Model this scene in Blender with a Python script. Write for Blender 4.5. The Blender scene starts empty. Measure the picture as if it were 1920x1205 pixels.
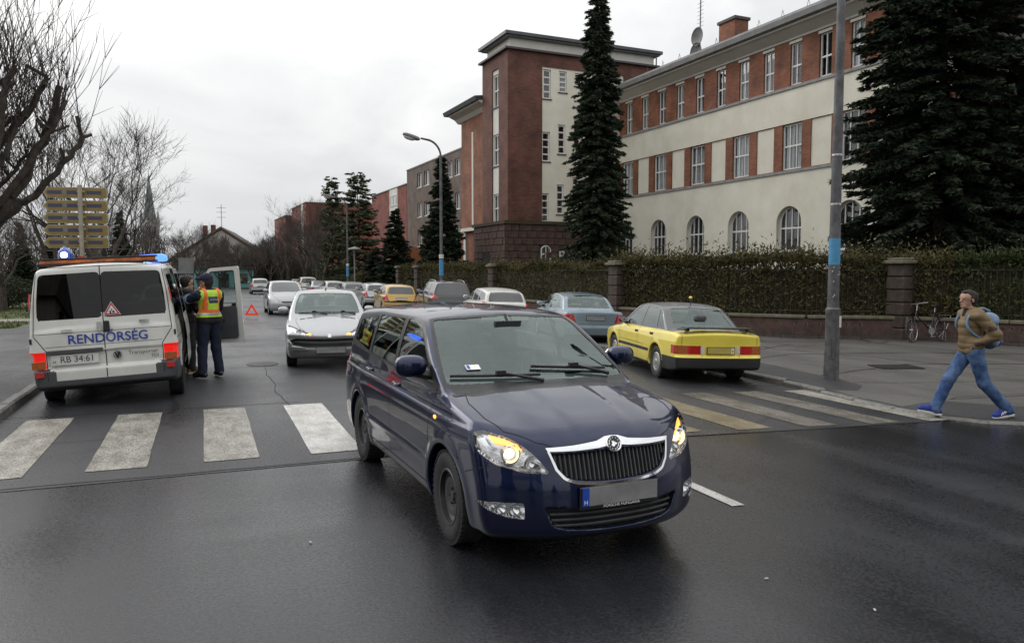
import bpy, bmesh, math, random
import numpy as np
from mathutils import Vector, Matrix, noise as mnoise

random.seed(7); np.random.seed(7)
scene = bpy.context.scene
COL = scene.collection
R = math.radians

# ---------------------------------------------------------------- camera
cam_d = bpy.data.cameras.new('camera'); cam = bpy.data.objects.new('camera', cam_d); COL.objects.link(cam)
cam_d.sensor_width = 36.0; cam_d.lens = 27.0; cam_d.clip_start = 0.1; cam_d.clip_end = 3000
cam.location = (0, 0, 1.82); cam.rotation_euler = (R(90 - 3.755), 0, R(-21.8))
scene.camera = cam
# ---------------------------------------------------------------- sky, sun, exposure
SUN_EL, SUN_AZ = 32.0, -35.0       # azimuth from +Y, clockwise seen from above
world = bpy.data.worlds.new('World'); scene.world = world; world.use_nodes = True
wt = world.node_tree; wt.nodes.clear()
def wn(t, **k):
    n = wt.nodes.new(t)
    for a, b in k.items(): setattr(n, a, b)
    return n
w_out = wn('ShaderNodeOutputWorld'); w_bg = wn('ShaderNodeBackground')
sky = wn('ShaderNodeTexSky', sky_type='NISHITA', sun_disc=False)
sky.sun_elevation = R(SUN_EL); sky.sun_rotation = R(SUN_AZ); sky.dust_density = 4.0; sky.air_density = 1.0
hsv = wn('ShaderNodeHueSaturation'); hsv.inputs['Saturation'].default_value = 0.06; hsv.inputs['Value'].default_value = 0.5
tc = wn('ShaderNodeTexCoord'); sep = wn('ShaderNodeSeparateXYZ')
mp = wn('ShaderNodeMapping'); mp.inputs['Scale'].default_value = (1, 1, 2.6)
n1 = wn('ShaderNodeTexNoise'); n1.inputs['Scale'].default_value = 2.3; n1.inputs['Detail'].default_value = 6; n1.inputs['Roughness'].default_value = 0.55; n1.inputs['Distortion'].default_value = 0.5
cr = wn('ShaderNodeValToRGB')
cr.color_ramp.elements[0].position = 0.33; cr.color_ramp.elements[0].color = (6.7, 6.8, 6.95, 1)
cr.color_ramp.elements[1].position = 0.66; cr.color_ramp.elements[1].color = (9.3, 9.3, 9.25, 1)
# overcast luminance law: the zenith is brighter than the horizon
mr = wn('ShaderNodeMapRange'); mr.inputs['From Min'].default_value = 0.0; mr.inputs['From Max'].default_value = 1.0
mr.inputs['To Min'].default_value = 1.0; mr.inputs['To Max'].default_value = 2.2
mx = wn('ShaderNodeMix', data_type='RGBA', blend_type='MULTIPLY'); mx.inputs['Factor'].default_value = 1.0
mx2 = wn('ShaderNodeMix', data_type='RGBA'); mx2.inputs['Factor'].default_value = 0.9
L = wt.links.new
L(sky.outputs['Color'], hsv.inputs['Color'])
L(tc.outputs['Generated'], mp.inputs['Vector']); L(mp.outputs['Vector'], n1.inputs['Vector']); L(n1.outputs['Fac'], cr.inputs['Fac'])
L(tc.outputs['Generated'], sep.inputs['Vector']); L(sep.outputs['Z'], mr.inputs['Value'])
L(cr.outputs['Color'], mx.inputs['A']); L(mr.outputs['Result'], mx.inputs['B'])
L(hsv.outputs['Color'], mx2.inputs['A']); L(mx.outputs['Result'], mx2.inputs['B'])
L(mx2.outputs['Result'], w_bg.inputs['Color']); w_bg.inputs['Strength'].default_value = 0.1
L(w_bg.outputs['Background'], w_out.inputs['Surface'])
sun_d = bpy.data.lights.new('sun', 'SUN'); sun = bpy.data.objects.new('sun', sun_d); COL.objects.link(sun)
sun_d.energy = 1.0; sun_d.angle = R(40); sun_d.color = (1.0, 0.97, 0.93)
sun.rotation_euler = (R(90 - SUN_EL), 0, R(-SUN_AZ + 180))
sun.location = (0, 0, 60)
vs = scene.view_settings
vs.view_transform = 'Standard'; vs.look = 'None'; vs.exposure = 0.0; vs.gamma = 1.0; vs.use_curve_mapping = False
try:
    scene.cycles.use_denoising = True; scene.cycles.max_bounces = 7; scene.cycles.transparent_max_bounces = 12
    scene.cycles.diffuse_bounces = 3; scene.cycles.glossy_bounces = 4; scene.cycles.sample_clamp_indirect = 6
    scene.cycles.caustics_reflective = False; scene.cycles.caustics_refractive = False
except Exception: pass

# ---------------------------------------------------------------- ground shape (road falls to the right kerb and gently away)
def zg(x, y):
    return -0.028 * min(max(x - 2.5, 0.0), 6.9) - 0.004 * min(max(y - 15.0, 0.0), 65.0)

# ---------------------------------------------------------------- object helpers
def tag(o, label=None, cat=None, group=None, kind=None):
    if label: o['label'] = label
    if cat: o['category'] = cat
    if group: o['group'] = group
    if kind: o['kind'] = kind
    return o
def empty(name, loc=(0, 0, 0), rz=0.0, label=None, cat=None, group=None, tilt=None):
    o = bpy.data.objects.new(name, None); COL.objects.link(o)
    o.location = loc; o.rotation_euler = (tilt[0], tilt[1], rz) if tilt else (0, 0, rz); o.empty_display_size = 0.1
    return tag(o, label, cat, group)
def link(name, me, mat=None, parent=None):
    o = bpy.data.objects.new(name, me); COL.objects.link(o)
    if mat is not None and not me.materials:
        for m in (mat if isinstance(mat, (list, tuple)) else [mat]): me.materials.append(m)
    if parent is not None: o.parent = parent
    return o
def copy_tree(o, parent=None):
    c = o.copy(); COL.objects.link(c)
    if parent is not None: c.parent = parent
    for ch in list(o.children): copy_tree(ch, c)
    return c

class MB:
    """collects boxes, tubes, lathes and free faces; build() links them as one mesh"""
    def __init__(s): s.v = []; s.f = []; s.mi = []; s.cur = 0
    def face(s, *pts):
        b = len(s.v); s.v.extend([tuple(p) for p in pts]); s.f.append(tuple(range(b, b + len(pts)))); s.mi.append(s.cur)
        return s
    def box(s, c, d, rot=None, bev=0.0):
        x, y, z = c; a, b_, h = d[0] / 2, d[1] / 2, d[2] / 2
        b = len(s.v)
        pts = [(-a, -b_, -h), (a, -b_, -h), (a, b_, -h), (-a, b_, -h), (-a, -b_, h), (a, -b_, h), (a, b_, h), (-a, b_, h)]
        if rot is not None: pts = [tuple(rot @ Vector(p)) for p in pts]
        s.v.extend([(p[0] + x, p[1] + y, p[2] + z) for p in pts])
        for q in ((0, 3, 2, 1), (4, 5, 6, 7), (0, 1, 5, 4), (1, 2, 6, 5), (2, 3, 7, 6), (3, 0, 4, 7)):
            s.f.append(tuple(b + i for i in q)); s.mi.append(s.cur)
        return s
    def span(s, x0, x1, y0, y1, z0, z1):
        return s.box(((x0 + x1) / 2, (y0 + y1) / 2, (z0 + z1) / 2), (abs(x1 - x0), abs(y1 - y0), abs(z1 - z0)))
    def tube(s, pts, rad, n=8, closed=False, cap=True):
        P = [Vector(p) for p in pts]; m = len(P)
        rad = rad if isinstance(rad, (list, tuple)) else [rad] * m
        b = len(s.v); up = None
        for i in range(m):
            if closed: t = P[(i + 1) % m] - P[i - 1]
            else: t = P[min(i + 1, m - 1)] - P[max(i - 1, 0)]
            t = t.normalized() if t.length > 1e-9 else Vector((0, 0, 1))
            if up is None:
                up = Vector((0, 0, 1)) if abs(t.z) < 0.9 else Vector((1, 0, 0))
            u = (up - t * up.dot(t))
            u = u.normalized() if u.length > 1e-6 else t.orthogonal().normalized()
            up = u; w = t.cross(u)
            for k in range(n):
                a = 2 * math.pi * k / n
                q = P[i] + (u * math.cos(a) + w * math.sin(a)) * rad[i]
                s.v.append((q.x, q.y, q.z))
        rings = m if closed else m - 1
        for i in range(rings):
            j = (i + 1) % m
            for k in range(n):
                l = (k + 1) % n
                s.f.append((b + i * n + k, b + i * n + l, b + j * n + l, b + j * n + k)); s.mi.append(s.cur)
        if cap and not closed:
            s.f.append(tuple(b + k for k in reversed(range(n)))); s.mi.append(s.cur)
            s.f.append(tuple(b + (m - 1) * n + k for k in range(n))); s.mi.append(s.cur)
        return s
    def lathe(s, prof, n=24, axis='z', c=(0, 0, 0), a0=0.0, a1=2 * math.pi):
        """prof: list of (radius, height)"""
        b = len(s.v); full = abs(a1 - a0 - 2 * math.pi) < 1e-6; cols = n if full else n + 1
        for i in range(cols):
            a = a0 + (a1 - a0) * i / n; ca, sa = math.cos(a), math.sin(a)
            for r, h in prof:
                p = (r * ca, r * sa, h)
                if axis == 'y': p = (p[0], p[2], p[1])
                elif axis == 'x': p = (p[2], p[0], p[1])
                s.v.append((p[0] + c[0], p[1] + c[1], p[2] + c[2]))
        m = len(prof)
        for i in range(n):
            j = (i + 1) % cols
            for k in range(m - 1):
                s.f.append((b + i * m + k, b + j * m + k, b + j * m + k + 1, b + i * m + k + 1)); s.mi.append(s.cur)
        return s
    def prism(s, poly, z0, z1, axis='z'):
        """extrude a 2-D polygon; axis 'z': (x,y), 'y': (x,z), 'x': (y,z)"""
        def P(p, h): return (p[0], p[1], h) if axis == 'z' else ((p[0], h, p[1]) if axis == 'y' else (h, p[0], p[1]))
        b = len(s.v); m = len(poly)
        s.v.extend([P(p, z0) for p in poly] + [P(p, z1) for p in poly])
        s.f.append(tuple(b + i for i in reversed(range(m)))); s.f.append(tuple(b + m + i for i in range(m))); s.mi += [s.cur] * 2
        for i in range(m):
            j = (i + 1) % m
            s.f.append((b + i, b + j, b + m + j, b + m + i)); s.mi.append(s.cur)
        return s
    def mesh(s, name, mats=None, smooth=False, recalc=True, bevel=0.0):
        me = bpy.data.meshes.new(name); me.from_pydata(s.v, [], s.f)
        for m in ([] if mats is None else mats if isinstance(mats, (list, tuple)) else [mats]): me.materials.append(m)
        if any(s.mi): me.polygons.foreach_set('material_index', s.mi)
        if recalc or bevel:
            bm = bmesh.new(); bm.from_mesh(me)
            if bevel:
                bmesh.ops.remove_doubles(bm, verts=bm.verts, dist=1e-5)
                es = [e for e in bm.edges if e.is_manifold and e.calc_face_angle(0) > 0.6]
                bmesh.ops.bevel(bm, geom=es, offset=bevel, segments=1, affect='EDGES')
            bmesh.ops.recalc_face_normals(bm, faces=bm.faces); bm.to_mesh(me); bm.free()
        if smooth:
            me.polygons.foreach_set('use_smooth', [True] * len(me.polygons))
            try: me.set_sharp_from_angle(angle=R(40))
            except Exception: pass
        me.update()
        return me
    def build(s, name, mats=None, parent=None, smooth=False, recalc=True, bevel=0.0):
        return link(name, s.mesh(name, mats, smooth, recalc, bevel), None, parent)

def np_mesh(name, V, Fq, mat=None, smooth=True, normals=None):
    """fast mesh from arrays; Fq (n,4) or (n,3)"""
    V = np.asarray(V, np.float32); Fq = np.asarray(Fq, np.int32)
    me = bpy.data.meshes.new(name); n, k = Fq.shape
    me.vertices.add(len(V)); me.vertices.foreach_set('co', V.ravel())
    me.loops.add(n * k); me.loops.foreach_set('vertex_index', Fq.ravel())
    me.polygons.add(n); me.polygons.foreach_set('loop_start', np.arange(0, n * k, k, dtype=np.int32))
    try: me.polygons.foreach_set('loop_total', np.full(n, k, np.int32))
    except Exception: pass
    if mat is not None:
        for m in (mat if isinstance(mat, (list, tuple)) else [mat]): me.materials.append(m)
    me.update(calc_edges=True); me.validate()
    me.polygons.foreach_set('use_smooth', np.full(len(me.polygons), smooth))
    if normals is not None and len(me.vertices) == len(normals):
        me.normals_split_custom_set_from_vertices(np.asarray(normals, np.float32).tolist())
    return me
def text_mesh(name, body, size, mat, parent=None, loc=(0, 0, 0), rot=(0, 0, 0), extrude=0.001, align='CENTER', sx=1.0, bold=0.0):
    cu = bpy.data.curves.new(name, 'FONT'); cu.body = body; cu.size = size; cu.extrude = extrude; cu.align_x = align; cu.align_y = 'CENTER'; cu.offset = bold
    t = bpy.data.objects.new(name, cu); COL.objects.link(t)
    dg = bpy.context.evaluated_depsgraph_get(); me = bpy.data.meshes.new_from_object(t.evaluated_get(dg))
    bpy.data.objects.remove(t); bpy.data.curves.remove(cu)
    me.name = name; me.materials.clear(); me.materials.append(mat)
    o = link(name, me, None, parent); o.location = loc; o.rotation_euler = rot; o.scale = (sx, 1, 1)
    return o

# ---------------------------------------------------------------- materials
MAT = {}
def mat(name, base=(0.5, 0.5, 0.5), rough=0.6, metal=0.0, coat=0.0, coat_rough=0.03, spec=0.5, emit=None, emit_s=0.0, var=0.0, vscale=6.0, bump=0.0, bscale=40.0, rvar=0.0, trans=0.0, base2=None, contrast=(0.35, 0.65), detail=5.0):
    """principled material with optional noise colour variation, bump and roughness variation (object space)"""
    m = bpy.data.materials.new(name); m.use_nodes = True; nt = m.node_tree
    b = nt.nodes['Principled BSDF']
    b.inputs['Base Color'].default_value = (*base, 1); b.inputs['Roughness'].default_value = rough; b.inputs['Metallic'].default_value = metal
    b.inputs['Coat Weight'].default_value = coat; b.inputs['Coat Roughness'].default_value = coat_rough; b.inputs['Specular IOR Level'].default_value = spec
    b.inputs['Transmission Weight'].default_value = trans
    if emit is not None:
        b.inputs['Emission Color'].default_value = (*emit, 1); b.inputs['Emission Strength'].default_value = emit_s
    need = var or bump or rvar or base2
    if need:
        tcn = nt.nodes.new('ShaderNodeTexCoord')
        def noise(scale, det=detail):
            n = nt.nodes.new('ShaderNodeTexNoise'); n.inputs['Scale'].default_value = scale; n.inputs['Detail'].default_value = det; n.inputs['Roughness'].default_value = 0.6
            nt.links.new(tcn.outputs['Object'], n.inputs['Vector']); return n
        if var or base2:
            n = noise(vscale); r = nt.nodes.new('ShaderNodeValToRGB')
            c2 = base2 if base2 else tuple(min(1, c * (1 + var)) for c in base)
            c1 = base if base2 else tuple(c * (1 - var) for c in base)
            r.color_ramp.elements[0].position = contrast[0]; r.color_ramp.elements[1].position = contrast[1]
            r.color_ramp.elements[0].color = (*c1, 1); r.color_ramp.elements[1].color = (*c2, 1)
            nt.links.new(n.outputs['Fac'], r.inputs['Fac']); nt.links.new(r.outputs['Color'], b.inputs['Base Color'])
        if rvar:
            n = noise(vscale * 0.7); q = nt.nodes.new('ShaderNodeMapRange')
            q.inputs['From Min'].default_value = 0.3; q.inputs['From Max'].default_value = 0.7
            q.inputs['To Min'].default_value = max(0.02, rough - rvar); q.inputs['To Max'].default_value = min(1, rough + rvar)
            nt.links.new(n.outputs['Fac'], q.inputs['Value']); nt.links.new(q.outputs['Result'], b.inputs['Roughness'])
        if bump:
            n = noise(bscale); bp = nt.nodes.new('ShaderNodeBump'); bp.inputs['Strength'].default_value = bump; bp.inputs['Distance'].default_value = 0.02
            nt.links.new(n.outputs['Fac'], bp.inputs['Height']); nt.links.new(bp.outputs['Normal'], b.inputs['Normal'])
    MAT[name] = m
    return m
def glass_mat(name, tint=(0.75, 0.8, 0.78), rough=0.01, refl=1.0, rc=(1, 1, 1)):
    """thin sheet of glass: clear but tinted, with a Fresnel reflection"""
    m = bpy.data.materials.new(name); m.use_nodes = True; nt = m.node_tree; nt.nodes.clear()
    o = nt.nodes.new('ShaderNodeOutputMaterial'); t = nt.nodes.new('ShaderNodeBsdfTransparent'); g = nt.nodes.new('ShaderNodeBsdfGlossy'); mxs = nt.nodes.new('ShaderNodeMixShader')
    gm = nt.nodes.new('ShaderNodeNewGeometry'); dt = nt.nodes.new('ShaderNodeVectorMath'); dt.operation = 'DOT_PRODUCT'
    nt.links.new(gm.outputs['Incoming'], dt.inputs[0]); nt.links.new(gm.outputs['Normal'], dt.inputs[1])
    def mth(op, a, b=None, clamp=False):
        q = nt.nodes.new('ShaderNodeMath'); q.operation = op; q.use_clamp = clamp
        for i, v in enumerate((a, b)):
            if v is None: continue
            if isinstance(v, (int, float)): q.inputs[i].default_value = v
            else: nt.links.new(v, q.inputs[i])
        return q.outputs['Value']
    # Schlick reflectance of both faces of the sheet, the same from either side
    sch = mth('POWER', mth('SUBTRACT', 1.0, mth('ABSOLUTE', dt.outputs['Value'])), 5.0)
    mu = mth('MULTIPLY', mth('ADD', mth('MULTIPLY', sch, 0.90), 0.10), refl, True)
    t.inputs['Color'].default_value = (*tint, 1); g.inputs['Roughness'].default_value = rough; g.inputs['Color'].default_value = (*rc, 1)
    nt.links.new(mu, mxs.inputs['Fac'])
    nt.links.new(t.outputs['BSDF'], mxs.inputs[1]); nt.links.new(g.outputs['BSDF'], mxs.inputs[2]); nt.links.new(mxs.outputs['Shader'], o.inputs['Surface'])
    MAT[name] = m
    return m
mat('tyre', (0.018, 0.018, 0.019), 0.75, var=0.35, vscale=14, bump=0.3, bscale=60)
mat('black_plastic', (0.016, 0.016, 0.017), 0.42, rvar=0.1, vscale=9)
mat('grey_plastic', (0.06, 0.062, 0.066), 0.55, var=0.15)
mat('seam', (0.006, 0.006, 0.007), 0.7)
mat('dark_trim', (0.035, 0.035, 0.037), 0.8)
mat('seat_cloth', (0.085, 0.085, 0.09), 0.9, var=0.2, vscale=20)
mat('chrome', (0.78, 0.79, 0.8), 0.12, 1.0)
mat('steel', (0.42, 0.42, 0.42), 0.35, 1.0, rvar=0.12)
mat('steel_black', (0.022, 0.022, 0.024), 0.45, 0.0, var=0.4, vscale=12)
mat('silver_rim', (0.36, 0.36, 0.35), 0.42, 0.55, var=0.25, vscale=9)
mat('plate_white', (0.62, 0.62, 0.6), 0.45, var=0.1)
mat('plate_blue', (0.02, 0.07, 0.42), 0.4)
mat('plate_grey', (0.22, 0.22, 0.22), 0.5, var=0.2, vscale=5)
mat('plate_yellow', (0.42, 0.33, 0.08), 0.5, var=0.1)
mat('ink', (0.012, 0.012, 0.014), 0.5)
mat('white_ink', (0.8, 0.8, 0.8), 0.5)
mat('red_lens', (0.42, 0.012, 0.01), 0.12, coat=0.6, var=0.25, vscale=30)
mat('red_lens_lit', (0.5, 0.015, 0.01), 0.15, coat=0.5, emit=(1.0, 0.012, 0.006), emit_s=0.55)
mat('amber_lens', (0.36, 0.085, 0.012), 0.15, coat=0.5, var=0.2, vscale=30)
mat('amber_lit', (0.8, 0.3, 0.05), 0.2, emit=(1.0, 0.42, 0.06), emit_s=2.2)
mat('smoke_lens', (0.05, 0.03, 0.03), 0.12, coat=0.6)
mat('white_lens', (0.55, 0.55, 0.55), 0.15, coat=0.6, var=0.2, vscale=40)
mat('bulb_lit', (1, 0.9, 0.7), 0.2, emit=(1.0, 0.70, 0.34), emit_s=3.2)
mat('reflector', (0.75, 0.75, 0.75), 0.16, 1.0, bump=0.25, bscale=22)
glass_mat('windscreen', (0.72, 0.82, 0.79), refl=1.05, rc=(.86, 1, .97)); glass_mat('side_glass', (0.42, 0.46, 0.45), refl=1.3, rc=(.9, 1, .98)); glass_mat('dark_glass', (0.014, 0.015, 0.017), refl=0.34); glass_mat('lens_clear', (0.93, 0.94, 0.95), refl=0.8)
# ================================================================ implicit surfaces -> smooth quad meshes
def lut(pts):
    """monotone cubic curve through (x, v) points, returned as a fast lookup"""
    p = sorted(pts); X = np.array([a for a, _ in p], float); Y = np.array([b for _, b in p], float)
    if len(X) == 2: return lambda x: np.interp(x, X, Y)
    hh = np.diff(X); d = np.diff(Y) / hh; m = np.zeros(len(X)); m[0], m[-1] = d[0], d[-1]
    for i in range(1, len(X) - 1):
        if d[i - 1] * d[i] > 0:
            w1, w2 = 2 * hh[i] + hh[i - 1], hh[i] + 2 * hh[i - 1]; m[i] = (w1 + w2) / (w1 / d[i - 1] + w2 / d[i])
    t = np.linspace(X[0], X[-1], 600); i = np.clip(np.searchsorted(X, t, 'right') - 1, 0, len(X) - 2); s = (t - X[i]) / hh[i]
    y = (2 * s**3 - 3 * s**2 + 1) * Y[i] + (s**3 - 2 * s**2 + s) * hh[i] * m[i] + (-2 * s**3 + 3 * s**2) * Y[i + 1] + (s**3 - s**2) * hh[i] * m[i + 1]
    return lambda x: np.interp(x, t, y)
def smax(a, b, k):
    h = np.clip(0.5 + 0.5 * (a - b) / k, 0, 1); return b + (a - b) * h + k * h * (1 - h)
def smin(a, b, k): return -smax(-a, -b, k)
def poly_sdf(u, v, poly):
    """signed distance to a 2-D polygon, negative inside"""
    P = np.asarray(poly, float); d = None; inside = None
    for i in range(len(P)):
        ax, ay = P[i]; bx, by = P[(i + 1) % len(P)]; ex, ey = bx - ax, by - ay
        wx, wy = u - ax, v - ay; t = np.clip((wx * ex + wy * ey) / (ex * ex + ey * ey + 1e-12), 0, 1)
        dd = (wx - ex * t)**2 + (wy - ey * t)**2
        d = dd if d is None else np.minimum(d, dd)
        c = ((ay <= v) != (by <= v)) & (u < ex * (v - ay) / (ey if abs(ey) > 1e-12 else 1e-12) + ax)
        inside = c if inside is None else inside ^ c
    return np.where(inside, -np.sqrt(d), np.sqrt(d))
def rpoly(poly, r=0.03, seg=4):
    """polygon with rounded corners"""
    out = []; n = len(poly)
    for i in range(n):
        p0, p1, p2 = (np.array(poly[(i + k) % n], float) for k in (-1, 0, 1))
        a, b = p0 - p1, p2 - p1; la, lb = np.linalg.norm(a), np.linalg.norm(b); rr = min(r, 0.45 * la, 0.45 * lb)
        A, B = p1 + a / la * rr, p1 + b / lb * rr
        for k in range(seg + 1):
            t = k / seg; out.append(tuple((1 - t)**2 * A + 2 * t * (1 - t) * p1 + t * t * B))
    return out
_EDG = [((0, 0, 0), (1, 0, 0)), ((0, 1, 0), (1, 1, 0)), ((0, 0, 1), (1, 0, 1)), ((0, 1, 1), (1, 1, 1)), ((0, 0, 0), (0, 1, 0)), ((1, 0, 0), (1, 1, 0)), ((0, 0, 1), (0, 1, 1)), ((1, 0, 1), (1, 1, 1)), ((0, 0, 0), (0, 0, 1)), ((1, 0, 0), (1, 0, 1)), ((0, 1, 0), (0, 1, 1)), ((1, 1, 0), (1, 1, 1))]
def surf_nets(F, o, h):
    S = F < 0; nx, ny, nz = F.shape
    cnt = np.zeros((nx - 1, ny - 1, nz - 1), np.int8)
    for a in (0, 1):
        for b in (0, 1):
            for c in (0, 1): cnt += S[a:nx - 1 + a, b:ny - 1 + b, c:nz - 1 + c]
    I = np.argwhere((cnt > 0) & (cnt < 8)); idx = np.full(cnt.shape, -1, np.int32); idx[I[:, 0], I[:, 1], I[:, 2]] = np.arange(len(I))
    acc = np.zeros((len(I), 3)); num = np.zeros(len(I))
    for p, q in _EDG:
        f0 = F[I[:, 0] + p[0], I[:, 1] + p[1], I[:, 2] + p[2]]; f1 = F[I[:, 0] + q[0], I[:, 1] + q[1], I[:, 2] + q[2]]
        x = (f0 < 0) != (f1 < 0); t = np.where(x, f0 / np.where(x, f0 - f1, 1), 0)
        for k in range(3): acc[:, k] += np.where(x, p[k] + (q[k] - p[k]) * t, 0)
        num += x
    V = np.asarray(o) + (I + acc / num[:, None]) * h; Q = []
    for ax in range(3):
        A = [slice(None)] * 3; B = [slice(None)] * 3; A[ax] = slice(0, -1); B[ax] = slice(1, None)
        ch = np.argwhere(S[tuple(A)] != S[tuple(B)]); u, w = [(1, 2), (2, 0), (0, 1)][ax]
        ch = ch[(ch[:, u] > 0) & (ch[:, w] > 0) & (ch[:, u] < F.shape[u] - 1) & (ch[:, w] < F.shape[w] - 1)]
        def cell(du, dw):
            c = ch.copy(); c[:, u] += du; c[:, w] += dw; return idx[c[:, 0], c[:, 1], c[:, 2]]
        q = np.stack([cell(-1, -1), cell(0, -1), cell(0, 0), cell(-1, 0)], 1)
        flip = ~S[ch[:, 0], ch[:, 1], ch[:, 2]]; q[flip] = q[flip][:, ::-1]; Q.append(q)
    Q = np.concatenate(Q); Q = Q[(Q >= 0).all(1)]
    return V, Q
def grad(f, V, e=2e-3):
    g = np.zeros_like(V)
    for k in range(3):
        d = np.zeros(3); d[k] = e
        g[:, k] = (f(V[:, 0] + d[0], V[:, 1] + d[1], V[:, 2] + d[2]) - f(V[:, 0] - d[0], V[:, 1] - d[1], V[:, 2] - d[2])) / (2 * e)
    return g
def newton(f, V, it=3, lim=0.02):
    for _ in range(it):
        g = grad(f, V); v = f(V[:, 0], V[:, 1], V[:, 2]); st = (v / np.maximum((g * g).sum(1), 0.2))[:, None] * g
        l = np.linalg.norm(st, axis=1, keepdims=True); V = V - st * np.minimum(1, lim / np.maximum(l, 1e-9))
    return V
def implicit(f, lo, hi, h, half=False, proj=2):
    """mesh of f=0 inside the box lo..hi; half: only y>=0 (vertices on the mid plane lie exactly on y=0)"""
    x = np.arange(lo[0], hi[0] + h, h); z = np.arange(lo[2], hi[2] + h, h)
    y = (np.arange(0, int(hi[1] / h) + 2) - 0.5) * h if half else np.arange(lo[1], hi[1] + h, h)
    F = np.asarray(f(x[:, None, None], y[None, :, None], z[None, None, :]), np.float32)
    F = np.broadcast_to(F, (len(x), len(y), len(z)))
    V, Q = surf_nets(F, (x[0], y[0], z[0]), h)
    mid = (V[:, 1] < 0.5 * h + 1e-6) if half else None
    if half: V[mid, 1] = 0
    V = newton(f, V, proj, h)
    if half: V[mid, 1] = 0
    return V, Q, mid
def mirror_y(V, Q, mid, N):
    n = len(V); mp = np.arange(n); k = (~mid).sum(); new = np.full(n, -1); new[~mid] = n + np.arange(k); new[mid] = mp[mid]
    V2 = V[~mid] * [1, -1, 1]; N2 = N[~mid] * [1, -1, 1]
    return np.concatenate([V, V2]), np.concatenate([Q, new[Q][:, ::-1]]), np.concatenate([N, N2])
def sub_mesh(name, V, Q, N, keep, mt, parent, off=0.0):
    q = Q[keep]
    if len(q) == 0: return None
    u, inv = np.unique(q, return_inverse=True); v = V[u]; nn = N[u]
    if off: v = v + nn * off
    return link(name, np_mesh(name, v, inv.reshape(q.shape), mt, True, nn), None, parent)

def root_along(f, P, axis, a, b):
    """move points along one axis from a (outside) to b (inside) onto the surface: three nested scans"""
    P = np.array(P, float); n = len(P); lo = np.full(n, a, float); hi = np.full(n, b, float)
    for m in (110, 24, 24):
        t = np.linspace(0, 1, m)[None, :]; T = lo[:, None] + (hi - lo)[:, None] * t; c = [np.repeat(P[:, k], m) for k in range(3)]; c[axis] = T.ravel()
        v = f(c[0], c[1], c[2]).reshape(n, m); ins = v < 0; k = np.where(ins.any(1), ins.argmax(1), m - 1); k = np.maximum(k, 1); r = np.arange(n)
        lo, hi = T[r, k - 1], T[r, k]
    P[:, axis] = (lo + hi) / 2
    return P
def resample(pts, step=0.03, closed=False):
    P = [np.array(p, float) for p in pts]; 
    if closed: P.append(P[0])
    out = []
    for a, b in zip(P[:-1], P[1:]):
        n = max(1, int(np.linalg.norm(b - a) / step))
        out += [a + (b - a) * i / n for i in range(n)]
    if not closed: out.append(P[-1])
    return np.array(out)
def ribbon(mb, f, pts, width=0.006, off=0.0012, closed=False, smooth_n=0):
    """thin strip lying on the surface along 3-D points that are already on it"""
    P = np.asarray(pts); N = grad(f, P); N /= np.maximum(np.linalg.norm(N, axis=1, keepdims=True), 1e-9)
    T = (np.roll(P, -1, 0) - np.roll(P, 1, 0)) if closed else np.gradient(P, axis=0)
    T /= np.maximum(np.linalg.norm(T, axis=1, keepdims=True), 1e-9); B = np.cross(N, T); B /= np.maximum(np.linalg.norm(B, axis=1, keepdims=True), 1e-9)
    A, C = P + N * off + B * width / 2, P + N * off - B * width / 2; n = len(P)
    for i in range(n if closed else n - 1):
        j = (i + 1) % n; mb.face(A[i], C[i], C[j], A[j])
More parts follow.
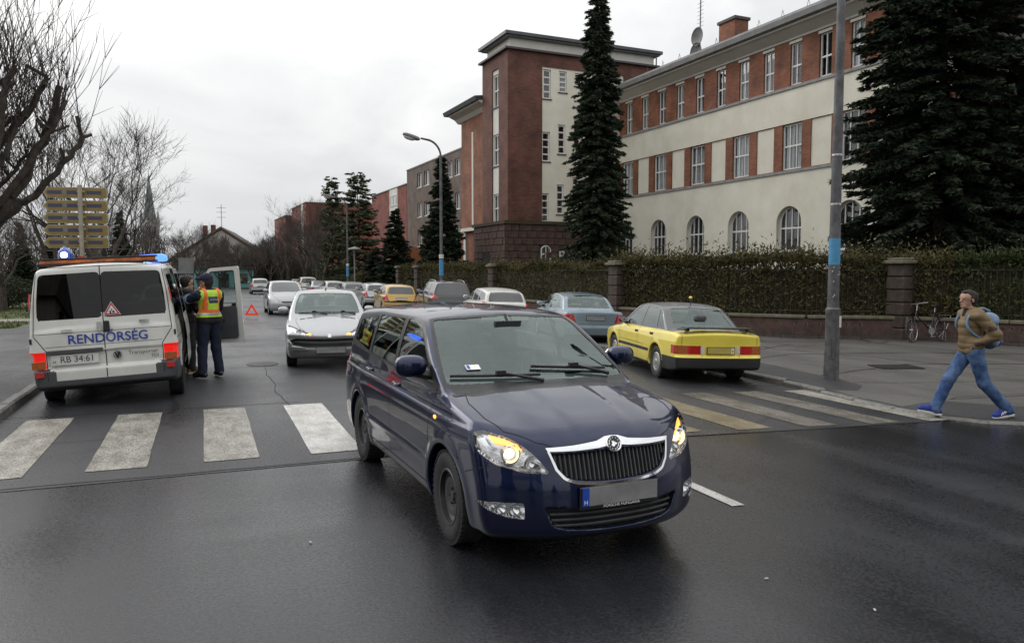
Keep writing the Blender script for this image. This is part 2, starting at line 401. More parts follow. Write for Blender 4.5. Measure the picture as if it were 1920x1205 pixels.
# ================================================================ cars
mat('glass_opaque', (0.02, 0.024, 0.026), 0.04, spec=0.9, coat=0.4)
def car_f(S):
    """signed field of a car body; x forward, y sideways, z up, origin on the ground midway between the axles"""
    wx, ws, th, zb, xf, xr = (lut(S[k]) for k in ('wx', 'ws', 'th', 'zb', 'xf', 'xr'))
    zr = lut(S['zr']); wg = lut(S['wg']); cf, pf = S['cf']; crr, pr_ = S['cr']; ax = S['wb'] / 2
    (fx, fz), fs, fc = S['ws_line']; (rx, rz), rs, rc = S['rear_line']; fn, rn = math.hypot(1, fs), math.hypot(1, rs)
    k1, k2, k3 = S.get('k', (0.05, 0.06, 0.03)); W0 = max(v for _, v in S['wx']); Ra = S['arch']; za = S['tyre_r']; flare = S.get('flare', 0.012)
    crown = S.get('crown', 0.045); hc = S.get('hood_crown', 0.05); side_x = S.get('side_extra'); hood_x = S.get('hood_extra'); tum2 = S.get('tum2', 0.25)
    ry = S.get('arch_in', 0.24); rec = S.get('recess', []); zbelt = S['zbelt']; k_top = S.get('k_top', k1)
    def parts(x, y, z):
        a = np.abs(y)
        w = wx(x) + ws(z)
        for s in (1, -1):
            r = np.sqrt((x - s * ax)**2 + (z - za)**2); w = w + flare * np.exp(-((r - Ra - 0.02) / 0.05)**2)
        if side_x: w = w + side_x(x, z)
        side = a - w
        t = th(x) - hc * (a / W0)**2
        if hood_x: t = t + hood_x(x, a)
        top = z - t
        front = x - (xf(z) - cf * (a / W0)**pf)
        rear = (xr(z) + crr * (a / W0)**pr_) - x
        bot = zb(x) - z
        low = smax(smax(side, top, k_top), smax(smax(front, rear, 0.01), bot, k1), k1)
        gs = a - (wg(x) - S['tumble'] * (z - zbelt) - tum2 * np.maximum(z - zbelt, 0)**2)
        gt = z - (zr(x) - crown * (a / 0.6)**2)
        gf = (x - (fx - fs * (z - fz) - fc * a * a)) / fn
        gr = ((rx + rs * (z - rz) + rc * a * a) - x) / rn
        g = smax(smax(gs, gt, k2), smax(gf, gr, 0.01), S.get('k4', k2))
        g = smax(g, (zbelt - 0.3) - z, 0.02)
        return low, g, front, rear, side
    def f(x, y, z):
        low, g, front, rear, side = parts(x, y, z)
        v = smin(low, g, k3)
        a = np.abs(y)
        for s in (1, -1):
            cyl = np.maximum(np.sqrt((x - s * ax)**2 + (z - za)**2) - Ra, (W0 - ry) - a); v = smax(v, -cyl, 0.008)
        for (vw, poly, dep) in rec:
            if vw == 'front': v = smax(v, -np.maximum(poly_sdf(a, z, poly), -(front + dep)), 0.008)
            elif vw == 'rear': v = smax(v, -np.maximum(poly_sdf(a, z, poly), -(rear + dep)), 0.008)
            else: v = smax(v, -np.maximum(poly_sdf(x, z, poly), -(side + dep)), 0.006)
        return v
    return f
def view_uv(V, view):
    if view == 'side': return V[:, 0], V[:, 2]
    if view == 'top': return V[:, 0], np.abs(V[:, 1])
    return np.abs(V[:, 1]), V[:, 2]
def view_ok(C, N, r):
    vw = r['view']; lim = r.get('n', 0.3)
    ok = {'side': np.abs(N[:, 1]) > lim, 'top': N[:, 2] > lim, 'front': N[:, 0] > lim, 'rear': -N[:, 0] > lim}[vw]
    if 'xr' in r: ok &= (C[:, 0] > r['xr'][0]) & (C[:, 0] < r['xr'][1])
    if 'zr' in r: ok &= (C[:, 2] > r['zr'][0]) & (C[:, 2] < r['zr'][1])
    return ok
WHEELS = {}
def wheel_meshes(kind, r, w, rr):
    key = (kind, round(r, 3), round(w, 3))
    if key in WHEELS: return WHEELS[key]
    t = MB(); hw = w / 2
    prof = [(rr - 0.012, -hw * 0.78), (rr + 0.01, -hw * 0.86), (rr + (r - rr) * 0.5, -hw * 1.02), (r - 0.03, -hw * 0.96), (r - 0.006, -hw * 0.82)]
    for q in (-0.62, -0.56, -0.2, -0.14, 0.14, 0.2, 0.56, 0.62): 
        g = abs(q) in (0.56, 0.14) ; prof.append((r - (0.008 if False else 0.0), q * hw))
    prof += [(r - 0.006, hw * 0.82), (r - 0.03, hw * 0.96), (rr + (r - rr) * 0.5, hw * 1.02), (rr + 0.01, hw * 0.86), (rr - 0.012, hw * 0.78)]
    t.lathe(prof, 40, 'y')
    for k in range(48):                                   # tread blocks on both shoulders
        a = 2 * math.pi * k / 48
        for s in (-1, 1):
            m = Matrix.Rotation(-a, 3, 'Y'); c = m @ Vector((r - 0.004, s * hw * 0.72, 0)); t.box(c, (0.016, hw * 0.4, r * 0.085), m)
    tm = t.mesh('tyre', MAT['tyre'], True)
    q = MB(); n = 40
    if kind == 'steel':                                   # pressed steel disc with a ring of slots
        q.lathe([(rr, hw * 0.80), (rr - 0.006, hw * 0.86), (rr - 0.018, hw * 0.84), (rr - 0.022, hw * 0.5), (rr - 0.05, hw * 0.32)], n, 'y')
        q.lathe([(rr - 0.022, hw * 0.5), (rr - 0.03, -hw * 0.8)], n, 'y')
        r0, r1, r2, r3 = 0.055, 0.095, rr - 0.075, rr - 0.05
        q.lathe([(0.0, hw * 0.55), (0.03, hw * 0.55), (0.036, hw * 0.42), (r0, hw * 0.42), (r1, hw * 0.58)], n, 'y')
        m = 64
        for i in range(m):                                # slotted ring: 16 slots
            a0, a1 = 2 * math.pi * i / m, 2 * math.pi * (i + 1) / m
            if i % 4 in (1, 2):
                rs = [(r1, hw * 0.58), (r1 + 0.03, hw * 0.6)]; rs2 = [(r2, hw * 0.52), (r3, hw * 0.32)]
                for (ra, ha), (rb, hb) in (rs, rs2):
                    q.face((ra * math.cos(a0), ha, ra * math.sin(a0)), (ra * math.cos(a1), ha, ra * math.sin(a1)), (rb * math.cos(a1), hb, rb * math.sin(a1)), (rb * math.cos(a0), hb, rb * math.sin(a0)))
            else:
                rs = [(r1, hw * 0.58), (r1 + 0.03, hw * 0.6), (r2, hw * 0.52), (r3, hw * 0.32)]
                for (ra, ha), (rb, hb) in zip(rs[:-1], rs[1:]):
                    q.face((ra * math.cos(a0), ha, ra * math.sin(a0)), (ra * math.cos(a1), ha, ra * math.sin(a1)), (rb * math.cos(a1), hb, rb * math.sin(a1)), (rb * math.cos(a0), hb, rb * math.sin(a0)))
        for k in range(5):
            a = 2 * math.pi * k / 5; q.lathe([(0.0, 0.018), (0.009, 0.016), (0.011, 0)], 6, 'y', (0.05 * math.cos(a), hw * 0.42, 0.05 * math.sin(a)))
        rm = q.mesh('rim', MAT['steel_black'], True)
    elif kind == 'cover':                                 # smooth plastic trim with a ring of vents
        q.lathe([(0.0, hw * 0.98), (0.05, hw * 0.98), (0.06, hw * 0.9), (rr * 0.6, hw * 0.94), (rr * 0.62, hw * 0.86), (rr * 0.8, hw * 0.86), (rr * 0.82, hw * 0.94), (rr - 0.015, hw * 0.9), (rr, hw * 0.8)], n, 'y')
        rm = q.mesh('rim', MAT['silver_rim'], True)
    else:                                                 # alloy with spokes
        q.lathe([(rr, hw * 0.8), (rr - 0.012, hw * 0.88), (rr - 0.03, hw * 0.78), (rr - 0.035, -hw * 0.7)], n, 'y')
        q.lathe([(0.0, hw * 0.8), (0.06, hw * 0.78), (0.075, hw * 0.5)], 20, 'y')
        for k in range(5):
            m = Matrix.Rotation(2 * math.pi * k / 5, 3, 'Y'); c = m @ Vector((rr * 0.52, hw * 0.6, 0)); q.box(c, (rr * 0.95, hw * 0.3, 0.055), m)
        rm = q.mesh('rim', MAT['silver_rim'], True)
    d = MB(); d.lathe([(0.0, -hw * 0.1), (rr - 0.03, -hw * 0.1)], 24, 'y'); dm = d.mesh('brake_disc', MAT['dark_trim'], True)
    WHEELS[key] = (tm, rm, dm); return WHEELS[key]
def add_wheels(S, root, f, steer=0.0, kind=None, low=False):
    tm, rm, dm = wheel_meshes(kind or S.get('wheel', 'cover'), S['tyre_r'], S['tyre_w'], S['rim_r'])
    for sx in (1, -1):
        for sy in (1, -1):
            w = empty('wheel', (sx * S['wb'] / 2, sy * (S['yw'] - S['tyre_w'] / 2), S['tyre_r']), (0 if sy > 0 else math.pi) + (steer if sx > 0 else 0)); w.parent = root
            link('tyre', tm, None, w); link('rim', rm, None, w)
            if not low: link('brake_disc', dm, None, w)
SPEC_CACHE = {}
def build_car(S, name, paint, loc, rz, label, group=None, cat='car', h=None, glass=True, interior=True, steer=0.0, tilt=None, skip=()):
    """body shell split into its panels, windows, lamps; wheels; simple cabin"""
    h = h or S['h']; root = empty(name, loc, rz, label, cat, group, tilt); key = (S['id'], h)
    if key not in SPEC_CACHE:
        f = car_f(S); Lm = S['len']
        V, Q, mid = implicit(f, (Lm[0] - 0.06, 0, S.get('zlo', 0.1)), (Lm[1] + 0.06, S['wmax'] + 0.05, S['ztop'] + 0.05), h, True)
        N = grad(f, V); N /= np.maximum(np.linalg.norm(N, axis=1, keepdims=True), 1e-9)
        used = np.zeros(len(V), bool)
        for r in S['regions']:
            u, v = view_uv(V, r['view']); d = poly_sdf(u, v, r['poly']); e = 1e-3
            m = (np.abs(d) < 0.62 * h) & view_ok(V, N, r) & ~used
            if not m.any(): continue
            um, vm = u[m], v[m]; gu = (poly_sdf(um + e, vm, r['poly']) - poly_sdf(um - e, vm, r['poly'])) / (2 * e); gv = (poly_sdf(um, vm + e, r['poly']) - poly_sdf(um, vm - e, r['poly'])) / (2 * e)
            du, dv = -d[m] * gu, -d[m] * gv
            du = np.where(mid[m] & (r['view'] != 'side'), 0, du) if r['view'] != 'top' else du
            dv = np.where(mid[m], 0, dv) if r['view'] == 'top' else dv
            if r['view'] == 'side': V[m, 0] += du; V[m, 2] += dv
            elif r['view'] == 'top': V[m, 0] += du; V[m, 1] += dv
            else: V[m, 1] += du; V[m, 2] += dv
            used |= m
        V = newton(f, V, 1, h * 0.5); V[mid, 1] = 0
        N = grad(f, V); N /= np.maximum(np.linalg.norm(N, axis=1, keepdims=True), 1e-9)
        V, Q, N = mirror_y(V, Q, mid, N)
        C = V[Q].mean(1); CN = N[Q].mean(1); reg = np.full(len(Q), -1)
        for i, r in enumerate(S['regions']):
            u, v = view_uv(C, r['view']); reg[(reg < 0) & (poly_sdf(u, v, r['poly']) < 0) & view_ok(C, CN, r)] = i
        for i, r in enumerate(S['regions']):              # stray islands go back to the body
            if r['mat'] != 'paint': continue
            for s in (1, -1):
                k = np.where((reg == i) & (C[:, 1] * s > 0))[0]
                if len(k) == 0: continue
                lab = np.arange(len(V)); q = Q[k]
                while True:
                    mn = lab[q].min(1); new = lab.copy(); np.minimum.at(new, q.ravel(), np.repeat(mn, 4)); new = new[new]
                    if (new == lab).all(): break
                    lab = new
                fl = lab[q[:, 0]]; u, cn = np.unique(fl, return_counts=True); reg[k[fl != u[cn.argmax()]]] = -1
        lin = None
        if interior:
            hl = 0.045; fl = lambda x, y, z: f(x, y, z) + 0.04
            Vl, Ql, ml = implicit(fl, (Lm[0] - 0.06, 0, S.get('zlo', 0.1)), (Lm[1] + 0.06, S['wmax'] + 0.05, S['ztop'] + 0.05), hl, True, 1)
            Nl = grad(fl, Vl); Nl /= np.maximum(np.linalg.norm(Nl, axis=1, keepdims=True), 1e-9); Vl, Ql, Nl = mirror_y(Vl, Ql, ml, Nl)
            Cl = Vl[Ql].mean(1); Cn = Nl[Ql].mean(1); keep = np.ones(len(Ql), bool)
            for r in S['regions']:
                if r.get('glass') or r.get('open'):
                    u, v = view_uv(Cl, r['view']); keep &= ~((poly_sdf(u, v, r['poly']) < 0.03) & view_ok(Cl, Cn, dict(r, n=0.15)))
            lin = (Vl, Ql, Nl, keep)
        SPEC_CACHE[key] = (f, V, Q, N, C, reg, lin, {})
    f, V, Q, N, C, reg, lin, meshes = SPEC_CACHE[key]
    objs = {}
    def put(nm, keep, mt, off=0.0, tagk=''):
        mk = (nm, tagk)
        if mk not in meshes:
            q = Q[keep]
            if len(q) == 0: meshes[mk] = None
            else:
                u, inv = np.unique(q, return_inverse=True); vv = V[u] + N[u] * off; meshes[mk] = np_mesh(nm, vv, inv.reshape(q.shape), MAT['seam'], True, N[u])
        if meshes[mk] is None: return None
        o = link(nm, meshes[mk], None, root)
        o.material_slots[0].link = 'OBJECT'; o.material_slots[0].material = mt
        objs.setdefault(nm, []).append(o); return o
    put('body', reg < 0, MAT[paint])
    for i, r in enumerate(S['regions']):
        if r['name'] in skip: continue
        mt = MAT[paint] if r['mat'] == 'paint' else MAT[r['mat'] if (glass or not r.get('glass')) else 'glass_opaque']
        both = r['view'] != 'side' and min(p[0] if r['view'] != 'top' else p[1] for p in r['poly']) <= 0.001
        for s in ((0,) if both else (1, -1)):
            k = reg == i
            if s: k = k & (C[:, 1] * s > 0)
            o = put(r['name'], k, mt, r.get('off', 0.0), '%d_%d' % (i, s))
            if o is not None and r.get('parent') and objs.get(r['parent']):
                ps = objs[r['parent']]; o.parent = ps[0 if s >= 0 or len(ps) < 2 else -1]
    if S.get('seams'):
        mk = ('panel_gaps', '')
        if mk not in meshes:
            mb = MB()
            for sm in S['seams']:
                vw, pts = sm[0], sm[1]; closed = len(sm) > 2 and sm[2]; wd = sm[3] if len(sm) > 3 else 0.007
                q = resample(pts, 0.03, closed)
                for s in (1, -1):
                    P = np.zeros((len(q), 3))
                    if vw == 'side': P[:, 0], P[:, 2] = q[:, 0], q[:, 1]; P = root_along(f, P, 1, 1.15, 0.1)
                    elif vw == 'top': P[:, 0], P[:, 1] = q[:, 0], q[:, 1]; P = root_along(f, P, 2, 2.2, 0.3)
                    elif vw == 'front': P[:, 1], P[:, 2] = q[:, 0], q[:, 1]; P = root_along(f, P, 0, S['len'][1] + 0.3, 0)
                    else: P[:, 1], P[:, 2] = q[:, 0], q[:, 1]; P = root_along(f, P, 0, S['len'][0] - 0.3, 0)
                    ribbon(mb, f, P * [1, s, 1], wd, 0.0015, closed)
            meshes[mk] = mb.mesh('panel_gaps', MAT['seam'], False, False)
        link('panel_gaps', meshes[mk], None, root)['kind'] = 'stuff'
    if lin is not None and interior:
        if ('cabin_lining', '') not in meshes:
            q = lin[1][lin[3]]; u, inv = np.unique(q, return_inverse=True); meshes[('cabin_lining', '')] = np_mesh('cabin_lining', lin[0][u], inv.reshape(q.shape), MAT['dark_trim'], True)
        link('cabin_lining', meshes[('cabin_lining', '')], None, root)
        if 'seats' in S: cabin(S, root)
    add_wheels(S, root, f, steer, low=not interior)
    return root, f, objs
CABIN = {}
def cabin(S, root):
    """seats, dashboard, steering wheel"""
    k = S['id']
    if k not in CABIN:
        zf, xs, yy = S['seats']; ms = []
        def cushion(dx, dy, dz):
            me = MB().box((0, 0, 0), (dx, dy, dz)).mesh('c', MAT['seat_cloth'], True, True, min(dx, dz) * 0.3); return me
        rot = Matrix.Rotation(R(-14), 3, 'Y')
        def seat(w, hh):
            s = MB(); s.box((0.05, 0, 0.18), (0.52, w, 0.16)); s.box((-0.24, 0, 0.18 + hh / 2), (0.14, w * 0.94, hh), rot)
            s.box((-0.24 - 0.16 * hh - 0.09, 0, 0.18 + hh + 0.11), (0.09, 0.24, 0.17), rot); return s.mesh('seat', MAT['seat_cloth'], True, True, 0.03)
        CABIN[k] = (seat(0.5, 0.58), seat(1.2, 0.56))
    zf, xs, yy = S['seats']; fs, bs = CABIN[k]
    for s in (1, -1):
        o = link('seat', fs, None, root); o.location = (xs[0], s * yy, zf)
    o = link('seat', bs, None, root); o.location = (xs[1], 0, zf)
    d = MB(); xd, zd = S['dash']; d.box((xd, 0, zd - 0.12), (0.5, S['yw'] * 1.62, 0.26)); d.box((xd - 0.12, yy, zd + 0.03), (0.22, 0.34, 0.08))
    d.build('dashboard', MAT['dark_trim'], root, True, True, 0.04)
    w = MB(); c = Vector((xd - 0.42, yy, zd - 0.02)); m = Matrix.Rotation(R(-25), 3, 'Y')
    w.tube([c + m @ Vector((0, 0.18 * math.cos(t), 0.18 * math.sin(t))) for t in np.linspace(0, 2 * math.pi, 25)[:-1]], 0.014, 6, True)
    for t in (0, math.pi, -math.pi / 2): w.tube([c, c + m @ Vector((0, 0.18 * math.cos(t), 0.18 * math.sin(t)))], 0.018, 5)
    w.build('steering_wheel', MAT['black_plastic'], root, True)
def blob(name, mt, parent, loc, dims, ex=2.6, rot=(0, 0, 0), n=20):
    """super-ellipsoid (mirror shells, lamps)"""
    me = bpy.data.meshes.new(name); bm = bmesh.new(); bmesh.ops.create_uvsphere(bm, u_segments=n, v_segments=n // 2 + 2, radius=1)
    for v in bm.verts:
        s = sum(abs(c)**ex for c in v.co)**(-1 / ex); v.co = Vector((v.co.x * s * dims[0], v.co.y * s * dims[1], v.co.z * s * dims[2]))
    bm.to_mesh(me); bm.free(); me.polygons.foreach_set('use_smooth', [True] * len(me.polygons)); me.materials.append(mt)
    o = link(name, me, None, parent); o.location = loc; o.rotation_euler = rot; return o
def on_side(f, x, z, s=1):
    return root_along(f, [[x, 0, z]], 1, 1.15, 0.1)[0] * [1, s, 1]
def on_front(f, y, z, x0=3.2):
    return root_along(f, [[0, y, z]], 0, x0, 0)[0]
def mirrors(f, root, paint, x, z, size=(0.09, 0.115, 0.085), out=0.1, sides=(1, -1)):
    for s in sides:
        p = on_side(f, x, z - 0.03, s); c = (p[0] - 0.02, p[1] + s * out, z + 0.05)
        m = blob('wing_mirror', MAT[paint], root, c, size, 2.7, (0, 0, s * 0.12))
        a = MB(); a.tube([(0.0, -s * (out + 0.03), -0.075), (0.0, -s * 0.03, -0.05)], [0.035, 0.03], 8); a.build('mirror_foot', MAT['black_plastic'], m, True)
        g = MB(); g.prism([(size[1] * 0.86 * math.cos(t), size[2] * 0.84 * math.sin(t)) for t in np.linspace(0, 2 * math.pi, 17)[:-1]], -size[0] * 0.99, -size[0] * 0.86, 'x'); g.build('mirror_glass', MAT['chrome'], m)
def handles(f, root, spots, mt='paint_x', objs=None, flat=False):
    for (x, z) in spots:
        for s in (1, -1):
            p = on_side(f, x, z, s); b = MB()
            if flat: b.box((0, 0, 0), (0.16, 0.012, 0.05))
            else:
                b.tube([(-0.085, s * 0.0, 0), (-0.06, s * 0.022, 0), (0.06, s * 0.022, 0), (0.085, s * 0.0, 0)], [0.013, 0.013, 0.013, 0.013], 8)
            me = b.mesh('handle', MAT[mt], True); par = root
            for d in (objs or {}).get('door', []):
                bb = np.array([v.co[:] for v in d.data.vertices])
                if bb[:, 0].min() < x < bb[:, 0].max() and bb[:, 1].mean() * s > 0: par = d
            o = link('handle', me, None, par); o.location = p
def wiper(f, root, y0, y1, x, n=14, par=0.0):
    """blade lying on the windscreen from y0 to y1 (both on the lower edge), arm from the pivot"""
    P = np.array([[0, y0 + (y1 - y0) * t, x[0] + (x[1] - x[0]) * t] for t in np.linspace(0, 1, n)]); P = root_along(f, P, 0, 1.9, 0)
    Nn = grad(f, P); Nn /= np.linalg.norm(Nn, axis=1, keepdims=True); mb = MB(); mb.tube([tuple(p) for p in P + Nn * 0.016], 0.011, 6)
    pv = P[-1] + [0.07, 0, -0.02] if True else P[0]; mid_ = (P[n // 2] + Nn[n // 2] * 0.04); mb.tube([tuple(pv), tuple(mid_)], [0.014, 0.008], 6); mb.box(tuple(mid_), (0.03, 0.07, 0.03))
    mb.build('wiper', MAT['black_plastic'], root, True)
# ---------------------------------------------------------------- the dark blue estate car
mat('blue_paint', (0.0022, 0.0090, 0.042), 0.34, 0.65, coat=0.9, coat_rough=0.008, spec=0.3)
FAB = dict(id='estate', h=0.0125, wb=2.46, len=(-2.17, 2.09), wmax=0.83, ztop=1.50, tyre_r=0.305, tyre_w=0.185, rim_r=0.188, yw=0.80, arch=0.352,
    wx=[(-2.2, .73), (-1.8, .79), (-1.23, .808), (-.6, .80), (.2, .80), (.8, .803), (1.23, .805), (1.6, .785), (1.85, .765), (2.1, .75)],
    ws=[(.15, -.07), (.24, -.03), (.36, -.008), (.50, .0), (.66, .004), (.74, .002), (.78, -.006), (.88, -.018), (.96, -.05), (1.05, -.10)],
    th=[(-2.3, .97), (-1.5, 1.0), (-.1, 1.0), (.95, 1.0), (1.1, .985), (1.3, .955), (1.5, .92), (1.7, .875), (1.85, .83), (1.96, .775), (2.05, .69), (2.12, .6)],
    zb=[(-2.2, .30), (-1.7, .22), (-1.2, .20), (1.2, .20), (1.7, .19), (2.1, .20)],
    xf=[(.12, 1.96), (.19, 2.03), (.27, 2.075), (.38, 2.085), (.50, 2.075), (.60, 2.05), (.70, 2.02), (.78, 1.98), (.86, 1.90), (1.0, 1.7)],
    xr=[(.2, -2.08), (.32, -2.15), (.5, -2.17), (.65, -2.16), (.72, -2.13), (.95, -2.12), (1.2, -2.06)],
    cf=(.36, 2.7), cr=(.12, 3.0), zr=[(-2.2, 1.36), (-2.0, 1.415), (-1.7, 1.452), (-1.0, 1.488), (-.4, 1.497), (0, 1.485), (.25, 1.455), (.5, 1.37), (.8, 1.2)],
    wg=[(-2.2, .70), (-1.8, .725), (-1.0, .755), (0, .765), (.6, .765), (1.0, .75), (1.3, .70)], zbelt=.95, tumble=.12, tum2=.33, crown=.05,
    ws_line=((1.13, .98), 1.80, .20), rear_line=((-2.13, .95), .40, .12), hood_crown=.042, wheel='steel', k=(.042, .042, .014), k4=.034, k_top=.05, flare=.012,
    seats=(.30, (-.05, -.95), .36), dash=(.72, .98))
def fab_side(x, z):
    sm = lambda t: 1 / (1 + np.exp(-np.clip(t, -30, 30)))
    return .012 * np.exp(-((z - .47) / .028)**2) * sm((x + 1.0) * 18) * sm((.80 - x) * 18) + .008 * np.tanh((.845 - .012 * x - z) / .010) * sm((1.75 - x) * 8)
FAB['side_extra'] = fab_side
def fab_hood(x, a):
    sm = lambda t: 1 / (1 + np.exp(-np.clip(t, -30, 30)))
    ac = .27 + .20 * np.clip((x - 1.0) / 0.95, 0, 1); b2 = np.clip((x - .95) / .3, 0, 1)
    return (.020 * sm((.50 - .10 * np.clip((x - 1.0), 0, 1) - a) * 28) + .010 * sm((.24 - .02 * x - a) * 60)) * b2
FAB['hood_extra'] = fab_hood
GR = rpoly([(-.1, .715), (.10, .713), (.25, .706), (.405, .706), (.365, .625), (.325, .580), (.27, .560), (.14, .546), (-.1, .540)], .02)
LG = rpoly([(-.1, .392), (.30, .396), (.455, .405), (.41, .300), (.35, .278), (.2, .262), (-.1, .258)], .02)
FAB['recess'] = [('front', GR, .05), ('front', LG, .06)]
HL = rpoly([(.415, .600), (.55, .604), (.69, .640), (.765, .705), (.778, .785), (.75, .825), (.70, .825), (.61, .797), (.53, .745), (.475, .685)], .025)
FG = rpoly([(.560, .335), (.565, .432), (.70, .428), (.785, .418), (.735, .372), (.65, .342)], .015)
FAB['regions'] = [
    dict(name='window', view='side', poly=rpoly([(.86, .995), (-.10, 1.018), (-.10, 1.395), (.02, 1.40), (.26, 1.375), (.52, 1.22)], .03), mat='side_glass', glass=True, off=-.004, n=.5, parent='door'),
    dict(name='window', view='side', poly=rpoly([(-.19, 1.020), (-1.02, 1.040), (-.99, 1.385), (-.19, 1.395)], .03), mat='side_glass', glass=True, off=-.004, n=.5, parent='door'),
    dict(name='window', view='side', poly=rpoly([(-1.10, 1.045), (-1.86, 1.10), (-1.76, 1.30), (-1.06, 1.375)], .05), mat='side_glass', glass=True, off=-.004, n=.5),
    dict(name='window_trim', view='side', poly=rpoly([(.98, .972), (-1.93, 1.04), (-1.93, 1.12), (-1.80, 1.335), (-1.1, 1.405), (-.2, 1.42), (.05, 1.42), (.30, 1.39), (.55, 1.235)], .04), mat='black_plastic', n=.45),
    dict(name='windscreen', view='front', poly=rpoly([(-.1, 1.015), (.705, 1.005), (.655, 1.18), (.575, 1.405), (-.1, 1.437)], .04), mat='windscreen', glass=True, off=-.004, xr=(.1, 1.4), n=.2),
    dict(name='windscreen_seal', view='front', poly=rpoly([(-.1, .96), (.74, .955), (.685, 1.19), (.592, 1.418), (-.1, 1.452)], .04), mat='black_plastic', xr=(.1, 1.18), n=.2, zr=(.985, 2)),
    dict(name='rear_window', view='rear', poly=rpoly([(-.1, 1.0), (.60, 1.01), (.54, 1.33), (-.1, 1.36)], .05), mat='dark_glass', glass=True, off=-.004, n=.4),
    dict(name='grille', view='front', poly=GR, mat='black_plastic', n=-2, xr=(1.75, 2.2)),
    dict(name='air_intake', view='front', poly=LG, mat='black_plastic', n=-2, xr=(1.75, 2.2)),
    dict(name='scuttle', view='top', poly=[(1.30, -.1), (1.26, .3), (1.20, .60), (1.09, .68), (.95, .71), (.90, .6), (1.0, -.1)], mat='black_plastic', n=.2, zr=(.9, 1.06)),
    dict(name='lip', view='front', poly=[(-.1, .05), (.9, .05), (.9, .205), (.62, .212), (.45, .225), (-.1, .228)], mat='black_plastic', n=-2, xr=(1.6, 2.3)),
    dict(name='sill', view='side', poly=[(-.85, .1), (.85, .1), (.85, .245), (-.85, .245)], mat='black_plastic', n=-2),
    dict(name='headlight', view='front', poly=HL, mat='lens_clear', open=True, n=.08, xr=(1.3, 2.2)),
    dict(name='fog_light', view='front', poly=FG, mat='lens_clear', open=True, n=.1, xr=(1.3, 2.2)),
    dict(name='taillight', view='rear', poly=rpoly([(.52, .72), (.80, .72), (.80, 1.0), (.60, .98)], .04), mat='red_lens', n=.1),
    dict(name='door', view='side', poly=rpoly([(.86, .30), (-.14, .30), (-.14, 1.42), (.03, 1.43), (.35, 1.39), (.92, .98)], .05), mat='paint', n=.25),
    dict(name='door', view='side', poly=rpoly([(-.145, .30), (-.86, .30), (-1.06, .62), (-1.08, 1.41), (-.145, 1.43)], .05), mat='paint', n=.25),
    dict(name='bonnet', view='top', poly=[(1.12, -.1), (1.10, .62), (1.3, .665), (1.60, .66), (1.76, .60), (1.90, .45), (1.97, .33), (2.0, -.1)], mat='paint', n=.35),
    dict(name='bumper', view='front', poly=[(-.1, .10), (.9, .10), (.9, .62), (.70, .60), (.45, .575), (.38, .60), (.30, .70), (-.1, .72)], mat='paint', n=.12, xr=(1.55, 2.3)),
]
FAB['seams'] = [('side', [(.86, .30), (.92, .98)]), ('side', [(-.145, .30), (-.145, 1.02)]), ('side', [(-.86, .30), (-1.06, .62), (-1.08, 1.04)]), ('side', [(.86, .30), (-.86, .30)]),
    ('top', [(1.12, .62), (1.3, .665), (1.58, .665), (1.76, .615)]), ('top', [(1.76, .615), (1.90, .47), (1.975, .34)]), ('side', [(1.585, .56), (1.70, .60), (1.78, .63)])]

def surf_strip(mb, f, A, B, off=0.006, rows=3, axis='front', skirt=0.012, n=28, x0=3.2):
    """raised band between two polylines given in the (y, z) front view (or (x, z) side view), lying on the surface"""
    def rs(p):
        p = np.array(p, float); d = np.r_[0, np.cumsum(np.linalg.norm(np.diff(p, axis=0), axis=1))]; t = np.linspace(0, d[-1], n); return np.stack([np.interp(t, d, p[:, 0]), np.interp(t, d, p[:, 1])], 1)
    A, B = rs(A), rs(B); g = []
    for i in range(rows):
        t = i / (rows - 1); q = A * (1 - t) + B * t; P = np.zeros((n, 3))
        if axis == 'front': P[:, 1:] = q; P = root_along(f, P, 0, x0, 0)
        elif axis == 'rear': P[:, 1:] = q; P = root_along(f, P, 0, -x0, 0)
        else: P[:, 0], P[:, 2] = q[:, 0], q[:, 1]; P = root_along(f, P, 1, 1.15, 0.1)
        N = grad(f, P); N /= np.linalg.norm(N, axis=1, keepdims=True); g.append((P + N * off, P - N * skirt))
    for i in range(rows - 1):
        for k in range(n - 1): mb.face(g[i][0][k], g[i][0][k + 1], g[i + 1][0][k + 1], g[i + 1][0][k])
    for row in (0, rows - 1):
        for k in range(n - 1): mb.face(g[row][0][k], g[row][0][k + 1], g[row][1][k + 1], g[row][1][k])
    for k in (0, n - 1):
        for i in range(rows - 1): mb.face(g[i][0][k], g[i + 1][0][k], g[i + 1][1][k], g[i][1][k])
    return mb
def lamp_housing(lens, depth, mt, name='reflector_bowl', dirv=(-1, 0, 0)):
    """bowl behind a lens: the lens surface moved back plus walls round its edge"""
    me = lens.data; V = np.array([v.co[:] for v in me.vertices]); cnt = {}
    for p in me.polygons:
        vs_ = p.vertices
        for i in range(len(vs_)):
            e = (vs_[i], vs_[(i + 1) % len(vs_)]); k = tuple(sorted(e)); cnt[k] = cnt.get(k, 0) + 1
    n = len(V); d = np.array(dirv, float); c = V.mean(0); W = (V - c) * 0.9 + c + d * depth
    faces = [tuple(i + n for i in p.vertices) for p in me.polygons] + [(a, b, b + n, a + n) for (a, b), q in cnt.items() if q == 1]
    m2 = bpy.data.meshes.new(name); m2.from_pydata([tuple(v) for v in V] + [tuple(v) for v in W], [], faces); m2.materials.append(mt)
    m2.polygons.foreach_set('use_smooth', [True] * len(m2.polygons)); m2.update()
    return link(name, m2, None, lens)
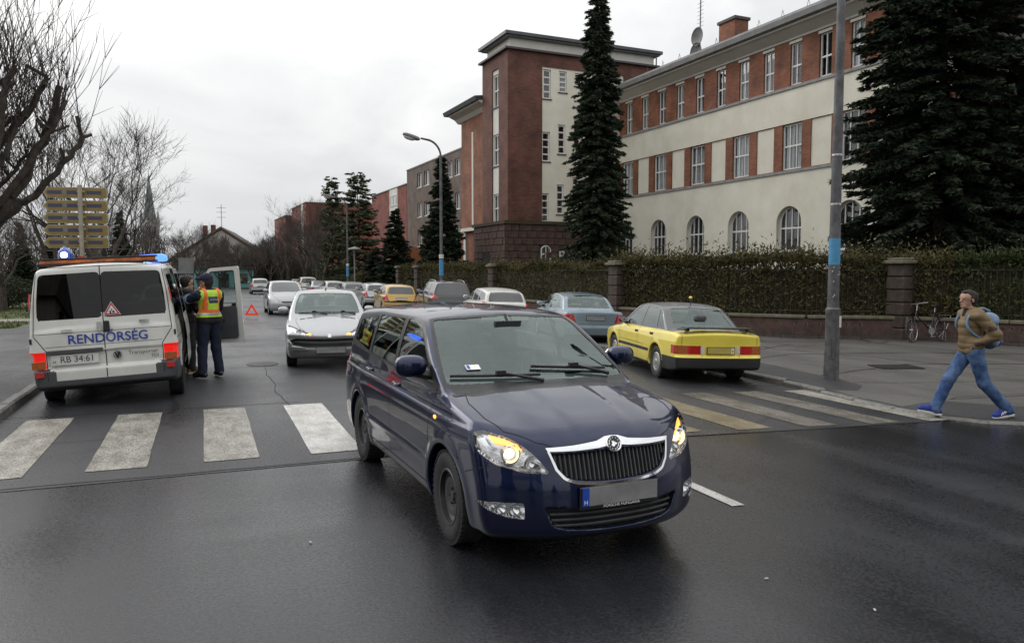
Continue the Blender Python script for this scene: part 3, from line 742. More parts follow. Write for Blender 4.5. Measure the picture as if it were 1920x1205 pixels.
def frame_at(p, nrm):
    """rotation whose z axis is the surface normal and whose y axis points up"""
    z = Vector(nrm).normalized(); y = (Vector((0, 0, 1)) - z * z.z).normalized(); x = y.cross(z)
    return Matrix((x, y, z)).transposed().to_euler()
def unit_n(f, p):
    g = grad(f, np.array([p])); return g[0] / np.linalg.norm(g[0])
def FAB_EXTRA(root, f, ob):
    f0 = car_f(dict(FAB, recess=[])); gr = ob['grille'][0]
    # bright surround of the grille, thicker along its top
    m = MB(); top = [(-.415, .722), (-.25, .722), (-.10, .728), (-.05, .735), (0, .738), (.05, .735), (.10, .728), (.25, .722), (.415, .722)]; upp = [(-.425, .742), (-.25, .750), (-.10, .765), (-.055, .782), (0, .786), (.055, .782), (.10, .765), (.25, .750), (.425, .742)]
    surf_strip(m, f0, top, upp, .010, 4)
    lo = [(-.405, .722), (-.372, .625), (-.33, .575), (-.272, .553), (-.14, .538), (0, .533), (.14, .538), (.272, .553), (.33, .575), (.372, .625), (.405, .722)]
    lo2 = [(-.418, .722), (-.386, .618), (-.342, .563), (-.278, .539), (-.14, .523), (0, .518), (.14, .523), (.278, .539), (.342, .563), (.386, .618), (.418, .722)]
    surf_strip(m, f0, lo, lo2, .008, 3, n=50)
    m.build('grille_surround', MAT['chrome'], root, True)
    for y in np.linspace(-.375, .375, 27):
        zt = .712; zl = float(np.interp(abs(y), [0, .14, .27, .325, .365, .40], [.543, .549, .563, .583, .628, .70]))
        if zt - zl < .03: continue
        P = root_along(f0, [[0, y, zl], [0, y, (zl + zt) / 2], [0, y, zt]], 0, 3.2, 0); b = MB()
        P = P - [.016, 0, 0]
        for a_, c_ in ((P[0], P[1]), (P[1], P[2])):
            for s in (-1, 1):
                b.face(a_ + [0, s * .0035, 0], c_ + [0, s * .0035, 0], c_ + [-.05, s * .006, 0], a_ + [-.05, s * .006, 0])
            b.face(a_ + [0, -.0035, 0], a_ + [0, .0035, 0], c_ + [0, .0035, 0], c_ + [0, -.0035, 0])
        b.build('slat', MAT['grey_plastic'], gr)
    ai = ob['air_intake'][0]
    for z in (.29, .325, .36):
        yl = .40 + (z - .29) * .3; q = np.array([[0, y, z] for y in np.linspace(-yl, yl, 17)]); P = root_along(f0, q, 0, 3.2, 0) - [.03, 0, 0]
        MB().tube([tuple(p) for p in P], .007, 5).build('slat', MAT['grey_plastic'], ai)
    # badge: ring with a winged arrow
    p = on_front(f0, 0, .742); nn = unit_n(f0, p); bd = empty('badge', p + nn * .012); bd.rotation_euler = frame_at(p, nn); bd.parent = root
    MB().lathe([(0, -.012), (.052, -.012), (.052, .004), (.047, .008), (.043, .004), (.043, .001), (0, .001)], 36).build('badge_ring', MAT['chrome'], bd, True)
    MB().lathe([(0, .002), (.042, .002)], 36).build('badge_field', MAT['ink'], bd)
    MB().lathe([(.029, .003), (.031, .005), (.033, .003)], 36).build('badge_inner_ring', MAT['chrome'], bd, True)
    ar = MB(); ar.prism([(-.020, -.014), (-.008, -.020), (.004, -.016), (.002, -.010), (.018, -.006), (.022, .004), (.010, .000), (.012, .010), (.003, .006), (.002, .017), (-.006, .010), (-.010, .021), (-.014, .008), (-.012, -.004), (-.018, -.004)], .002, .006); ar.build('badge_arrow', MAT['chrome'], bd)
    for k in range(12):
        a = 2 * math.pi * k / 12; MB().box((.037 * math.cos(a), .037 * math.sin(a), .003), (.006, .003, .003), Matrix.Rotation(a, 3, 'Z')).build('badge_mark', MAT['chrome'], bd)
    # headlights
    for ln in ob['headlight']:
        s = 1 if np.mean([v.co.y for v in ln.data.vertices]) > 0 else -1
        lamp_housing(ln, .075, MAT['reflector'])
        def P(y, z, back): 
            q = root_along(f0, [[0, s * y, z]], 0, 3.2, 0)[0]; return Vector((q[0] - back, q[1], q[2]))
        c = P(.60, .70, .055)
        MB().lathe([(.060, .030), (.052, .034), (.046, .010), (.044, -.03)], 28, 'x', c).build('projector_ring', MAT['chrome'], ln, True)
        MB().lathe([(.0, .022), (.014, .020), (.025, .013), (.033, .0)], 28, 'x', c).build('projector_lens', MAT['bulb_lit'], ln, True)
        c2 = P(.50, .65, .05); MB().lathe([(.0, -.02), (.02, -.015), (.036, .0), (.044, .02), (.047, .02)], 24, 'x', c2).build('high_beam_bowl', MAT['chrome'], ln, True)
        st = MB(); surf_strip(st, f0, [(s * .55, .728), (s * .62, .755), (s * .69, .770)], [(s * .57, .762), (s * .63, .790), (s * .70, .808)], -.018, 3); st.build('indicator', MAT['amber_lit'], ln, True)
        st = MB(); surf_strip(st, f0, [(s * .71, .72), (s * .735, .745), (s * .75, .79)], [(s * .69, .73), (s * .712, .755), (s * .725, .80)], -.02, 3); st.build('side_reflector', MAT['chrome'], ln, True)
        st = MB(); surf_strip(st, f0, [(s * .44, .612), (s * .55, .614), (s * .66, .642)], [(s * .445, .628), (s * .55, .628), (s * .66, .655)], -.015, 2); st.build('lower_bezel', MAT['chrome'], ln, True)
    for ln in ob['fog_light']:
        s = 1 if np.mean([v.co.y for v in ln.data.vertices]) > 0 else -1
        lamp_housing(ln, .05, MAT['reflector'])
        for y, r_ in ((.605, .036), (.67, .033), (.715, .02)):
            q = root_along(f0, [[0, s * y, .388]], 0, 3.2, 0)[0]; MB().lathe([(0, -.03), (r_ * .5, -.024), (r_ * .9, -.004), (r_, -.004)], 20, 'x', (q[0] - .012, q[1], q[2])).build('fog_bowl', MAT['chrome'], ln, True)
    # number plate
    pl = empty('number_plate', (2.095, 0, .462)); pl.parent = root; pl.rotation_euler = (R(90), 0, R(90)); pl.location.x = on_front(f0, 0, .46)[0] + .012
    MB().box((0, -.004, -.006), (.545, .135, .012)).build('plate_frame', MAT['black_plastic'], pl, False, True, .004)
    MB().box((.022, .006, .004), (.472, .108, .004)).build('plate_field', MAT['plate_grey'], pl)
    MB().box((-.237, .006, .0041), (.044, .108, .004)).build('plate_band', MAT['plate_blue'], pl)
    text_mesh('plate_letter', 'H', .036, MAT['white_ink'], pl, (-.237, -.026, .0065))
    text_mesh('frame_text', 'PORSCHE HUNGARIA', .026, MAT['white_ink'], pl, (.01, -.060, .0012), extrude=.0006)
    # mirrors, handles, wipers, side repeaters, sticker, aerial
    mirrors(f0, root, 'blue_paint', .70, 1.06, (.075, .115, .078), .12)
    handles(f0, root, [(-.02, .885), (-.92, .90)], 'blue_paint', ob)
    wiper(f0, root, -.66, -.02, (1.045, 1.035)); wiper(f0, root, -.05, .56, (1.085, 1.045))
    for s in (1, -1):
        q = on_side(f0, 1.02, .80, s); blob('side_repeater', MAT['amber_lit'], root, q, (.028, .008, .014), 2)
    q = root_along(f0, [[0, -.52, 1.085], [0, -.42, 1.087], [0, -.42, 1.115], [0, -.52, 1.113]], 0, 2, 0) + [.004, 0, .004]
    sk = MB(); sk.face(*q); sk.build('permit_sticker', MAT['white_ink'], root)
    q2 = root_along(f0, [[0, -.512, 1.09], [0, -.492, 1.09], [0, -.492, 1.11], [0, -.512, 1.11]], 0, 2, 0) + [.006, 0, .006]; MB().face(*q2).build('sticker_emblem', MAT['plate_blue'], root)
    b = MB(); b.box((.42, 0, 1.36), (.03, .22, .065)); b.tube([(.42, 0, 1.38), (.36, 0, 1.44)], .01, 6); b.build('rear_view_mirror', MAT['black_plastic'], root, True)
    z = root_along(f0, [[-1.75, 0, 0]], 2, 1.8, .8)[0]; MB().tube([tuple(z), (z[0] - .12, 0, z[2] + .30)], [.006, .003], 5).build('aerial', MAT['black_plastic'], root)
def blue_estate(loc, rz):
    root, f, ob = build_car(FAB, 'estate_car', 'blue_paint', loc, rz, 'dark blue estate car with lit headlights, nearest to the viewer', steer=R(-1))
    FAB_EXTRA(root, f, ob); root.scale = (1.02, 1.02, 1.02)
    return root
# ---------------------------------------------------------------- the other vehicles
mat('silver_paint', (0.36, 0.37, 0.38), 0.35, 0.55, coat=0.8, rvar=0.06); mat('white_paint', (0.62, 0.62, 0.58), 0.35, coat=0.6, var=0.07, vscale=2.5, rvar=0.1)
mat('yellow_paint', (0.76, 0.62, 0.075), 0.35, coat=0.7, var=0.06, vscale=3); mat('pale_blue_paint', (0.17, 0.225, 0.27), 0.35, 0.5, coat=0.8); mat('gold_paint', (0.42, 0.27, 0.06), 0.35, 0.45, coat=0.8)
mat('dark_grey_paint', (0.02, 0.021, 0.023), 0.3, 0.3, coat=0.9); mat('red_paint', (0.25, 0.02, 0.02), 0.35, coat=0.8); mat('dirty_grey_paint', (0.20, 0.20, 0.20), 0.4, 0.4, coat=0.5)
mat('roof_grey', (0.075, 0.078, 0.085), 0.4, coat=0.5); mat('blue_ink', (0.02, 0.05, 0.30), 0.5); mat('blue_lit', (0.02, 0.06, 0.5), 0.2, emit=(0.08, 0.2, 1.0), emit_s=2.5); mat('blue_lens', (0.02, 0.07, 0.42), 0.15, coat=0.8)
mat('flash_lit', (1, 1, 1), 0.2, emit=(0.75, 0.85, 1.0), emit_s=14.0); mat('orange_lens', (0.40, 0.10, 0.015), 0.2, coat=0.5, var=0.5, vscale=9); mat('sticker_red', (0.55, 0.03, 0.03), 0.5)
mat('dirty_white', (0.42, 0.42, 0.40), 0.45, coat=0.3, var=0.35, vscale=4, bump=0.1, bscale=6)
def spec(id, h, wb, fo, ro, hw, ztop, belt, th, wsl, rearl, zr, wgh, **k):
    ax = wb / 2; X1, X0 = ax + fo, -ax - ro
    S = dict(id=id, h=h, wb=wb, len=(X0, X1), wmax=hw + .03, ztop=ztop, tyre_r=.30, tyre_w=.19, rim_r=.185, yw=hw - .015, arch=.35,
        wx=[(X0 - .1, hw - .06), (X0 + .4, hw - .015), (-ax, hw), (0, hw - .008), (ax, hw), (X1 - .4, hw - .03), (X1, hw - .07)],
        ws=[(.15, -.06), (.25, -.025), (.40, -.005), (.58, 0), (.72, -.004), (belt - .1, -.018), (belt, -.05), (belt + .1, -.1)],
        th=th, zb=[(X0, .28), (X0 + .5, .21), (0, .20), (X1 - .4, .19), (X1, .21)],
        xf=[(.13, X1 - .12), (.22, X1 - .04), (.35, X1), (.50, X1 - .005), (.60, X1 - .04), (.70, X1 - .10), (.80, X1 - .22), (1.0, X1 - .4)],
        xr=[(.2, X0 + .08), (.32, X0 + .01), (.5, X0), (.6, X0 + .02), (.95, X0 + .05), (1.2, X0 + .1)], cf=(.28, 2.6), cr=(.10, 3.0), zr=zr, wg=wgh, zbelt=belt, tumble=.2, tum2=.35,
        ws_line=wsl, rear_line=rearl, k=(.05, .05, .025), seats=(.28, (-.1, -.95), .35), dash=(wsl[0][0] - .38, wsl[0][1]))
    S.update(k); return S
def glasshouse(S, z0, zt, rz0, rzt, sides, m0=.085, mt=.075, wm='windscreen', sm='side_glass', rm='side_glass', trim=True):
    """window regions: windscreen, rear window, side windows"""
    wgf = lut(S['wg']); sl, rl = S['ws_line'], S['rear_line']
    def hw(z, line, sgn, mg):
        x = line[0][0] - sgn * line[1] * (z - line[0][1]); return float(wgf(x)) - S['tumble'] * (z - S['zbelt']) - S['tum2'] * max(z - S['zbelt'], 0)**2 - mg
    out = [dict(name='window', view='side', poly=rpoly(p, .03), mat=sm, glass=True, off=-.004, n=.5, parent='door') for p in sides]
    zm = (z0 + zt) / 2; out.append(dict(name='windscreen', view='front', poly=rpoly([(-.1, z0), (hw(z0, sl, 1, m0), z0), (hw(zm, sl, 1, m0 * .7 + mt * .3), zm), (hw(zt, sl, 1, mt), zt - .02), (-.1, zt)], .05), mat=wm, glass=True, off=-.004, n=.2, xr=(0, 3)))
    zm = (rz0 + rzt) / 2; out.append(dict(name='rear_window', view='rear', poly=rpoly([(-.1, rz0), (hw(rz0, rl, -1, m0), rz0), (hw(zm, rl, -1, m0), zm), (hw(rzt, rl, -1, mt), rzt - .02), (-.1, rzt)], .06), mat=rm, glass=True, off=-.004, n=.2, xr=(-3, -.5)))
    return out
def plate(root, p, rear, field='plate_white', w=.52, hh=.11, band=True, frame='black_plastic'):
    pl = empty('number_plate', p); pl.parent = root; pl.rotation_euler = (R(90), 0, R(-90 if rear else 90))
    MB().box((0, 0, -.005), (w + .02, hh + .02, .01)).build('plate_frame', MAT[frame], pl); MB().box((0, 0, .003), (w, hh, .004)).build('plate_field', MAT[field], pl)
    if band: MB().box((-w / 2 + .02, 0, .0045), (.04, hh - .006, .004)).build('plate_band', MAT['plate_blue'], pl)
    return pl
# -- small silver hatchback with a damaged front bumper
H206 = spec('hatch_a', .02, 2.44, .80, .60, .80, 1.44, .95,
    [(-2, .93), (0, .95), (.8, .97), (1.05, .945), (1.3, .895), (1.55, .825), (1.8, .735), (1.95, .665), (2.05, .58)], ((1.08, .93), 2.05, .22), ((-1.78, .95), .50, .14),
    [(-1.9, 1.24), (-1.5, 1.35), (-.9, 1.42), (-.3, 1.44), (.1, 1.41), (.4, 1.32), (.8, 1.1)], [(-1.9, .68), (-1, .745), (0, .755), (.8, .745), (1.2, .70)],
    xf=[(.13, 1.90), (.22, 1.98), (.35, 2.02), (.48, 2.02), (.56, 1.98), (.62, 1.985), (.68, 1.93), (.76, 1.80), (1, 1.5)], cf=(.34, 2.4), crown=.05, hood_crown=.10, tumble=.22)
H206['recess'] = [('front', [(-.1, .555), (.60, .560), (.70, .52), (.66, .44), (.40, .40), (-.1, .40)], .06)]
H206['regions'] = glasshouse(H206, .975, 1.37, 1.0, 1.30, [[(.80, .98), (-.12, .985), (-.10, 1.34), (.12, 1.335), (.45, 1.2)], [(-.20, .985), (-1.0, 1.0), (-.95, 1.31), (-.2, 1.34)]]) + [
    dict(name='damaged_bumper', view='front', poly=[(-.1, .558), (.60, .562), (.705, .52), (.66, .44), (.40, .398), (-.1, .398)], mat='black_plastic', n=-2, xr=(1.4, 2.2)),
    dict(name='headlight', view='front', poly=rpoly([(.27, .628), (.42, .605), (.60, .635), (.735, .74), (.75, .79), (.70, .785), (.55, .735), (.38, .672)], .03), mat='lens_clear', open=True, n=.05, xr=(1.2, 2.2)),
    dict(name='air_vent', view='top', poly=[(1.20, .30), (1.20, .40), (1.13, .40), (1.13, .30)], mat='black_plastic', n=.3), dict(name='air_vent', view='top', poly=[(1.20, .43), (1.20, .53), (1.13, .53), (1.13, .43)], mat='black_plastic', n=.3),
    dict(name='bumper', view='front', poly=[(-.1, .1), (.9, .1), (.9, .40), (-.1, .40)], mat='dirty_grey_paint', n=.1, xr=(1.5, 2.2)),
    dict(name='bonnet', view='top', poly=[(1.06, -.1), (1.04, .60), (1.3, .60), (1.6, .55), (1.85, .42), (1.96, .25), (2.0, -.1)], mat='paint', n=.3),
    dict(name='door', view='side', poly=[(.85, .28), (-.15, .28), (-.15, 1.37), (.2, 1.37), (.85, .96)], mat='paint', n=.25)]
H206['seams'] = [('side', [(.85, .28), (.88, .95)]), ('side', [(-.15, .28), (-.15, .97)]), ('top', [(1.06, .60), (1.3, .60), (1.6, .55), (1.85, .42)])]
# -- small upright silver car further up the road
YAR = spec('hatch_b', .03, 2.37, .68, .57, .80, 1.50, .96, [(-2, .95), (0, .96), (.8, 1.0), (1.1, .97), (1.4, .90), (1.65, .80), (1.85, .66), (1.95, .55)], ((1.15, .97), 1.55, .22), ((-1.68, .95), .30, .12),
    [(-1.8, 1.36), (-1.4, 1.45), (-.6, 1.50), (0, 1.49), (.3, 1.45), (.6, 1.32), (1, 1.1)], [(-1.8, .70), (-1, .75), (0, .76), (.8, .745), (1.2, .70)], hood_crown=.11, crown=.05, cf=(.30, 2.3))
YAR['regions'] = glasshouse(YAR, 1.01, 1.43, 1.0, 1.38, [[(.85, 1.0), (-.08, 1.0), (-.06, 1.40), (.2, 1.40), (.55, 1.25)], [(-.16, 1.0), (-1.0, 1.02), (-.95, 1.38), (-.16, 1.40)]]) + [
    dict(name='headlight', view='front', poly=rpoly([(.36, .60), (.50, .565), (.66, .61), (.73, .70), (.70, .76), (.58, .75), (.42, .67)], .04), mat='white_lens', n=.05, xr=(1.0, 2.2)),
    dict(name='grille', view='front', poly=rpoly([(-.1, .61), (.28, .615), (.24, .545), (-.1, .535)], .02), mat='black_plastic', n=.1), dict(name='air_intake', view='front', poly=rpoly([(-.1, .40), (.42, .40), (.38, .28), (-.1, .27)], .02), mat='black_plastic', n=.1),
    dict(name='bonnet', view='top', poly=[(1.12, -.1), (1.1, .60), (1.5, .55), (1.8, .35), (1.86, -.1)], mat='paint', n=.3)]
YAR['seams'] = [('top', [(1.12, .60), (1.5, .55), (1.78, .36)]), ('side', [(.85, .28), (.88, .98)]), ('side', [(-.12, .28), (-.12, 1.0)])]
# -- yellow saloon with grey roof and black spoiler
AUD = spec('saloon_a', .018, 2.55, .85, 1.0, .842, 1.38, .88, [(-2.3, .90), (-1.9, .945), (-1.2, .935), (0, .90), (.8, .905), (1.1, .88), (1.5, .83), (1.9, .75), (2.1, .66)], ((1.15, .87), 1.75, .20), ((-1.62, .915), 1.50, .22),
    [(-1.7, 1.15), (-1.25, 1.27), (-.8, 1.345), (-.3, 1.375), (0, 1.37), (.3, 1.33), (.7, 1.1)], [(-1.9, .70), (-1.3, .74), (0, .77), (.8, .765), (1.2, .72)], hood_crown=.06, crown=.035, tumble=.26, tum2=.30, cf=(.18, 3.2), cr=(.10, 3.6),
    xr=[(.2, -2.20), (.30, -2.27), (.48, -2.275), (.52, -2.235), (.70, -2.235), (.88, -2.245), (1.0, -2.2)], wheel='cover', seats=(.24, (-.05, -.9), .36), k=(.045, .05, .02))
AUD['regions'] = glasshouse(AUD, .93, 1.315, .965, 1.30, [[(.78, .905), (-.20, .915), (-.17, 1.31), (.08, 1.315), (.42, 1.13)], [(-.27, .915), (-.98, .925), (-.80, 1.27), (-.25, 1.31)], [(-1.05, .925), (-1.38, .94), (-1.12, 1.17), (-.90, 1.26)]], m0=.13, mt=.10, rm='windscreen') + [
    dict(name='pillar', view='side', poly=[(1.15, .885), (-1.80, .90), (-1.80, 1.5), (1.15, 1.5)], mat='roof_grey', n=-2), dict(name='roof', view='top', poly=[(.75, -.1), (.75, .9), (-1.52, .9), (-1.52, -.1)], mat='roof_grey', n=-2, zr=(.93, 2)),
    dict(name='taillight', view='rear', poly=rpoly([(.345, .535), (.86, .535), (.86, .685), (.345, .685)], .01), mat='red_lens', n=.02, xr=(-2.4, -1.98)),
    dict(name='bumper', view='rear', poly=[(-.1, .1), (1, .1), (1, .475), (-.1, .475)], mat='black_plastic', n=.05, xr=(-2.4, -1.3)), dict(name='bumper', view='side', poly=[(-2.4, .1), (-1.64, .1), (-1.64, .44), (-1.70, .475), (-2.4, .475)], mat='black_plastic', n=.1),
    dict(name='bumper', view='front', poly=[(-.1, .1), (1, .1), (1, .50), (-.1, .50)], mat='black_plastic', n=.1, xr=(1.6, 2.4)), dict(name='rubbing_strip', view='side', poly=[(-.90, .455), (.92, .455), (.92, .515), (-.90, .515)], mat='black_plastic', n=.3), dict(name='sill', view='side', poly=[(-.9, .1), (.9, .1), (.9, .265), (-.9, .265)], mat='black_plastic', n=-2),
    dict(name='boot_lid', view='rear', poly=[(-.1, .50), (.62, .50), (.70, .70), (.70, 1.0), (-.1, 1.0)], mat='paint', n=.3), dict(name='door', view='side', poly=[(.86, .27), (-.23, .27), (-.23, .90), (.92, .90)], mat='paint', n=.25), dict(name='door', view='side', poly=[(-.235, .27), (-.88, .27), (-1.08, .62), (-1.10, .91), (-.235, .90)], mat='paint', n=.25)]
AUD['seams'] = [('side', [(.86, .27), (.92, .88)]), ('side', [(-.23, .27), (-.23, .90)]), ('side', [(-.88, .27), (-1.08, .62), (-1.10, .90)]), ('rear', [(.70, .70), (.70, .91)]), ('rear', [(.345, .49), (.345, .53)])]
# -- police van
VAN = spec('van', .024, 2.92, .92, .86, .915, 1.95, 1.06, [(-2.5, 1.10), (1.3, 1.10), (1.6, 1.10), (1.85, 1.04), (2.1, .97), (2.3, .86), (2.42, .7)], ((1.92, 1.07), 1.05, .14), ((-2.30, 1.06), .115, .05),
    [(-2.5, 1.89), (-2.2, 1.925), (-1.5, 1.95), (.4, 1.95), (.9, 1.92), (1.3, 1.78), (1.8, 1.4)], [(-2.5, .875), (-2.2, .888), (0, .892), (1.4, .885), (2.0, .83)], tumble=.075, tum2=.09, crown=.035, hood_crown=.05, tyre_r=.33, tyre_w=.205, rim_r=.195, arch=.385, yw=.90, arch_in=.27,
    ws=[(.2, -.05), (.3, -.02), (.45, 0), (.85, .0), (1.0, -.012), (1.1, -.025), (1.3, -.06)], xr=[(.25, -2.26), (.33, -2.345), (.52, -2.35), (.57, -2.305), (1.0, -2.305), (1.2, -2.29)], cr=(.05, 5), cf=(.30, 2.8), k=(.06, .075, .03), k_top=.05, seats=(.55, (.75, -.6), .45), dash=(1.35, 1.12), zlo=.15, wheel='steel')
VAN['regions'] = glasshouse(VAN, 1.15, 1.76, 1.19, 1.80, [[(1.42, 1.14), (.62, 1.14), (.62, 1.74), (.95, 1.74)], [(.45, 1.14), (-.60, 1.14), (-.60, 1.74), (.45, 1.74)], [(-.80, 1.14), (-2.0, 1.14), (-1.94, 1.74), (-.80, 1.74)]], m0=.075, mt=.055, rm='dark_glass', sm='dark_glass')
VAN['regions'] = [r for r in VAN['regions'] if r['name'] != 'rear_window'] + [
    dict(name='rear_window', view='rear', poly=rpoly([(.008, 1.20), (.785, 1.20), (.775, 1.45), (.735, 1.80), (.008, 1.815)], .06), mat='dark_glass', glass=True, off=-.004, n=.3),
    dict(name='taillight', view='rear', poly=[(.715, .56), (1, .56), (1, .785), (.715, .785)], mat='red_lens_lit', n=.02, xr=(-2.5, -2.05)), dict(name='taillight', view='side', poly=[(-2.5, .56), (-2.22, .56), (-2.22, .785), (-2.5, .785)], mat='red_lens_lit', n=.2),
    dict(name='bumper', view='rear', poly=[(-.1, .1), (1, .1), (1, .56), (.715, .56), (.69, .395), (-.1, .395)], mat='grey_plastic', n=-.2, xr=(-2.5, -1.95)), dict(name='bumper', view='side', poly=[(-2.5, .1), (-1.86, .1), (-1.86, .40), (-2.2, .56), (-2.5, .56)], mat='grey_plastic', n=.05),
    dict(name='rear_door', view='rear', poly=[(0.004, .40), (.70, .40), (.705, .80), (.835, 1.0), (.80, 1.55), (.75, 1.885), (.004, 1.90)], mat='paint', n=.3),
    dict(name='front_door', view='side', poly=[(1.30, .42), (.55, .42), (.55, 1.80), (.93, 1.80), (1.56, 1.08), (1.56, .80)], mat='paint', n=.3), dict(name='sliding_door', view='side', poly=[(.535, .36), (-.68, .36), (-.68, 1.82), (.535, 1.82)], mat='paint', n=.3)]
VAN['seams'] = [('rear', [(.0, .40), (.0, 1.90)], False, .012), ('rear', [(.70, .40), (.705, .80), (.838, 1.0), (.80, 1.55), (.752, 1.885)], False, .01), ('rear', [(0, 1.893), (.75, 1.885)], False, .01), ('side', [(-2.15, .60), (-2.15, 1.80)]), ('side', [(-2.25, .86), (-.70, .86)], False, .012), ('rear', [(0, .845), (.705, .845)], False, .006), ('rear', [(0, 1.02), (.83, 1.02)], False, .006)]
# -- parked cars further along
OCT = spec('saloon_b', .03, 2.51, .86, 1.14, .865, 1.43, .93, [(-2.5, .93), (-2.2, .985), (-1.5, .985), (0, .95), (.9, .95), (1.3, .92), (1.8, .82), (2.1, .68)], ((1.15, .93), 1.7, .20), ((-1.80, .97), 1.35, .22), [(-1.8, 1.2), (-1.3, 1.33), (-.7, 1.41), (-.2, 1.43), (.2, 1.40), (.6, 1.2)], [(-2, .72), (-1, .77), (0, .79), (1, .77), (1.3, .72)], wheel='cover', tumble=.24)
OCT['regions'] = glasshouse(OCT, .98, 1.37, 1.02, 1.35, [[(.85, .96), (-.15, .97), (-.12, 1.36), (.1, 1.36), (.5, 1.16)], [(-.22, .97), (-1.05, .98), (-.85, 1.32), (-.22, 1.36)], [(-1.10, .985), (-1.40, .995), (-1.1, 1.22), (-.92, 1.31)]], m0=.11, mt=.09, rm='windscreen') + [
    dict(name='taillight', view='rear', poly=rpoly([(.52, .66), (.9, .66), (.9, .88), (.60, .88)], .02), mat='red_lens', n=.02, xr=(-2.5, -1.9)), dict(name='boot_lid', view='rear', poly=[(-.1, .62), (.55, .62), (.66, .95), (-.1, .98)], mat='paint', n=.3), dict(name='bumper', view='rear', poly=[(-.1, .1), (1, .1), (1, .34), (-.1, .34)], mat='black_plastic', n=.1)]
OCT['seams'] = [('rear', [(.55, .62), (.64, .95)]), ('rear', [(0, .62), (.55, .62)]), ('side', [(-.18, .3), (-.18, .95)]), ('side', [(-1.0, .4), (-1.1, .95)])]
SUV = spec('suv', .035, 2.62, .90, .98, .89, 1.70, 1.10, [(-2.5, 1.08), (0, 1.12), (.9, 1.14), (1.3, 1.10), (1.8, 1.0), (2.1, .82)], ((1.2, 1.12), 1.5, .2), ((-2.20, 1.10), .45, .12), [(-2.2, 1.56), (-1.7, 1.65), (-.8, 1.70), (-.2, 1.69), (.3, 1.62), (.7, 1.4)], [(-2.3, .76), (-1, .82), (0, .83), (1.2, .78)], tyre_r=.35, rim_r=.215, tyre_w=.22, arch=.40, wheel='alloy')
SUV['regions'] = glasshouse(SUV, 1.17, 1.62, 1.13, 1.58, [[(.85, 1.14), (-.15, 1.15), (-.12, 1.60), (.1, 1.60), (.5, 1.4)], [(-.22, 1.15), (-1.05, 1.17), (-1.0, 1.58), (-.22, 1.60)], [(-1.15, 1.18), (-1.75, 1.26), (-1.6, 1.50), (-1.1, 1.57)]], rm='dark_glass', sm='dark_glass') + [
    dict(name='taillight', view='rear', poly=rpoly([(.58, .98), (1, .98), (1, 1.20), (.70, 1.14)], .02), mat='red_lens', n=.02, xr=(-2.5, -1.8)), dict(name='bumper', view='rear', poly=[(-.1, .1), (1, .1), (1, .55), (-.1, .55)], mat='black_plastic', n=.1), dict(name='tailgate', view='rear', poly=[(-.1, .6), (.66, .6), (.70, 1.1), (.62, 1.65), (-.1, 1.68)], mat='paint', n=.3)]
SUV['seams'] = [('side', [(-.18, .3), (-.18, 1.1)]), ('rear', [(.66, .6), (.70, 1.05)])]
HTB = spec('hatch_c', .035, 2.50, .80, .70, .82, 1.46, .96, [(-2, .96), (0, .97), (.8, .98), (1.2, .94), (1.6, .84), (1.9, .68), (2.0, .58)], ((1.1, .95), 1.75, .22), ((-1.90, .96), .45, .14), [(-2.0, 1.28), (-1.6, 1.38), (-.9, 1.45), (-.3, 1.46), (.1, 1.43), (.5, 1.27), (.8, 1.1)], [(-2, .70), (-1, .76), (0, .775), (.9, .76), (1.2, .72)], wheel='cover')
HTB['regions'] = glasshouse(HTB, 1.0, 1.39, 1.0, 1.34, [[(.82, .985), (-.12, .99), (-.10, 1.38), (.15, 1.38), (.5, 1.2)], [(-.20, .99), (-1.0, 1.0), (-.98, 1.36), (-.2, 1.38)], [(-1.1, 1.02), (-1.6, 1.06), (-1.45, 1.27), (-1.05, 1.34)]]) + [
    dict(name='taillight', view='rear', poly=rpoly([(.58, .70), (.9, .70), (.9, 1.0), (.66, .96)], .02), mat='red_lens', n=.02, xr=(-2.2, -1.5)), dict(name='headlight', view='front', poly=rpoly([(.38, .60), (.66, .61), (.76, .74), (.60, .73)], .03), mat='white_lens', n=.05, xr=(1, 2.2)),
    dict(name='tailgate', view='rear', poly=[(-.1, .6), (.60, .6), (.66, .96), (.58, 1.36), (-.1, 1.40)], mat='paint', n=.3), dict(name='bumper', view='rear', poly=[(-.1, .1), (1, .1), (1, .38), (-.1, .38)], mat='black_plastic', n=.1), dict(name='grille', view='front', poly=rpoly([(-.1, .62), (.30, .62), (.26, .54), (-.1, .53)], .02), mat='black_plastic', n=.1)]
HTB['seams'] = [('side', [(-.16, .3), (-.16, .98)]), ('rear', [(.60, .6), (.66, .96)])]
WGN = spec('wagon', .035, 2.70, .90, 1.05, .86, 1.46, .96, [(-2.5, .96), (0, .97), (.9, .97), (1.3, .93), (1.8, .84), (2.1, .68)], ((1.15, .95), 1.75, .2), ((-2.30, .96), .60, .14), [(-2.3, 1.26), (-1.8, 1.38), (-1, 1.45), (-.3, 1.46), (.1, 1.43), (.6, 1.2)], [(-2.3, .72), (-1, .78), (0, .79), (1, .77), (1.3, .72)], wheel='cover')
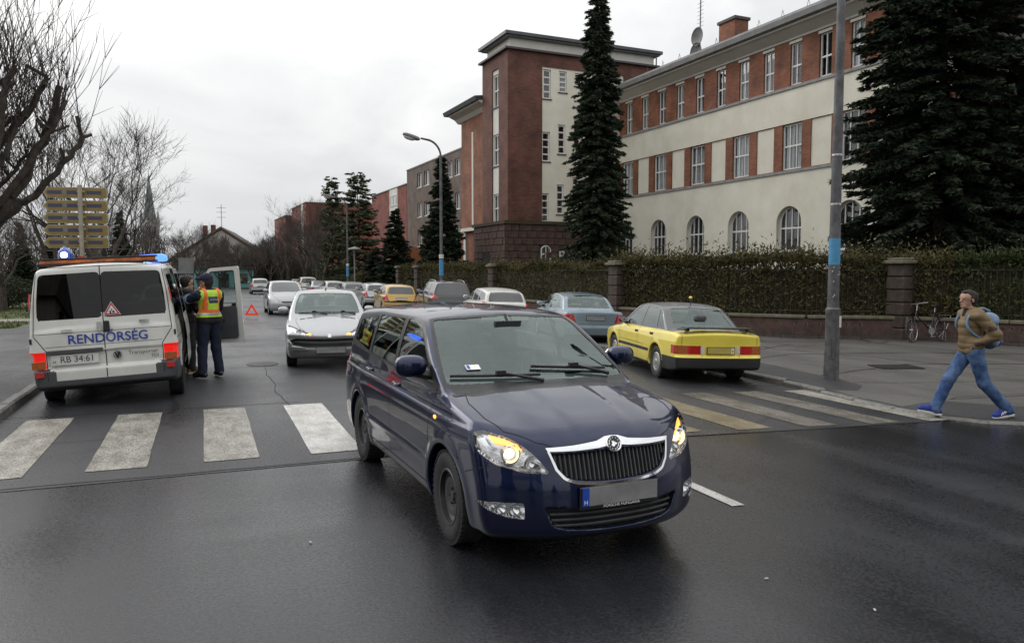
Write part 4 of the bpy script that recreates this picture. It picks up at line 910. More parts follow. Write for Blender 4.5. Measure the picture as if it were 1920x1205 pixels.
WGN['regions'] = glasshouse(WGN, 1.0, 1.39, 1.0, 1.33, [[(.82, .985), (-.12, .99), (-.10, 1.38), (.15, 1.38), (.5, 1.2)], [(-.20, .99), (-1.05, 1.0), (-1.0, 1.37), (-.2, 1.38)], [(-1.13, 1.01), (-2.0, 1.05), (-1.85, 1.27), (-1.08, 1.36)]]) + [
    dict(name='taillight', view='rear', poly=rpoly([(.62, .66), (.95, .66), (.95, 1.0), (.70, .98)], .02), mat='red_lens', n=.02, xr=(-2.5, -1.8)), dict(name='tailgate', view='rear', poly=[(-.1, .6), (.62, .6), (.70, .96), (.60, 1.36), (-.1, 1.40)], mat='paint', n=.3), dict(name='bumper', view='rear', poly=[(-.1, .1), (1, .1), (1, .38), (-.1, .38)], mat='black_plastic', n=.1)]
WGN['seams'] = [('side', [(-.16, .3), (-.16, .98)])]

def silver_hatch(loc, rz):
    root, f, ob = build_car(H206, 'hatchback_car', 'silver_paint', loc, rz, 'small silver hatchback facing us, its front bumper torn open')
    f0 = car_f(dict(H206, recess=[]))
    for ln in ob['headlight']:
        s = 1 if np.mean([v.co.y for v in ln.data.vertices]) > 0 else -1; lamp_housing(ln, .06, MAT['reflector'])
        q = on_front(f0, s * .36, .645); blob('indicator', MAT['amber_lit'], ln, (q[0] - .03, q[1], q[2]), (.025, .05, .018), 2)
        q = on_front(f0, s * .55, .69); MB().lathe([(0, -.02), (.03, -.01), (.05, .015), (.053, .015)], 20, 'x', (q[0] - .04, q[1], q[2])).build('lamp_bowl', MAT['chrome'], ln, True)
    m = MB(); surf_strip(m, f0, [(-.30, .600), (0, .590), (.30, .600)], [(-.29, .622), (0, .612), (.29, .622)], .004, 3); m.build('grille_bar', MAT['silver_paint'], root, True)
    m = MB(); m.prism([(-.03, -.03), (.028, -.03), (.035, 0), (.02, .035), (-.01, .04), (-.035, .015)], 0, .012); o = m.build('badge', MAT['chrome'], root); q = on_front(f0, 0, .618); o.location = q + np.array([.012, 0, 0]); o.rotation_euler = frame_at(q, unit_n(f0, q))
    m = MB(); surf_strip(m, f0, [(-.66, .335), (-.3, .345), (.3, .345), (.66, .335)], [(-.66, .35), (-.3, .36), (.3, .36), (.66, .35)], .008, 2); m.build('bumper_strip', MAT['steel'], root, True)
    q = on_front(f0, 0, .345); plate(root, (q[0] + .02, .02, .36), False, 'plate_grey', band=False)
    m = MB(); m.box((-.235, 0, .006), (.045, .1, .004)); o = m.build('plate_band', MAT['plate_white'], root.children[-1]); text_mesh('plate_letter', 'H', .05, MAT['ink'], root.children[-1], (-.235, -.02, .009))
    mirrors(f0, root, 'silver_paint', .62, .99, (.075, .10, .07), .10); wiper(f0, root, -.55, .0, (.985, .99)); wiper(f0, root, .0, .55, (.985, .985))
    z = root_along(f0, [[.02, 0, 0]], 2, 1.8, .8)[0]; MB().tube([tuple(z), (z[0] - .05, 0, z[2] + .06)], [.016, .008], 6).build('aerial_base', MAT['black_plastic'], root)
    return root
def yellow_saloon(loc, rz, tilt):
    root, f, ob = build_car(AUD, 'saloon_car', 'yellow_paint', loc, rz, 'yellow saloon car with dark grey roof and black boot spoiler', tilt=tilt)
    m = MB()
    for t in (-1, 1): m.box((-2.02, t * .55, .955), (.14, .05, .06))
    surf = [(-.74, 1.0), (-.60, 1.03), (.60, 1.03), (.74, 1.0)]; m.prism([(-.72, .960), (-.60, 1.0), (.60, 1.0), (.72, .960), (.72, .945), (.58, .978), (-.58, .978), (-.72, .945)], -2.20, -1.95, 'x'); m.build('boot_spoiler', MAT['black_plastic'], root, True, True, .006)
    for s in (1, -1):
        m = MB(); surf_strip(m, f, [(s * .60, .545), (s * .80, .545)], [(s * .60, .678), (s * .80, .678)], .003, 2, 'rear', .0, 10); m.build('tail_indicator', MAT['amber_lens'], root, True)
        m = MB(); surf_strip(m, f, [(s * .30, .545), (s * .365, .545)], [(s * .30, .678), (s * .365, .678)], .004, 2, 'rear', .0, 8); m.build('reversing_lamp', MAT['white_lens'], root, True)
    pl = plate(root, (-2.255, 0, .605), True, 'plate_yellow', .50, .11, False); MB().box((.215, 0, .006), (.05, .10, .002)).build('plate_band', MAT['plate_white'], pl); text_mesh('plate_letter', '9', .06, MAT['ink'], pl, (.215, -.012, .008))
    handles(f, root, [(-.12, .79), (-.98, .80)], 'black_plastic', ob, True); mirrors(f, root, 'black_plastic', .66, .92, (.06, .09, .06), .09)
    z = root_along(f, [[-.85, 0, 0]], 2, 1.8, .8)[0]; a = MB().tube([tuple(z), (z[0] + .02, 0, z[2] + .13)], [.009, .006], 6).build('aerial', MAT['black_plastic'], root); blob('aerial_ball', MAT['yellow_paint'], a, (z[0] + .02, 0, z[2] + .145), (.035, .035, .03), 2, n=14)
    m = MB(); m.tube([(-2.23, .30, .24), (-2.32, .30, .235)], .025, 10); m.build('exhaust_pipe', MAT['steel'], root, True)
    return root
def police_van(loc, rz):
    root, f, ob = build_car(VAN, 'police_van', 'white_paint', loc, rz, 'white police van with blue RENDŐRSÉG lettering and flashing blue lamps', cat='van')
    q = root_along(f, [[0, y, z] for y in (-.5, 0, .5) for z in (.65, .9)], 0, -3.2, 0); xb = float(q[:, 0].min()) - .006
    def rear_box(nm, y0, y1, z0, z1, mt, x=xb, t=.012, par=None, b=.003):
        return MB().box((x, (y0 + y1) / 2, (z0 + z1) / 2), (t, abs(y1 - y0), z1 - z0)).build(nm, MAT[mt], par or root, False, True, b)
    text_mesh('lettering', 'RENDŐRSÉG', .172, MAT['blue_ink'], root, (xb - .006, -.05, .925), (R(90), 0, R(-90)), bold=.002)
    rear_box('plate_lamp_bar', .03, .70, .755, .80, 'grey_plastic', xb - .01, .05)
    pl = plate(root, (xb - .006, .37, .665), True, 'plate_white', .55, .12, False, 'plate_white'); text_mesh('plate_text', 'RB 34:61', .118, MAT['ink'], pl, (.03, .004, .006), sx=.95); text_mesh('plate_letter', 'H', .05, MAT['ink'], pl, (-.24, -.02, .006))
    # round badge with two stacked letters
    bd = empty('badge', (xb - .004, -.14, .685)); bd.parent = root; bd.rotation_euler = (R(90), 0, R(-90))
    MB().lathe([(.055, 0), (.055, .008), (.047, .008), (.047, 0)], 28).build('badge_ring', MAT['steel'], bd, True); MB().lathe([(0, .002), (.048, .002)], 24).build('badge_field', MAT['ink'], bd)
    m = MB(); m.tube([(-.017, .044, .006), (0, .006, .006), (.017, .044, .006)], .005, 5); m.tube([(-.043, .018, .006), (-.018, -.040, .006), (0, -.004, .006), (.018, -.040, .006), (.043, .018, .006)], .005, 5); m.build('badge_letters', MAT['steel'], bd)
    text_mesh('model_text', 'Transporter', .072, MAT['ink'], root, (xb - .012, -.46, .70), (R(90), 0, R(-90)), sx=1.05); text_mesh('model_text', 'TDI', .06, MAT['ink'], root, (xb - .012, -.60, .635), (R(90), 0, R(-90)))
    o = rear_box('door_handle', -.075, .0, 1.005, 1.155, 'black_plastic', xb - .004, .04, None, .012); rear_box('handle_recess', .02, .08, 1.02, 1.15, 'dirty_white', xb, .008)
    for (y0, z) in ((.44, 1.05), (-.50, 1.12)): rear_box('faded_mark', y0 - .06, y0 + .06, z - .02, z + .02, 'dirty_white', xb + .005, .012, None, .001)
    for s in (1, -1):
        rear_box('amber_lamp', s * .722, s * .875, .565, .665, 'amber_lens', xb - .002, .02); rear_box('reflector', s * .74, s * .84, .455, .53, 'red_lens', -2.345, .02)
        m = MB(); m.box((-2.24, s * .852, 1.46), (.03, .02, .20), Matrix.Rotation(R(4), 3, 'Y') @ Matrix.Rotation(s * R(8), 3, 'X')); m.build('red_marker', MAT['red_lens'], root)
        for z in (.90, 1.33): MB().tube([(-2.275, s * .875, z), (-2.275, s * .875, z + .07)], .014, 6).build('hinge', MAT['black_plastic'], root)
    # triangular warning sticker on the right-hand window
    tr = empty('warning_sticker', (-2.298, -.115, 1.285)); tr.parent = root; tr.rotation_euler = (R(90), 0, R(-90)); tr.rotation_euler.x = R(90 + 6)
    tri = lambda s_: [(s_ * math.sin(a), s_ * math.cos(a)) for a in (0, 2 * math.pi / 3, 4 * math.pi / 3)]
    MB().prism(tri(.125), 0, .004).build('sticker_edge', MAT['white_ink'], tr); MB().prism(tri(.112), .004, .006).build('sticker_border', MAT['sticker_red'], tr); MB().prism(tri(.078), .006, .008).build('sticker_field', MAT['white_ink'], tr)
    m = MB(); m.box((-.018, -.02, .009), (.02, .035, .002)); m.box((.02, -.018, .009), (.024, .03, .002)); m.box((0, .012, .009), (.014, .02, .002)); m.build('sticker_symbol', MAT['ink'], tr)
    # roof light bar
    lb = empty('light_bar', (-1.95, 0, 1.895)); lb.parent = root
    MB().box((0, .02, .075), (.16, 1.42, .05)).build('amber_strip', MAT['orange_lens'], lb, False, True, .01); MB().box((0, .02, .11), (.17, 1.46, .022)).build('bar_top', MAT['black_plastic'], lb, False, True, .004); MB().box((0, .02, .038), (.14, 1.46, .025)).build('bar_base', MAT['black_plastic'], lb)
    for y in (-.5, .5): MB().box((0, y, .012), (.08, .05, .04)).build('bar_foot', MAT['black_plastic'], lb)
    b = empty('beacon', (.25, .47, .03)); b.parent = lb
    MB().lathe([(0, .27), (.05, .225), (.08, .20), (.092, .14), (.096, .03), (.096, 0)], 24).build('beacon_dome', MAT['blue_lens'], b, True); blob('beacon_flash', MAT['flash_lit'], b, (-.07, 0, .14), (.04, .045, .045), 2)
    b = empty('beacon', (.35, -.62, .0)); b.parent = lb
    m = MB(); m.prism([(-.20, .03), (.20, .03), (.18, .13), (-.16, .14), (-.20, .09)], -.12, .12, 'x'); m.build('beacon_dome', MAT['blue_lit'], b, True, True, .02); blob('beacon_flash', MAT['flash_lit'], b, (-.14, .03, .085), (.03, .05, .035), 2); blob('beacon_flash', MAT['flash_lit'], b, (-.14, .12, .06), (.02, .03, .02), 2)
    # sliding door pushed back and out; front passenger door open
    for d in ob['sliding_door']:
        if ymid(d) < 0: d.location = (-.75, -.075, 0); d.material_slots[0].material = MAT['dirty_white']
    for w in ob['window']:
        ys = ymid(w); xs = xmid(w)
        if ys < 0 and -.3 < xs < .3: w.location = (-.75, -.075, 0)
        if ys < 0 and xs > .5: bpy.data.objects.remove(w); 
    fd = [d for d in ob['front_door'] if ymid(d) < 0][0]; bpy.data.objects.remove(fd)
    dr = empty('front_door', (1.44, -.90, 0), R(70)); dr.parent = root
    out_ = rpoly([(-1.04, .42), (0, .42), (.02, 1.06), (-.30, 1.50), (-.48, 1.80), (-1.02, 1.82)], .05, 4); win = rpoly([(-.95, 1.14), (-.10, 1.14), (-.09, 1.16), (-.33, 1.48), (-.50, 1.74), (-.94, 1.75)], .04, 4)
    m = MB(); n_ = len(out_)
    for k in range(n_):
        l = (k + 1) % n_
        for y in (-.03, .03): m.face((out_[k][0], y, out_[k][1]), (out_[l][0], y, out_[l][1]), (win[l][0], y, win[l][1]), (win[k][0], y, win[k][1]))
        m.face((out_[k][0], -.03, out_[k][1]), (out_[l][0], -.03, out_[l][1]), (out_[l][0], .03, out_[l][1]), (out_[k][0], .03, out_[k][1])); m.face((win[k][0], -.03, win[k][1]), (win[l][0], -.03, win[l][1]), (win[l][0], .03, win[l][1]), (win[k][0], .03, win[k][1]))
    m.build('door_shell', MAT['white_paint'], dr); mg = MB(); mg.face(*[(p[0], 0, p[1]) for p in win]); mg.build('door_glass', MAT['windscreen'], dr)
    MB().prism(rpoly([(-.95, .50), (-.06, .50), (-.05, 1.06), (-.95, 1.10)], .06), .03, .06, 'y').build('door_card', MAT['grey_plastic'], dr, False, True, .01); MB().box((-.55, .08, .86), (.34, .05, .06)).build('armrest', MAT['black_plastic'], dr, False, True, .015); MB().box((-.9, .045, 1.12), (.07, .03, .05)).build('latch', MAT['black_plastic'], dr)
    m = MB()
    for k in range(n_):
        l = (k + 1) % n_; m.tube([(win[k][0], 0, win[k][1]), (win[l][0], 0, win[l][1])], .016, 5, cap=False)
    m.build('window_seal', MAT['black_plastic'], dr, True)
    b = MB(); b.box((.55, .03, 1.06), (.24, .2, .26)); blob('wing_mirror', MAT['black_plastic'], dr, (-.12, -.16, 1.2), (.09, .09, .15), 2.8)
    mirrors(f, root, 'black_plastic', 1.30, 1.16, (.08, .11, .13), .13, (1,))
    roll = Matrix.Rotation(R(-3.0), 4, 'X')                 # the body leans to the kerb on its springs
    for c in root.children:
        if not c.name.startswith('wheel'): c.matrix_basis = roll @ c.matrix_basis
    return root
def ymid(o): return float(np.mean([v.co.y for v in o.data.vertices]))
def xmid(o): return float(np.mean([v.co.x for v in o.data.vertices]))
def plain_car(S, name, paint, loc, rz, label, group=None, tilt=None, plates='plate_white', rack=False):
    far = loc[1] > 26
    root, f, ob = build_car(S, name, paint, loc, rz, label, group, glass=not far, interior=not far, tilt=tilt)
    q = root_along(f, [[0, 0, .78]], 0, -3.2, 0)[0]; plate(root, (q[0] - .012, 0, .78), True, plates, .5, .11, False)
    mirrors(f, root, paint, S['ws_line'][0][0] - .42, S['zbelt'] + .06, (.07, .10, .07), .10)
    if rack:
        for s in (1, -1):
            P = root_along(f, [[x, .58, 0] for x in np.linspace(-1.6, .1, 9)], 2, 2.2, .8); MB().tube([tuple(p * [1, s, 1] + [0, 0, .05 if 0 < i < 8 else 0]) for i, p in enumerate(P)], .016, 6).build('roof_rail', MAT['steel'], root, True)
    return root
# ================================================================ ground
def asphalt(name, c1, c2, rough, wet, scale=1.0, seams=False, fine=1.0, bmp=.38):
    """damp asphalt: fine aggregate, large damp patches that change gloss, hairline cracks"""
    m = bpy.data.materials.new(name); m.use_nodes = True; nt = m.node_tree; b = nt.nodes['Principled BSDF']; N = nt.nodes.new; K = nt.links.new
    tcn = N('ShaderNodeTexCoord')
    def noise(s, d=4, dist=0.0, mapping=None):
        n = N('ShaderNodeTexNoise'); n.inputs['Scale'].default_value = s; n.inputs['Detail'].default_value = d; n.inputs['Distortion'].default_value = dist
        if mapping:
            mp_ = N('ShaderNodeMapping'); mp_.inputs['Scale'].default_value = mapping; K(tcn.outputs['Object'], mp_.inputs['Vector']); K(mp_.outputs['Vector'], n.inputs['Vector'])
        else: K(tcn.outputs['Object'], n.inputs['Vector'])
        return n
    def ramp(n, a, c, va, vc):
        q = N('ShaderNodeMapRange'); q.inputs['From Min'].default_value = a; q.inputs['From Max'].default_value = c; q.inputs['To Min'].default_value = va; q.inputs['To Max'].default_value = vc; K(n, q.inputs['Value']); return q.outputs['Result']
    big = noise(0.22 * scale, 3, 0.4); mid_ = noise(1.7 * scale, 5, 0.2, (1, .45, 1)); agg = noise(95 * fine, 2); agg2 = noise(34 * fine, 3)
    trk = noise(1.0, 4, .3, (1.3, .10, 1)); sto = noise(.55 * scale, 6, 1.2)
    mixc = N('ShaderNodeMix'); mixc.data_type = 'RGBA'; mixc.inputs['A'].default_value = (*c1, 1); mixc.inputs['B'].default_value = (*c2, 1)
    add = N('ShaderNodeMath'); add.operation = 'ADD'; K(ramp(mid_.outputs['Fac'], .3, .7, 0, .5), add.inputs[0]); K(ramp(agg.outputs['Fac'], .35, .68, -.15, .6), add.inputs[1]); add.use_clamp = True; ad3 = N('ShaderNodeMath'); ad3.operation = 'ADD'; ad3.use_clamp = True; K(add.outputs['Value'], ad3.inputs[0]); K(ramp(trk.outputs['Fac'], .35, .65, -.22, .22), ad3.inputs[1]); K(ad3.outputs['Value'], mixc.inputs['Factor'])
    vo = N('ShaderNodeTexVoronoi'); vo.feature = 'DISTANCE_TO_EDGE'; vo.inputs['Scale'].default_value = .30; dist = noise(.9, 5); mv = N('ShaderNodeMix'); mv.data_type = 'RGBA'; mv.inputs['Factor'].default_value = .42; K(tcn.outputs['Object'], mv.inputs['A']); K(dist.outputs['Color'], mv.inputs['B']); K(mv.outputs['Result'], vo.inputs['Vector'])
    crack = ramp(vo.outputs['Distance'], .0, .010, .35, 1.0)
    mu = N('ShaderNodeMix'); mu.data_type = 'RGBA'; mu.blend_type = 'MULTIPLY'; mu.inputs['Factor'].default_value = 1.0 if seams else .0; K(mixc.outputs['Result'], mu.inputs['A']); K(crack, mu.inputs['B']); K(mu.outputs['Result'], b.inputs['Base Color'])
    ra = N('ShaderNodeMath'); ra.operation = 'ADD'; ra.use_clamp = True; K(ramp(big.outputs['Fac'], .35, .65, rough - wet, rough + wet), ra.inputs[0]); K(ramp(agg2.outputs['Fac'], .3, .7, -.09, .12), ra.inputs[1]); rb = N('ShaderNodeMath'); rb.operation = 'ADD'; rb.use_clamp = True; rc_ = N('ShaderNodeMath'); rc_.operation = 'ADD'; K(ramp(trk.outputs['Fac'], .35, .65, -.05, .06), rc_.inputs[0]); K(ramp(sto.outputs['Fac'], .40, .60, -.05, .05), rc_.inputs[1]); K(ra.outputs['Value'], rb.inputs[0]); K(rc_.outputs['Value'], rb.inputs[1]); K(rb.outputs['Value'], b.inputs['Roughness'])
    bp = N('ShaderNodeBump'); bp.inputs['Strength'].default_value = bmp; bp.inputs['Distance'].default_value = .012; ad = N('ShaderNodeMath'); ad.operation = 'ADD'; K(agg.outputs['Fac'], ad.inputs[0]); K(agg2.outputs['Fac'], ad.inputs[1]); K(ad.outputs['Value'], bp.inputs['Height']); K(bp.outputs['Normal'], b.inputs['Normal'])
    b.inputs['Specular IOR Level'].default_value = .5
    MAT[name] = m; return m
asphalt('road_asphalt', (.016, .0165, .019), (.038, .039, .044), .38, .10, seams=True, bmp=.3)
asphalt('junction_asphalt', (.011, .0115, .0135), (.027, .028, .032), .27, .09, .8, fine=1.3, bmp=.13)
asphalt('pavement_asphalt', (.060, .056, .051), (.105, .099, .091), .55, .08, seams=True, fine=.7)
asphalt('patch_asphalt', (.020, .020, .022), (.040, .040, .043), .55, .06)
mat('kerb_stone', (.14, .135, .125), .55, var=.35, vscale=7, bump=.3, bscale=18, rvar=.12); mat('grass', (.045, .07, .018), .85, base2=(.11, .12, .04), vscale=2.5); mat('soil', (.06, .05, .035), .95, base2=(.10, .09, .05), vscale=.6); mat('path', (.25, .23, .20), .8, var=.2)
def paint_mat(name, c1, c2, wear):
    """road paint worn through to the asphalt in streaks"""
    m = bpy.data.materials.new(name); m.use_nodes = True; nt = m.node_tree; b = nt.nodes['Principled BSDF']; N = nt.nodes.new; K = nt.links.new; tcn = N('ShaderNodeTexCoord')
    n1_ = N('ShaderNodeTexNoise'); n1_.inputs['Scale'].default_value = 3.2; n1_.inputs['Detail'].default_value = 6; n1_.inputs['Roughness'].default_value = .65; mp_ = N('ShaderNodeMapping'); mp_.inputs['Scale'].default_value = (1.6, .7, 1); K(tcn.outputs['Object'], mp_.inputs['Vector']); K(mp_.outputs['Vector'], n1_.inputs['Vector'])
    n2_ = N('ShaderNodeTexNoise'); n2_.inputs['Scale'].default_value = 60; n2_.inputs['Detail'].default_value = 4; K(tcn.outputs['Object'], n2_.inputs['Vector'])
    r1 = N('ShaderNodeValToRGB'); r1.color_ramp.elements[0].position = .33; r1.color_ramp.elements[0].color = (*c1, 1); r1.color_ramp.elements[1].position = .62; r1.color_ramp.elements[1].color = (*c2, 1); K(n1_.outputs['Fac'], r1.inputs['Fac'])
    r2 = N('ShaderNodeValToRGB'); r2.color_ramp.elements[0].position = .30 + wear; r2.color_ramp.elements[0].color = (.04, .04, .04, 1); r2.color_ramp.elements[1].position = .46 + wear; r2.color_ramp.elements[1].color = (1, 1, 1, 1); K(n2_.outputs['Fac'], r2.inputs['Fac'])
    mu = N('ShaderNodeMix'); mu.data_type = 'RGBA'; mu.blend_type = 'MULTIPLY'; mu.inputs['Factor'].default_value = .8; K(r1.outputs['Color'], mu.inputs['A']); K(r2.outputs['Color'], mu.inputs['B']); K(mu.outputs['Result'], b.inputs['Base Color']); b.inputs['Roughness'].default_value = .42
    bp = N('ShaderNodeBump'); bp.inputs['Strength'].default_value = .3; bp.inputs['Distance'].default_value = .006; K(n2_.outputs['Fac'], bp.inputs['Height']); K(bp.outputs['Normal'], b.inputs['Normal']); MAT[name] = m
paint_mat('stripe_white', (.36, .345, .31), (.62, .61, .58), .0); paint_mat('stripe_worn', (.19, .175, .145), (.42, .40, .35), .075); paint_mat('stripe_yellow', (.18, .135, .055), (.34, .29, .19), .13); paint_mat('stripe_faded', (.13, .115, .09), (.30, .28, .24), .15)
def sheet(name, xs, ys, dz, m, zf=zg, kind='structure'):
    V = [(x, y, zf(x, y) + dz) for y in ys for x in xs]; n = len(xs); F = [(j * n + i, j * n + i + 1, (j + 1) * n + i + 1, (j + 1) * n + i) for j in range(len(ys) - 1) for i in range(n - 1)]
    o = link(name, np_mesh(name, V, F, MAT[m], True)); o['kind'] = kind; return o
XS = [-2.5, 0, 1.5, 2.5, 3.5, 4.5, 6, 7.5, 9.4, 9.9]
YS = [7.36, 9, 12, 15, 18, 22, 27, 33, 40, 50, 60, 70, 80, 97]
tag(sheet('ground', [-900, -200, -60, -2.3], [-300, 0, 30, 80, 300, 1500], -.32, 'soil', lambda x, y: 0), kind='structure')
o = sheet('terrain', [-2.3, 9.6, 60, 200, 900], [-300, 0, 30, 80, 300, 1500], -.62, 'soil', lambda x, y: 0)
road = sheet('road', XS, YS, 0.0, 'road_asphalt')
junction = sheet('road_junction', [-60, -10, 0, 1.5, 2.5, 3.5, 4.5, 6, 7.5, 9.4, 12, 60], [-40, -10, 0, 4, 7.44], -.004, 'junction_asphalt')
tag(sheet('road_apron', [-60, -10, -2.5], [7.44, 9.3], -.004, 'junction_asphalt'), kind='structure')
tag(sheet('road_bend', [-60, -20, -2.5], [84, 97], -.26, 'road_asphalt', lambda x, y: 0), kind='structure')
pave_far = sheet('far_verge', [-60, 20], [97, 180], -.20, 'grass', lambda x, y: 0)
# the dark seam where two layers of asphalt meet
def strip(name, pts, w, dz, m, parent=None):
    V = []; F = []
    for i, (x, y) in enumerate(pts):
        a = pts[max(i - 1, 0)]; c = pts[min(i + 1, len(pts) - 1)]; d = Vector((c[0] - a[0], c[1] - a[1], 0)).normalized(); n_ = Vector((-d.y, d.x, 0)); ww = w[i] if isinstance(w, (list, tuple)) else w
        for s in (.5, -.5): q = Vector((x, y, 0)) + n_ * ww * s; V.append((q.x, q.y, zg(q.x, q.y) + dz))
        if i: F.append((2 * i - 2, 2 * i - 1, 2 * i + 1, 2 * i))
    return link(name, np_mesh(name, V, F, MAT[m], False), None, parent)
rn = random.Random(3)
strip('tar_seam', [(x, 7.42 - .012 * x + rn.uniform(-.012, .012)) for x in np.arange(-9, 12, .35)], .022, .003, 'seam', road)
strip('tar_seam', [(x, 10.98 - .02 * x + rn.uniform(-.015, .015)) for x in np.arange(-2.4, 1.4, .3)], .018, .003, 'seam', road)
strip('tar_seam', [(1.0 + .03 * math.sin(y * 3) + rn.uniform(-.02, .02), y) for y in np.arange(8.0, 15.5, .3)], .014, .003, 'seam', road)
strip('tar_seam', [(x, 15.3 + rn.uniform(-.04, .04)) for x in np.arange(.4, 3.4, .25)], .02, .003, 'seam', road)
MB().prism([(1.02 + .30 * math.cos(a), 15.75 + .42 * math.sin(a)) for a in np.linspace(0, 2 * math.pi, 17)[:-1]], .001, .006).build('puddle_patch', MAT['patch_asphalt'], road)
# zebra crossing, worn paint
for k in range(12):
    x0 = -2.05 + k * 1.0; y0 = 7.8 - .05 * max(x0, 0); m = ['stripe_worn', 'stripe_worn', 'stripe_worn', 'stripe_white', 'stripe_white', 'stripe_worn', 'stripe_worn', 'stripe_yellow', 'stripe_yellow', 'stripe_faded', 'stripe_faded', 'stripe_worn'][k]
    y1 = y0 + (2.98 if x0 < 4 else 2.80); xs = [x0, x0 + .17, x0 + .34, x0 + .51]; ys = np.linspace(y0, y1, 9); V = []; F = []; rk = random.Random(k)
    for j, y in enumerate(ys):
        for i, x in enumerate(xs):
            jx = rk.uniform(-.004, .004) if i in (0, 3) else 0; jy = rk.uniform(-.006, .006) if j in (0, 8) else 0; V.append((x + jx, y + jy, zg(x, y) + .005))
    F = [(j * 4 + i, j * 4 + i + 1, j * 4 + i + 5, j * 4 + i + 4) for j in range(8) for i in range(3)]
    link('crossing_stripe', np_mesh('crossing_stripe', V, F, MAT[m], False), None, road)
strip('centre_dash', [(3.90, y) for y in (4.9, 5.5, 6.1)], .12, .002, 'stripe_white', junction)
for y in np.arange(24, 82, 6): strip('centre_dash', [(4.4, y), (4.4, y + 2)], .11, .005, 'stripe_white', road)
# kerbs: single stones
KR = [(9.5, 96), (9.5, 40), (9.5, 14), (9.48, 10.8), (9.38, 9.8), (9.28, 9.0), (9.22, 8.2), (9.28, 7.5), (9.55, 6.95), (10.1, 6.55), (11.2, 6.3), (14, 6.1), (30, 5.6)]
KL = [(-2.35, 80), (-2.35, 30), (-2.35, 10.5), (-2.45, 9.8), (-2.8, 9.2), (-3.6, 8.9), (-8, 8.8), (-25, 8.8)]
def kerb(name, line, side, drop=None):
    root = empty(name, (line[2][0], line[2][1], 0)); root['kind'] = 'structure'; P = [np.array(p, float) for p in line]; seg = []
    for a, c in zip(P[:-1], P[1:]):
        n = max(1, int(round(np.linalg.norm(c - a) / .98)))
        for i in range(n): seg.append((a + (c - a) * i / n, a + (c - a) * (i + 1) / n))
    rk = random.Random(5)
    for a, c in seg:
        mdl = (a + c) / 2; d = (c - a); L_ = np.linalg.norm(d)
        if mdl[1] > 46: continue
        hgt = .12 if drop is None else drop(mdl[0], mdl[1]); z = zg(min(mdl[0], 9.4), mdl[1]); w = .15
        b = MB(); b.box((0, 0, 0), (L_ - .012, w, .30)); me = b.mesh('kerb_stone', MAT['kerb_stone'], False, True, .025); o = link('kerb_stone', me, None, root)
        nrm = np.array([-d[1], d[0]]) / L_ * side
        o.location = (mdl[0] + nrm[0] * w / 2 - line[2][0], mdl[1] + nrm[1] * w / 2 - line[2][1], z + hgt - .15 + rk.uniform(-.006, .006)); o.rotation_euler = (rk.uniform(-.01, .01), rk.uniform(-.006, .006), math.atan2(d[1], d[0]) + rk.uniform(-.008, .008))
    return root
def dropR(x, y): return .11 if y > 11 or x > 10.3 else (.035 if y < 9.2 else .035 + (y - 9.2) * .04)
kerb('kerb_right', KR, 1, dropR); kerb('kerb_left', KL, -1)
# pavements
def pave(name, outline, dz, m, zf):
    bm = bmesh.new(); vs_ = [bm.verts.new((x, y, zf(x, y) + dz)) for x, y in outline]; f_ = bm.faces.new(vs_); bmesh.ops.triangulate(bm, faces=[f_]); bmesh.ops.recalc_face_normals(bm, faces=bm.faces); me = bpy.data.meshes.new(name); bm.to_mesh(me); bm.free(); me.materials.append(MAT[m])
    if me.polygons[0].normal.z < 0: me.flip_normals()
    o = link(name, me); o['kind'] = 'structure'; return o
zr_ = lambda x, y: -.20 - .004 * min(max(y - 15, 0), 65) + (dropR(min(x, 9.5), y) if x < 10.3 and y < 12 else .105) 
kin = [(9.64, 97), (9.64, 60), (9.64, 40), (9.64, 27), (9.64, 15), (9.63, 12), (9.6, 10.9), (9.53, 9.8), (9.43, 9.0), (9.37, 8.2), (9.42, 7.55), (9.65, 7.07), (10.15, 6.69), (11.2, 6.45), (14, 6.25), (30, 5.75)]
pv = pave('pavement_right', kin + [(40, 6), (40, 20), (14, 60), (14, 97)], 0, 'pavement_asphalt', zr_)
# darker strip of fresh asphalt along the kerb
band = [(9.66, 13.6), (9.64, 12), (9.62, 10.9), (9.55, 9.8), (9.45, 9.0), (9.39, 8.2), (9.44, 7.57), (9.67, 7.1), (10.17, 6.72), (11.2, 6.48), (11.0, 7.0), (10.35, 7.7), (10.2, 8.7), (10.35, 10.2), (10.75, 12.6), (10.8, 13.6)]
o = pave('asphalt_band', band, .004, 'patch_asphalt', zr_); o.parent = pv; del o['kind']
pl_ = pave('pavement_left', [(-2.5, 84), (-2.5, 40), (-2.5, 10.5), (-2.6, 9.9), (-2.9, 9.35), (-3.6, 9.05), (-8, 8.95), (-25, 8.95), (-25, 27), (-5.4, 27.5), (-5.4, 84)], .115, 'patch_asphalt', lambda x, y: -.004 * min(max(y - 15, 0), 65))
pave('verge', [(-5.4, 27.5), (-25, 27), (-60, 30), (-60, 84), (-5.4, 84)], .10, 'grass', lambda x, y: -.004 * min(max(y - 15, 0), 65))
pave('path', [(-5.4, 31.6), (-5.4, 33.2), (-30, 35.5), (-30, 33.0)], .106, 'path', lambda x, y: -.004 * min(max(y - 15, 0), 65))
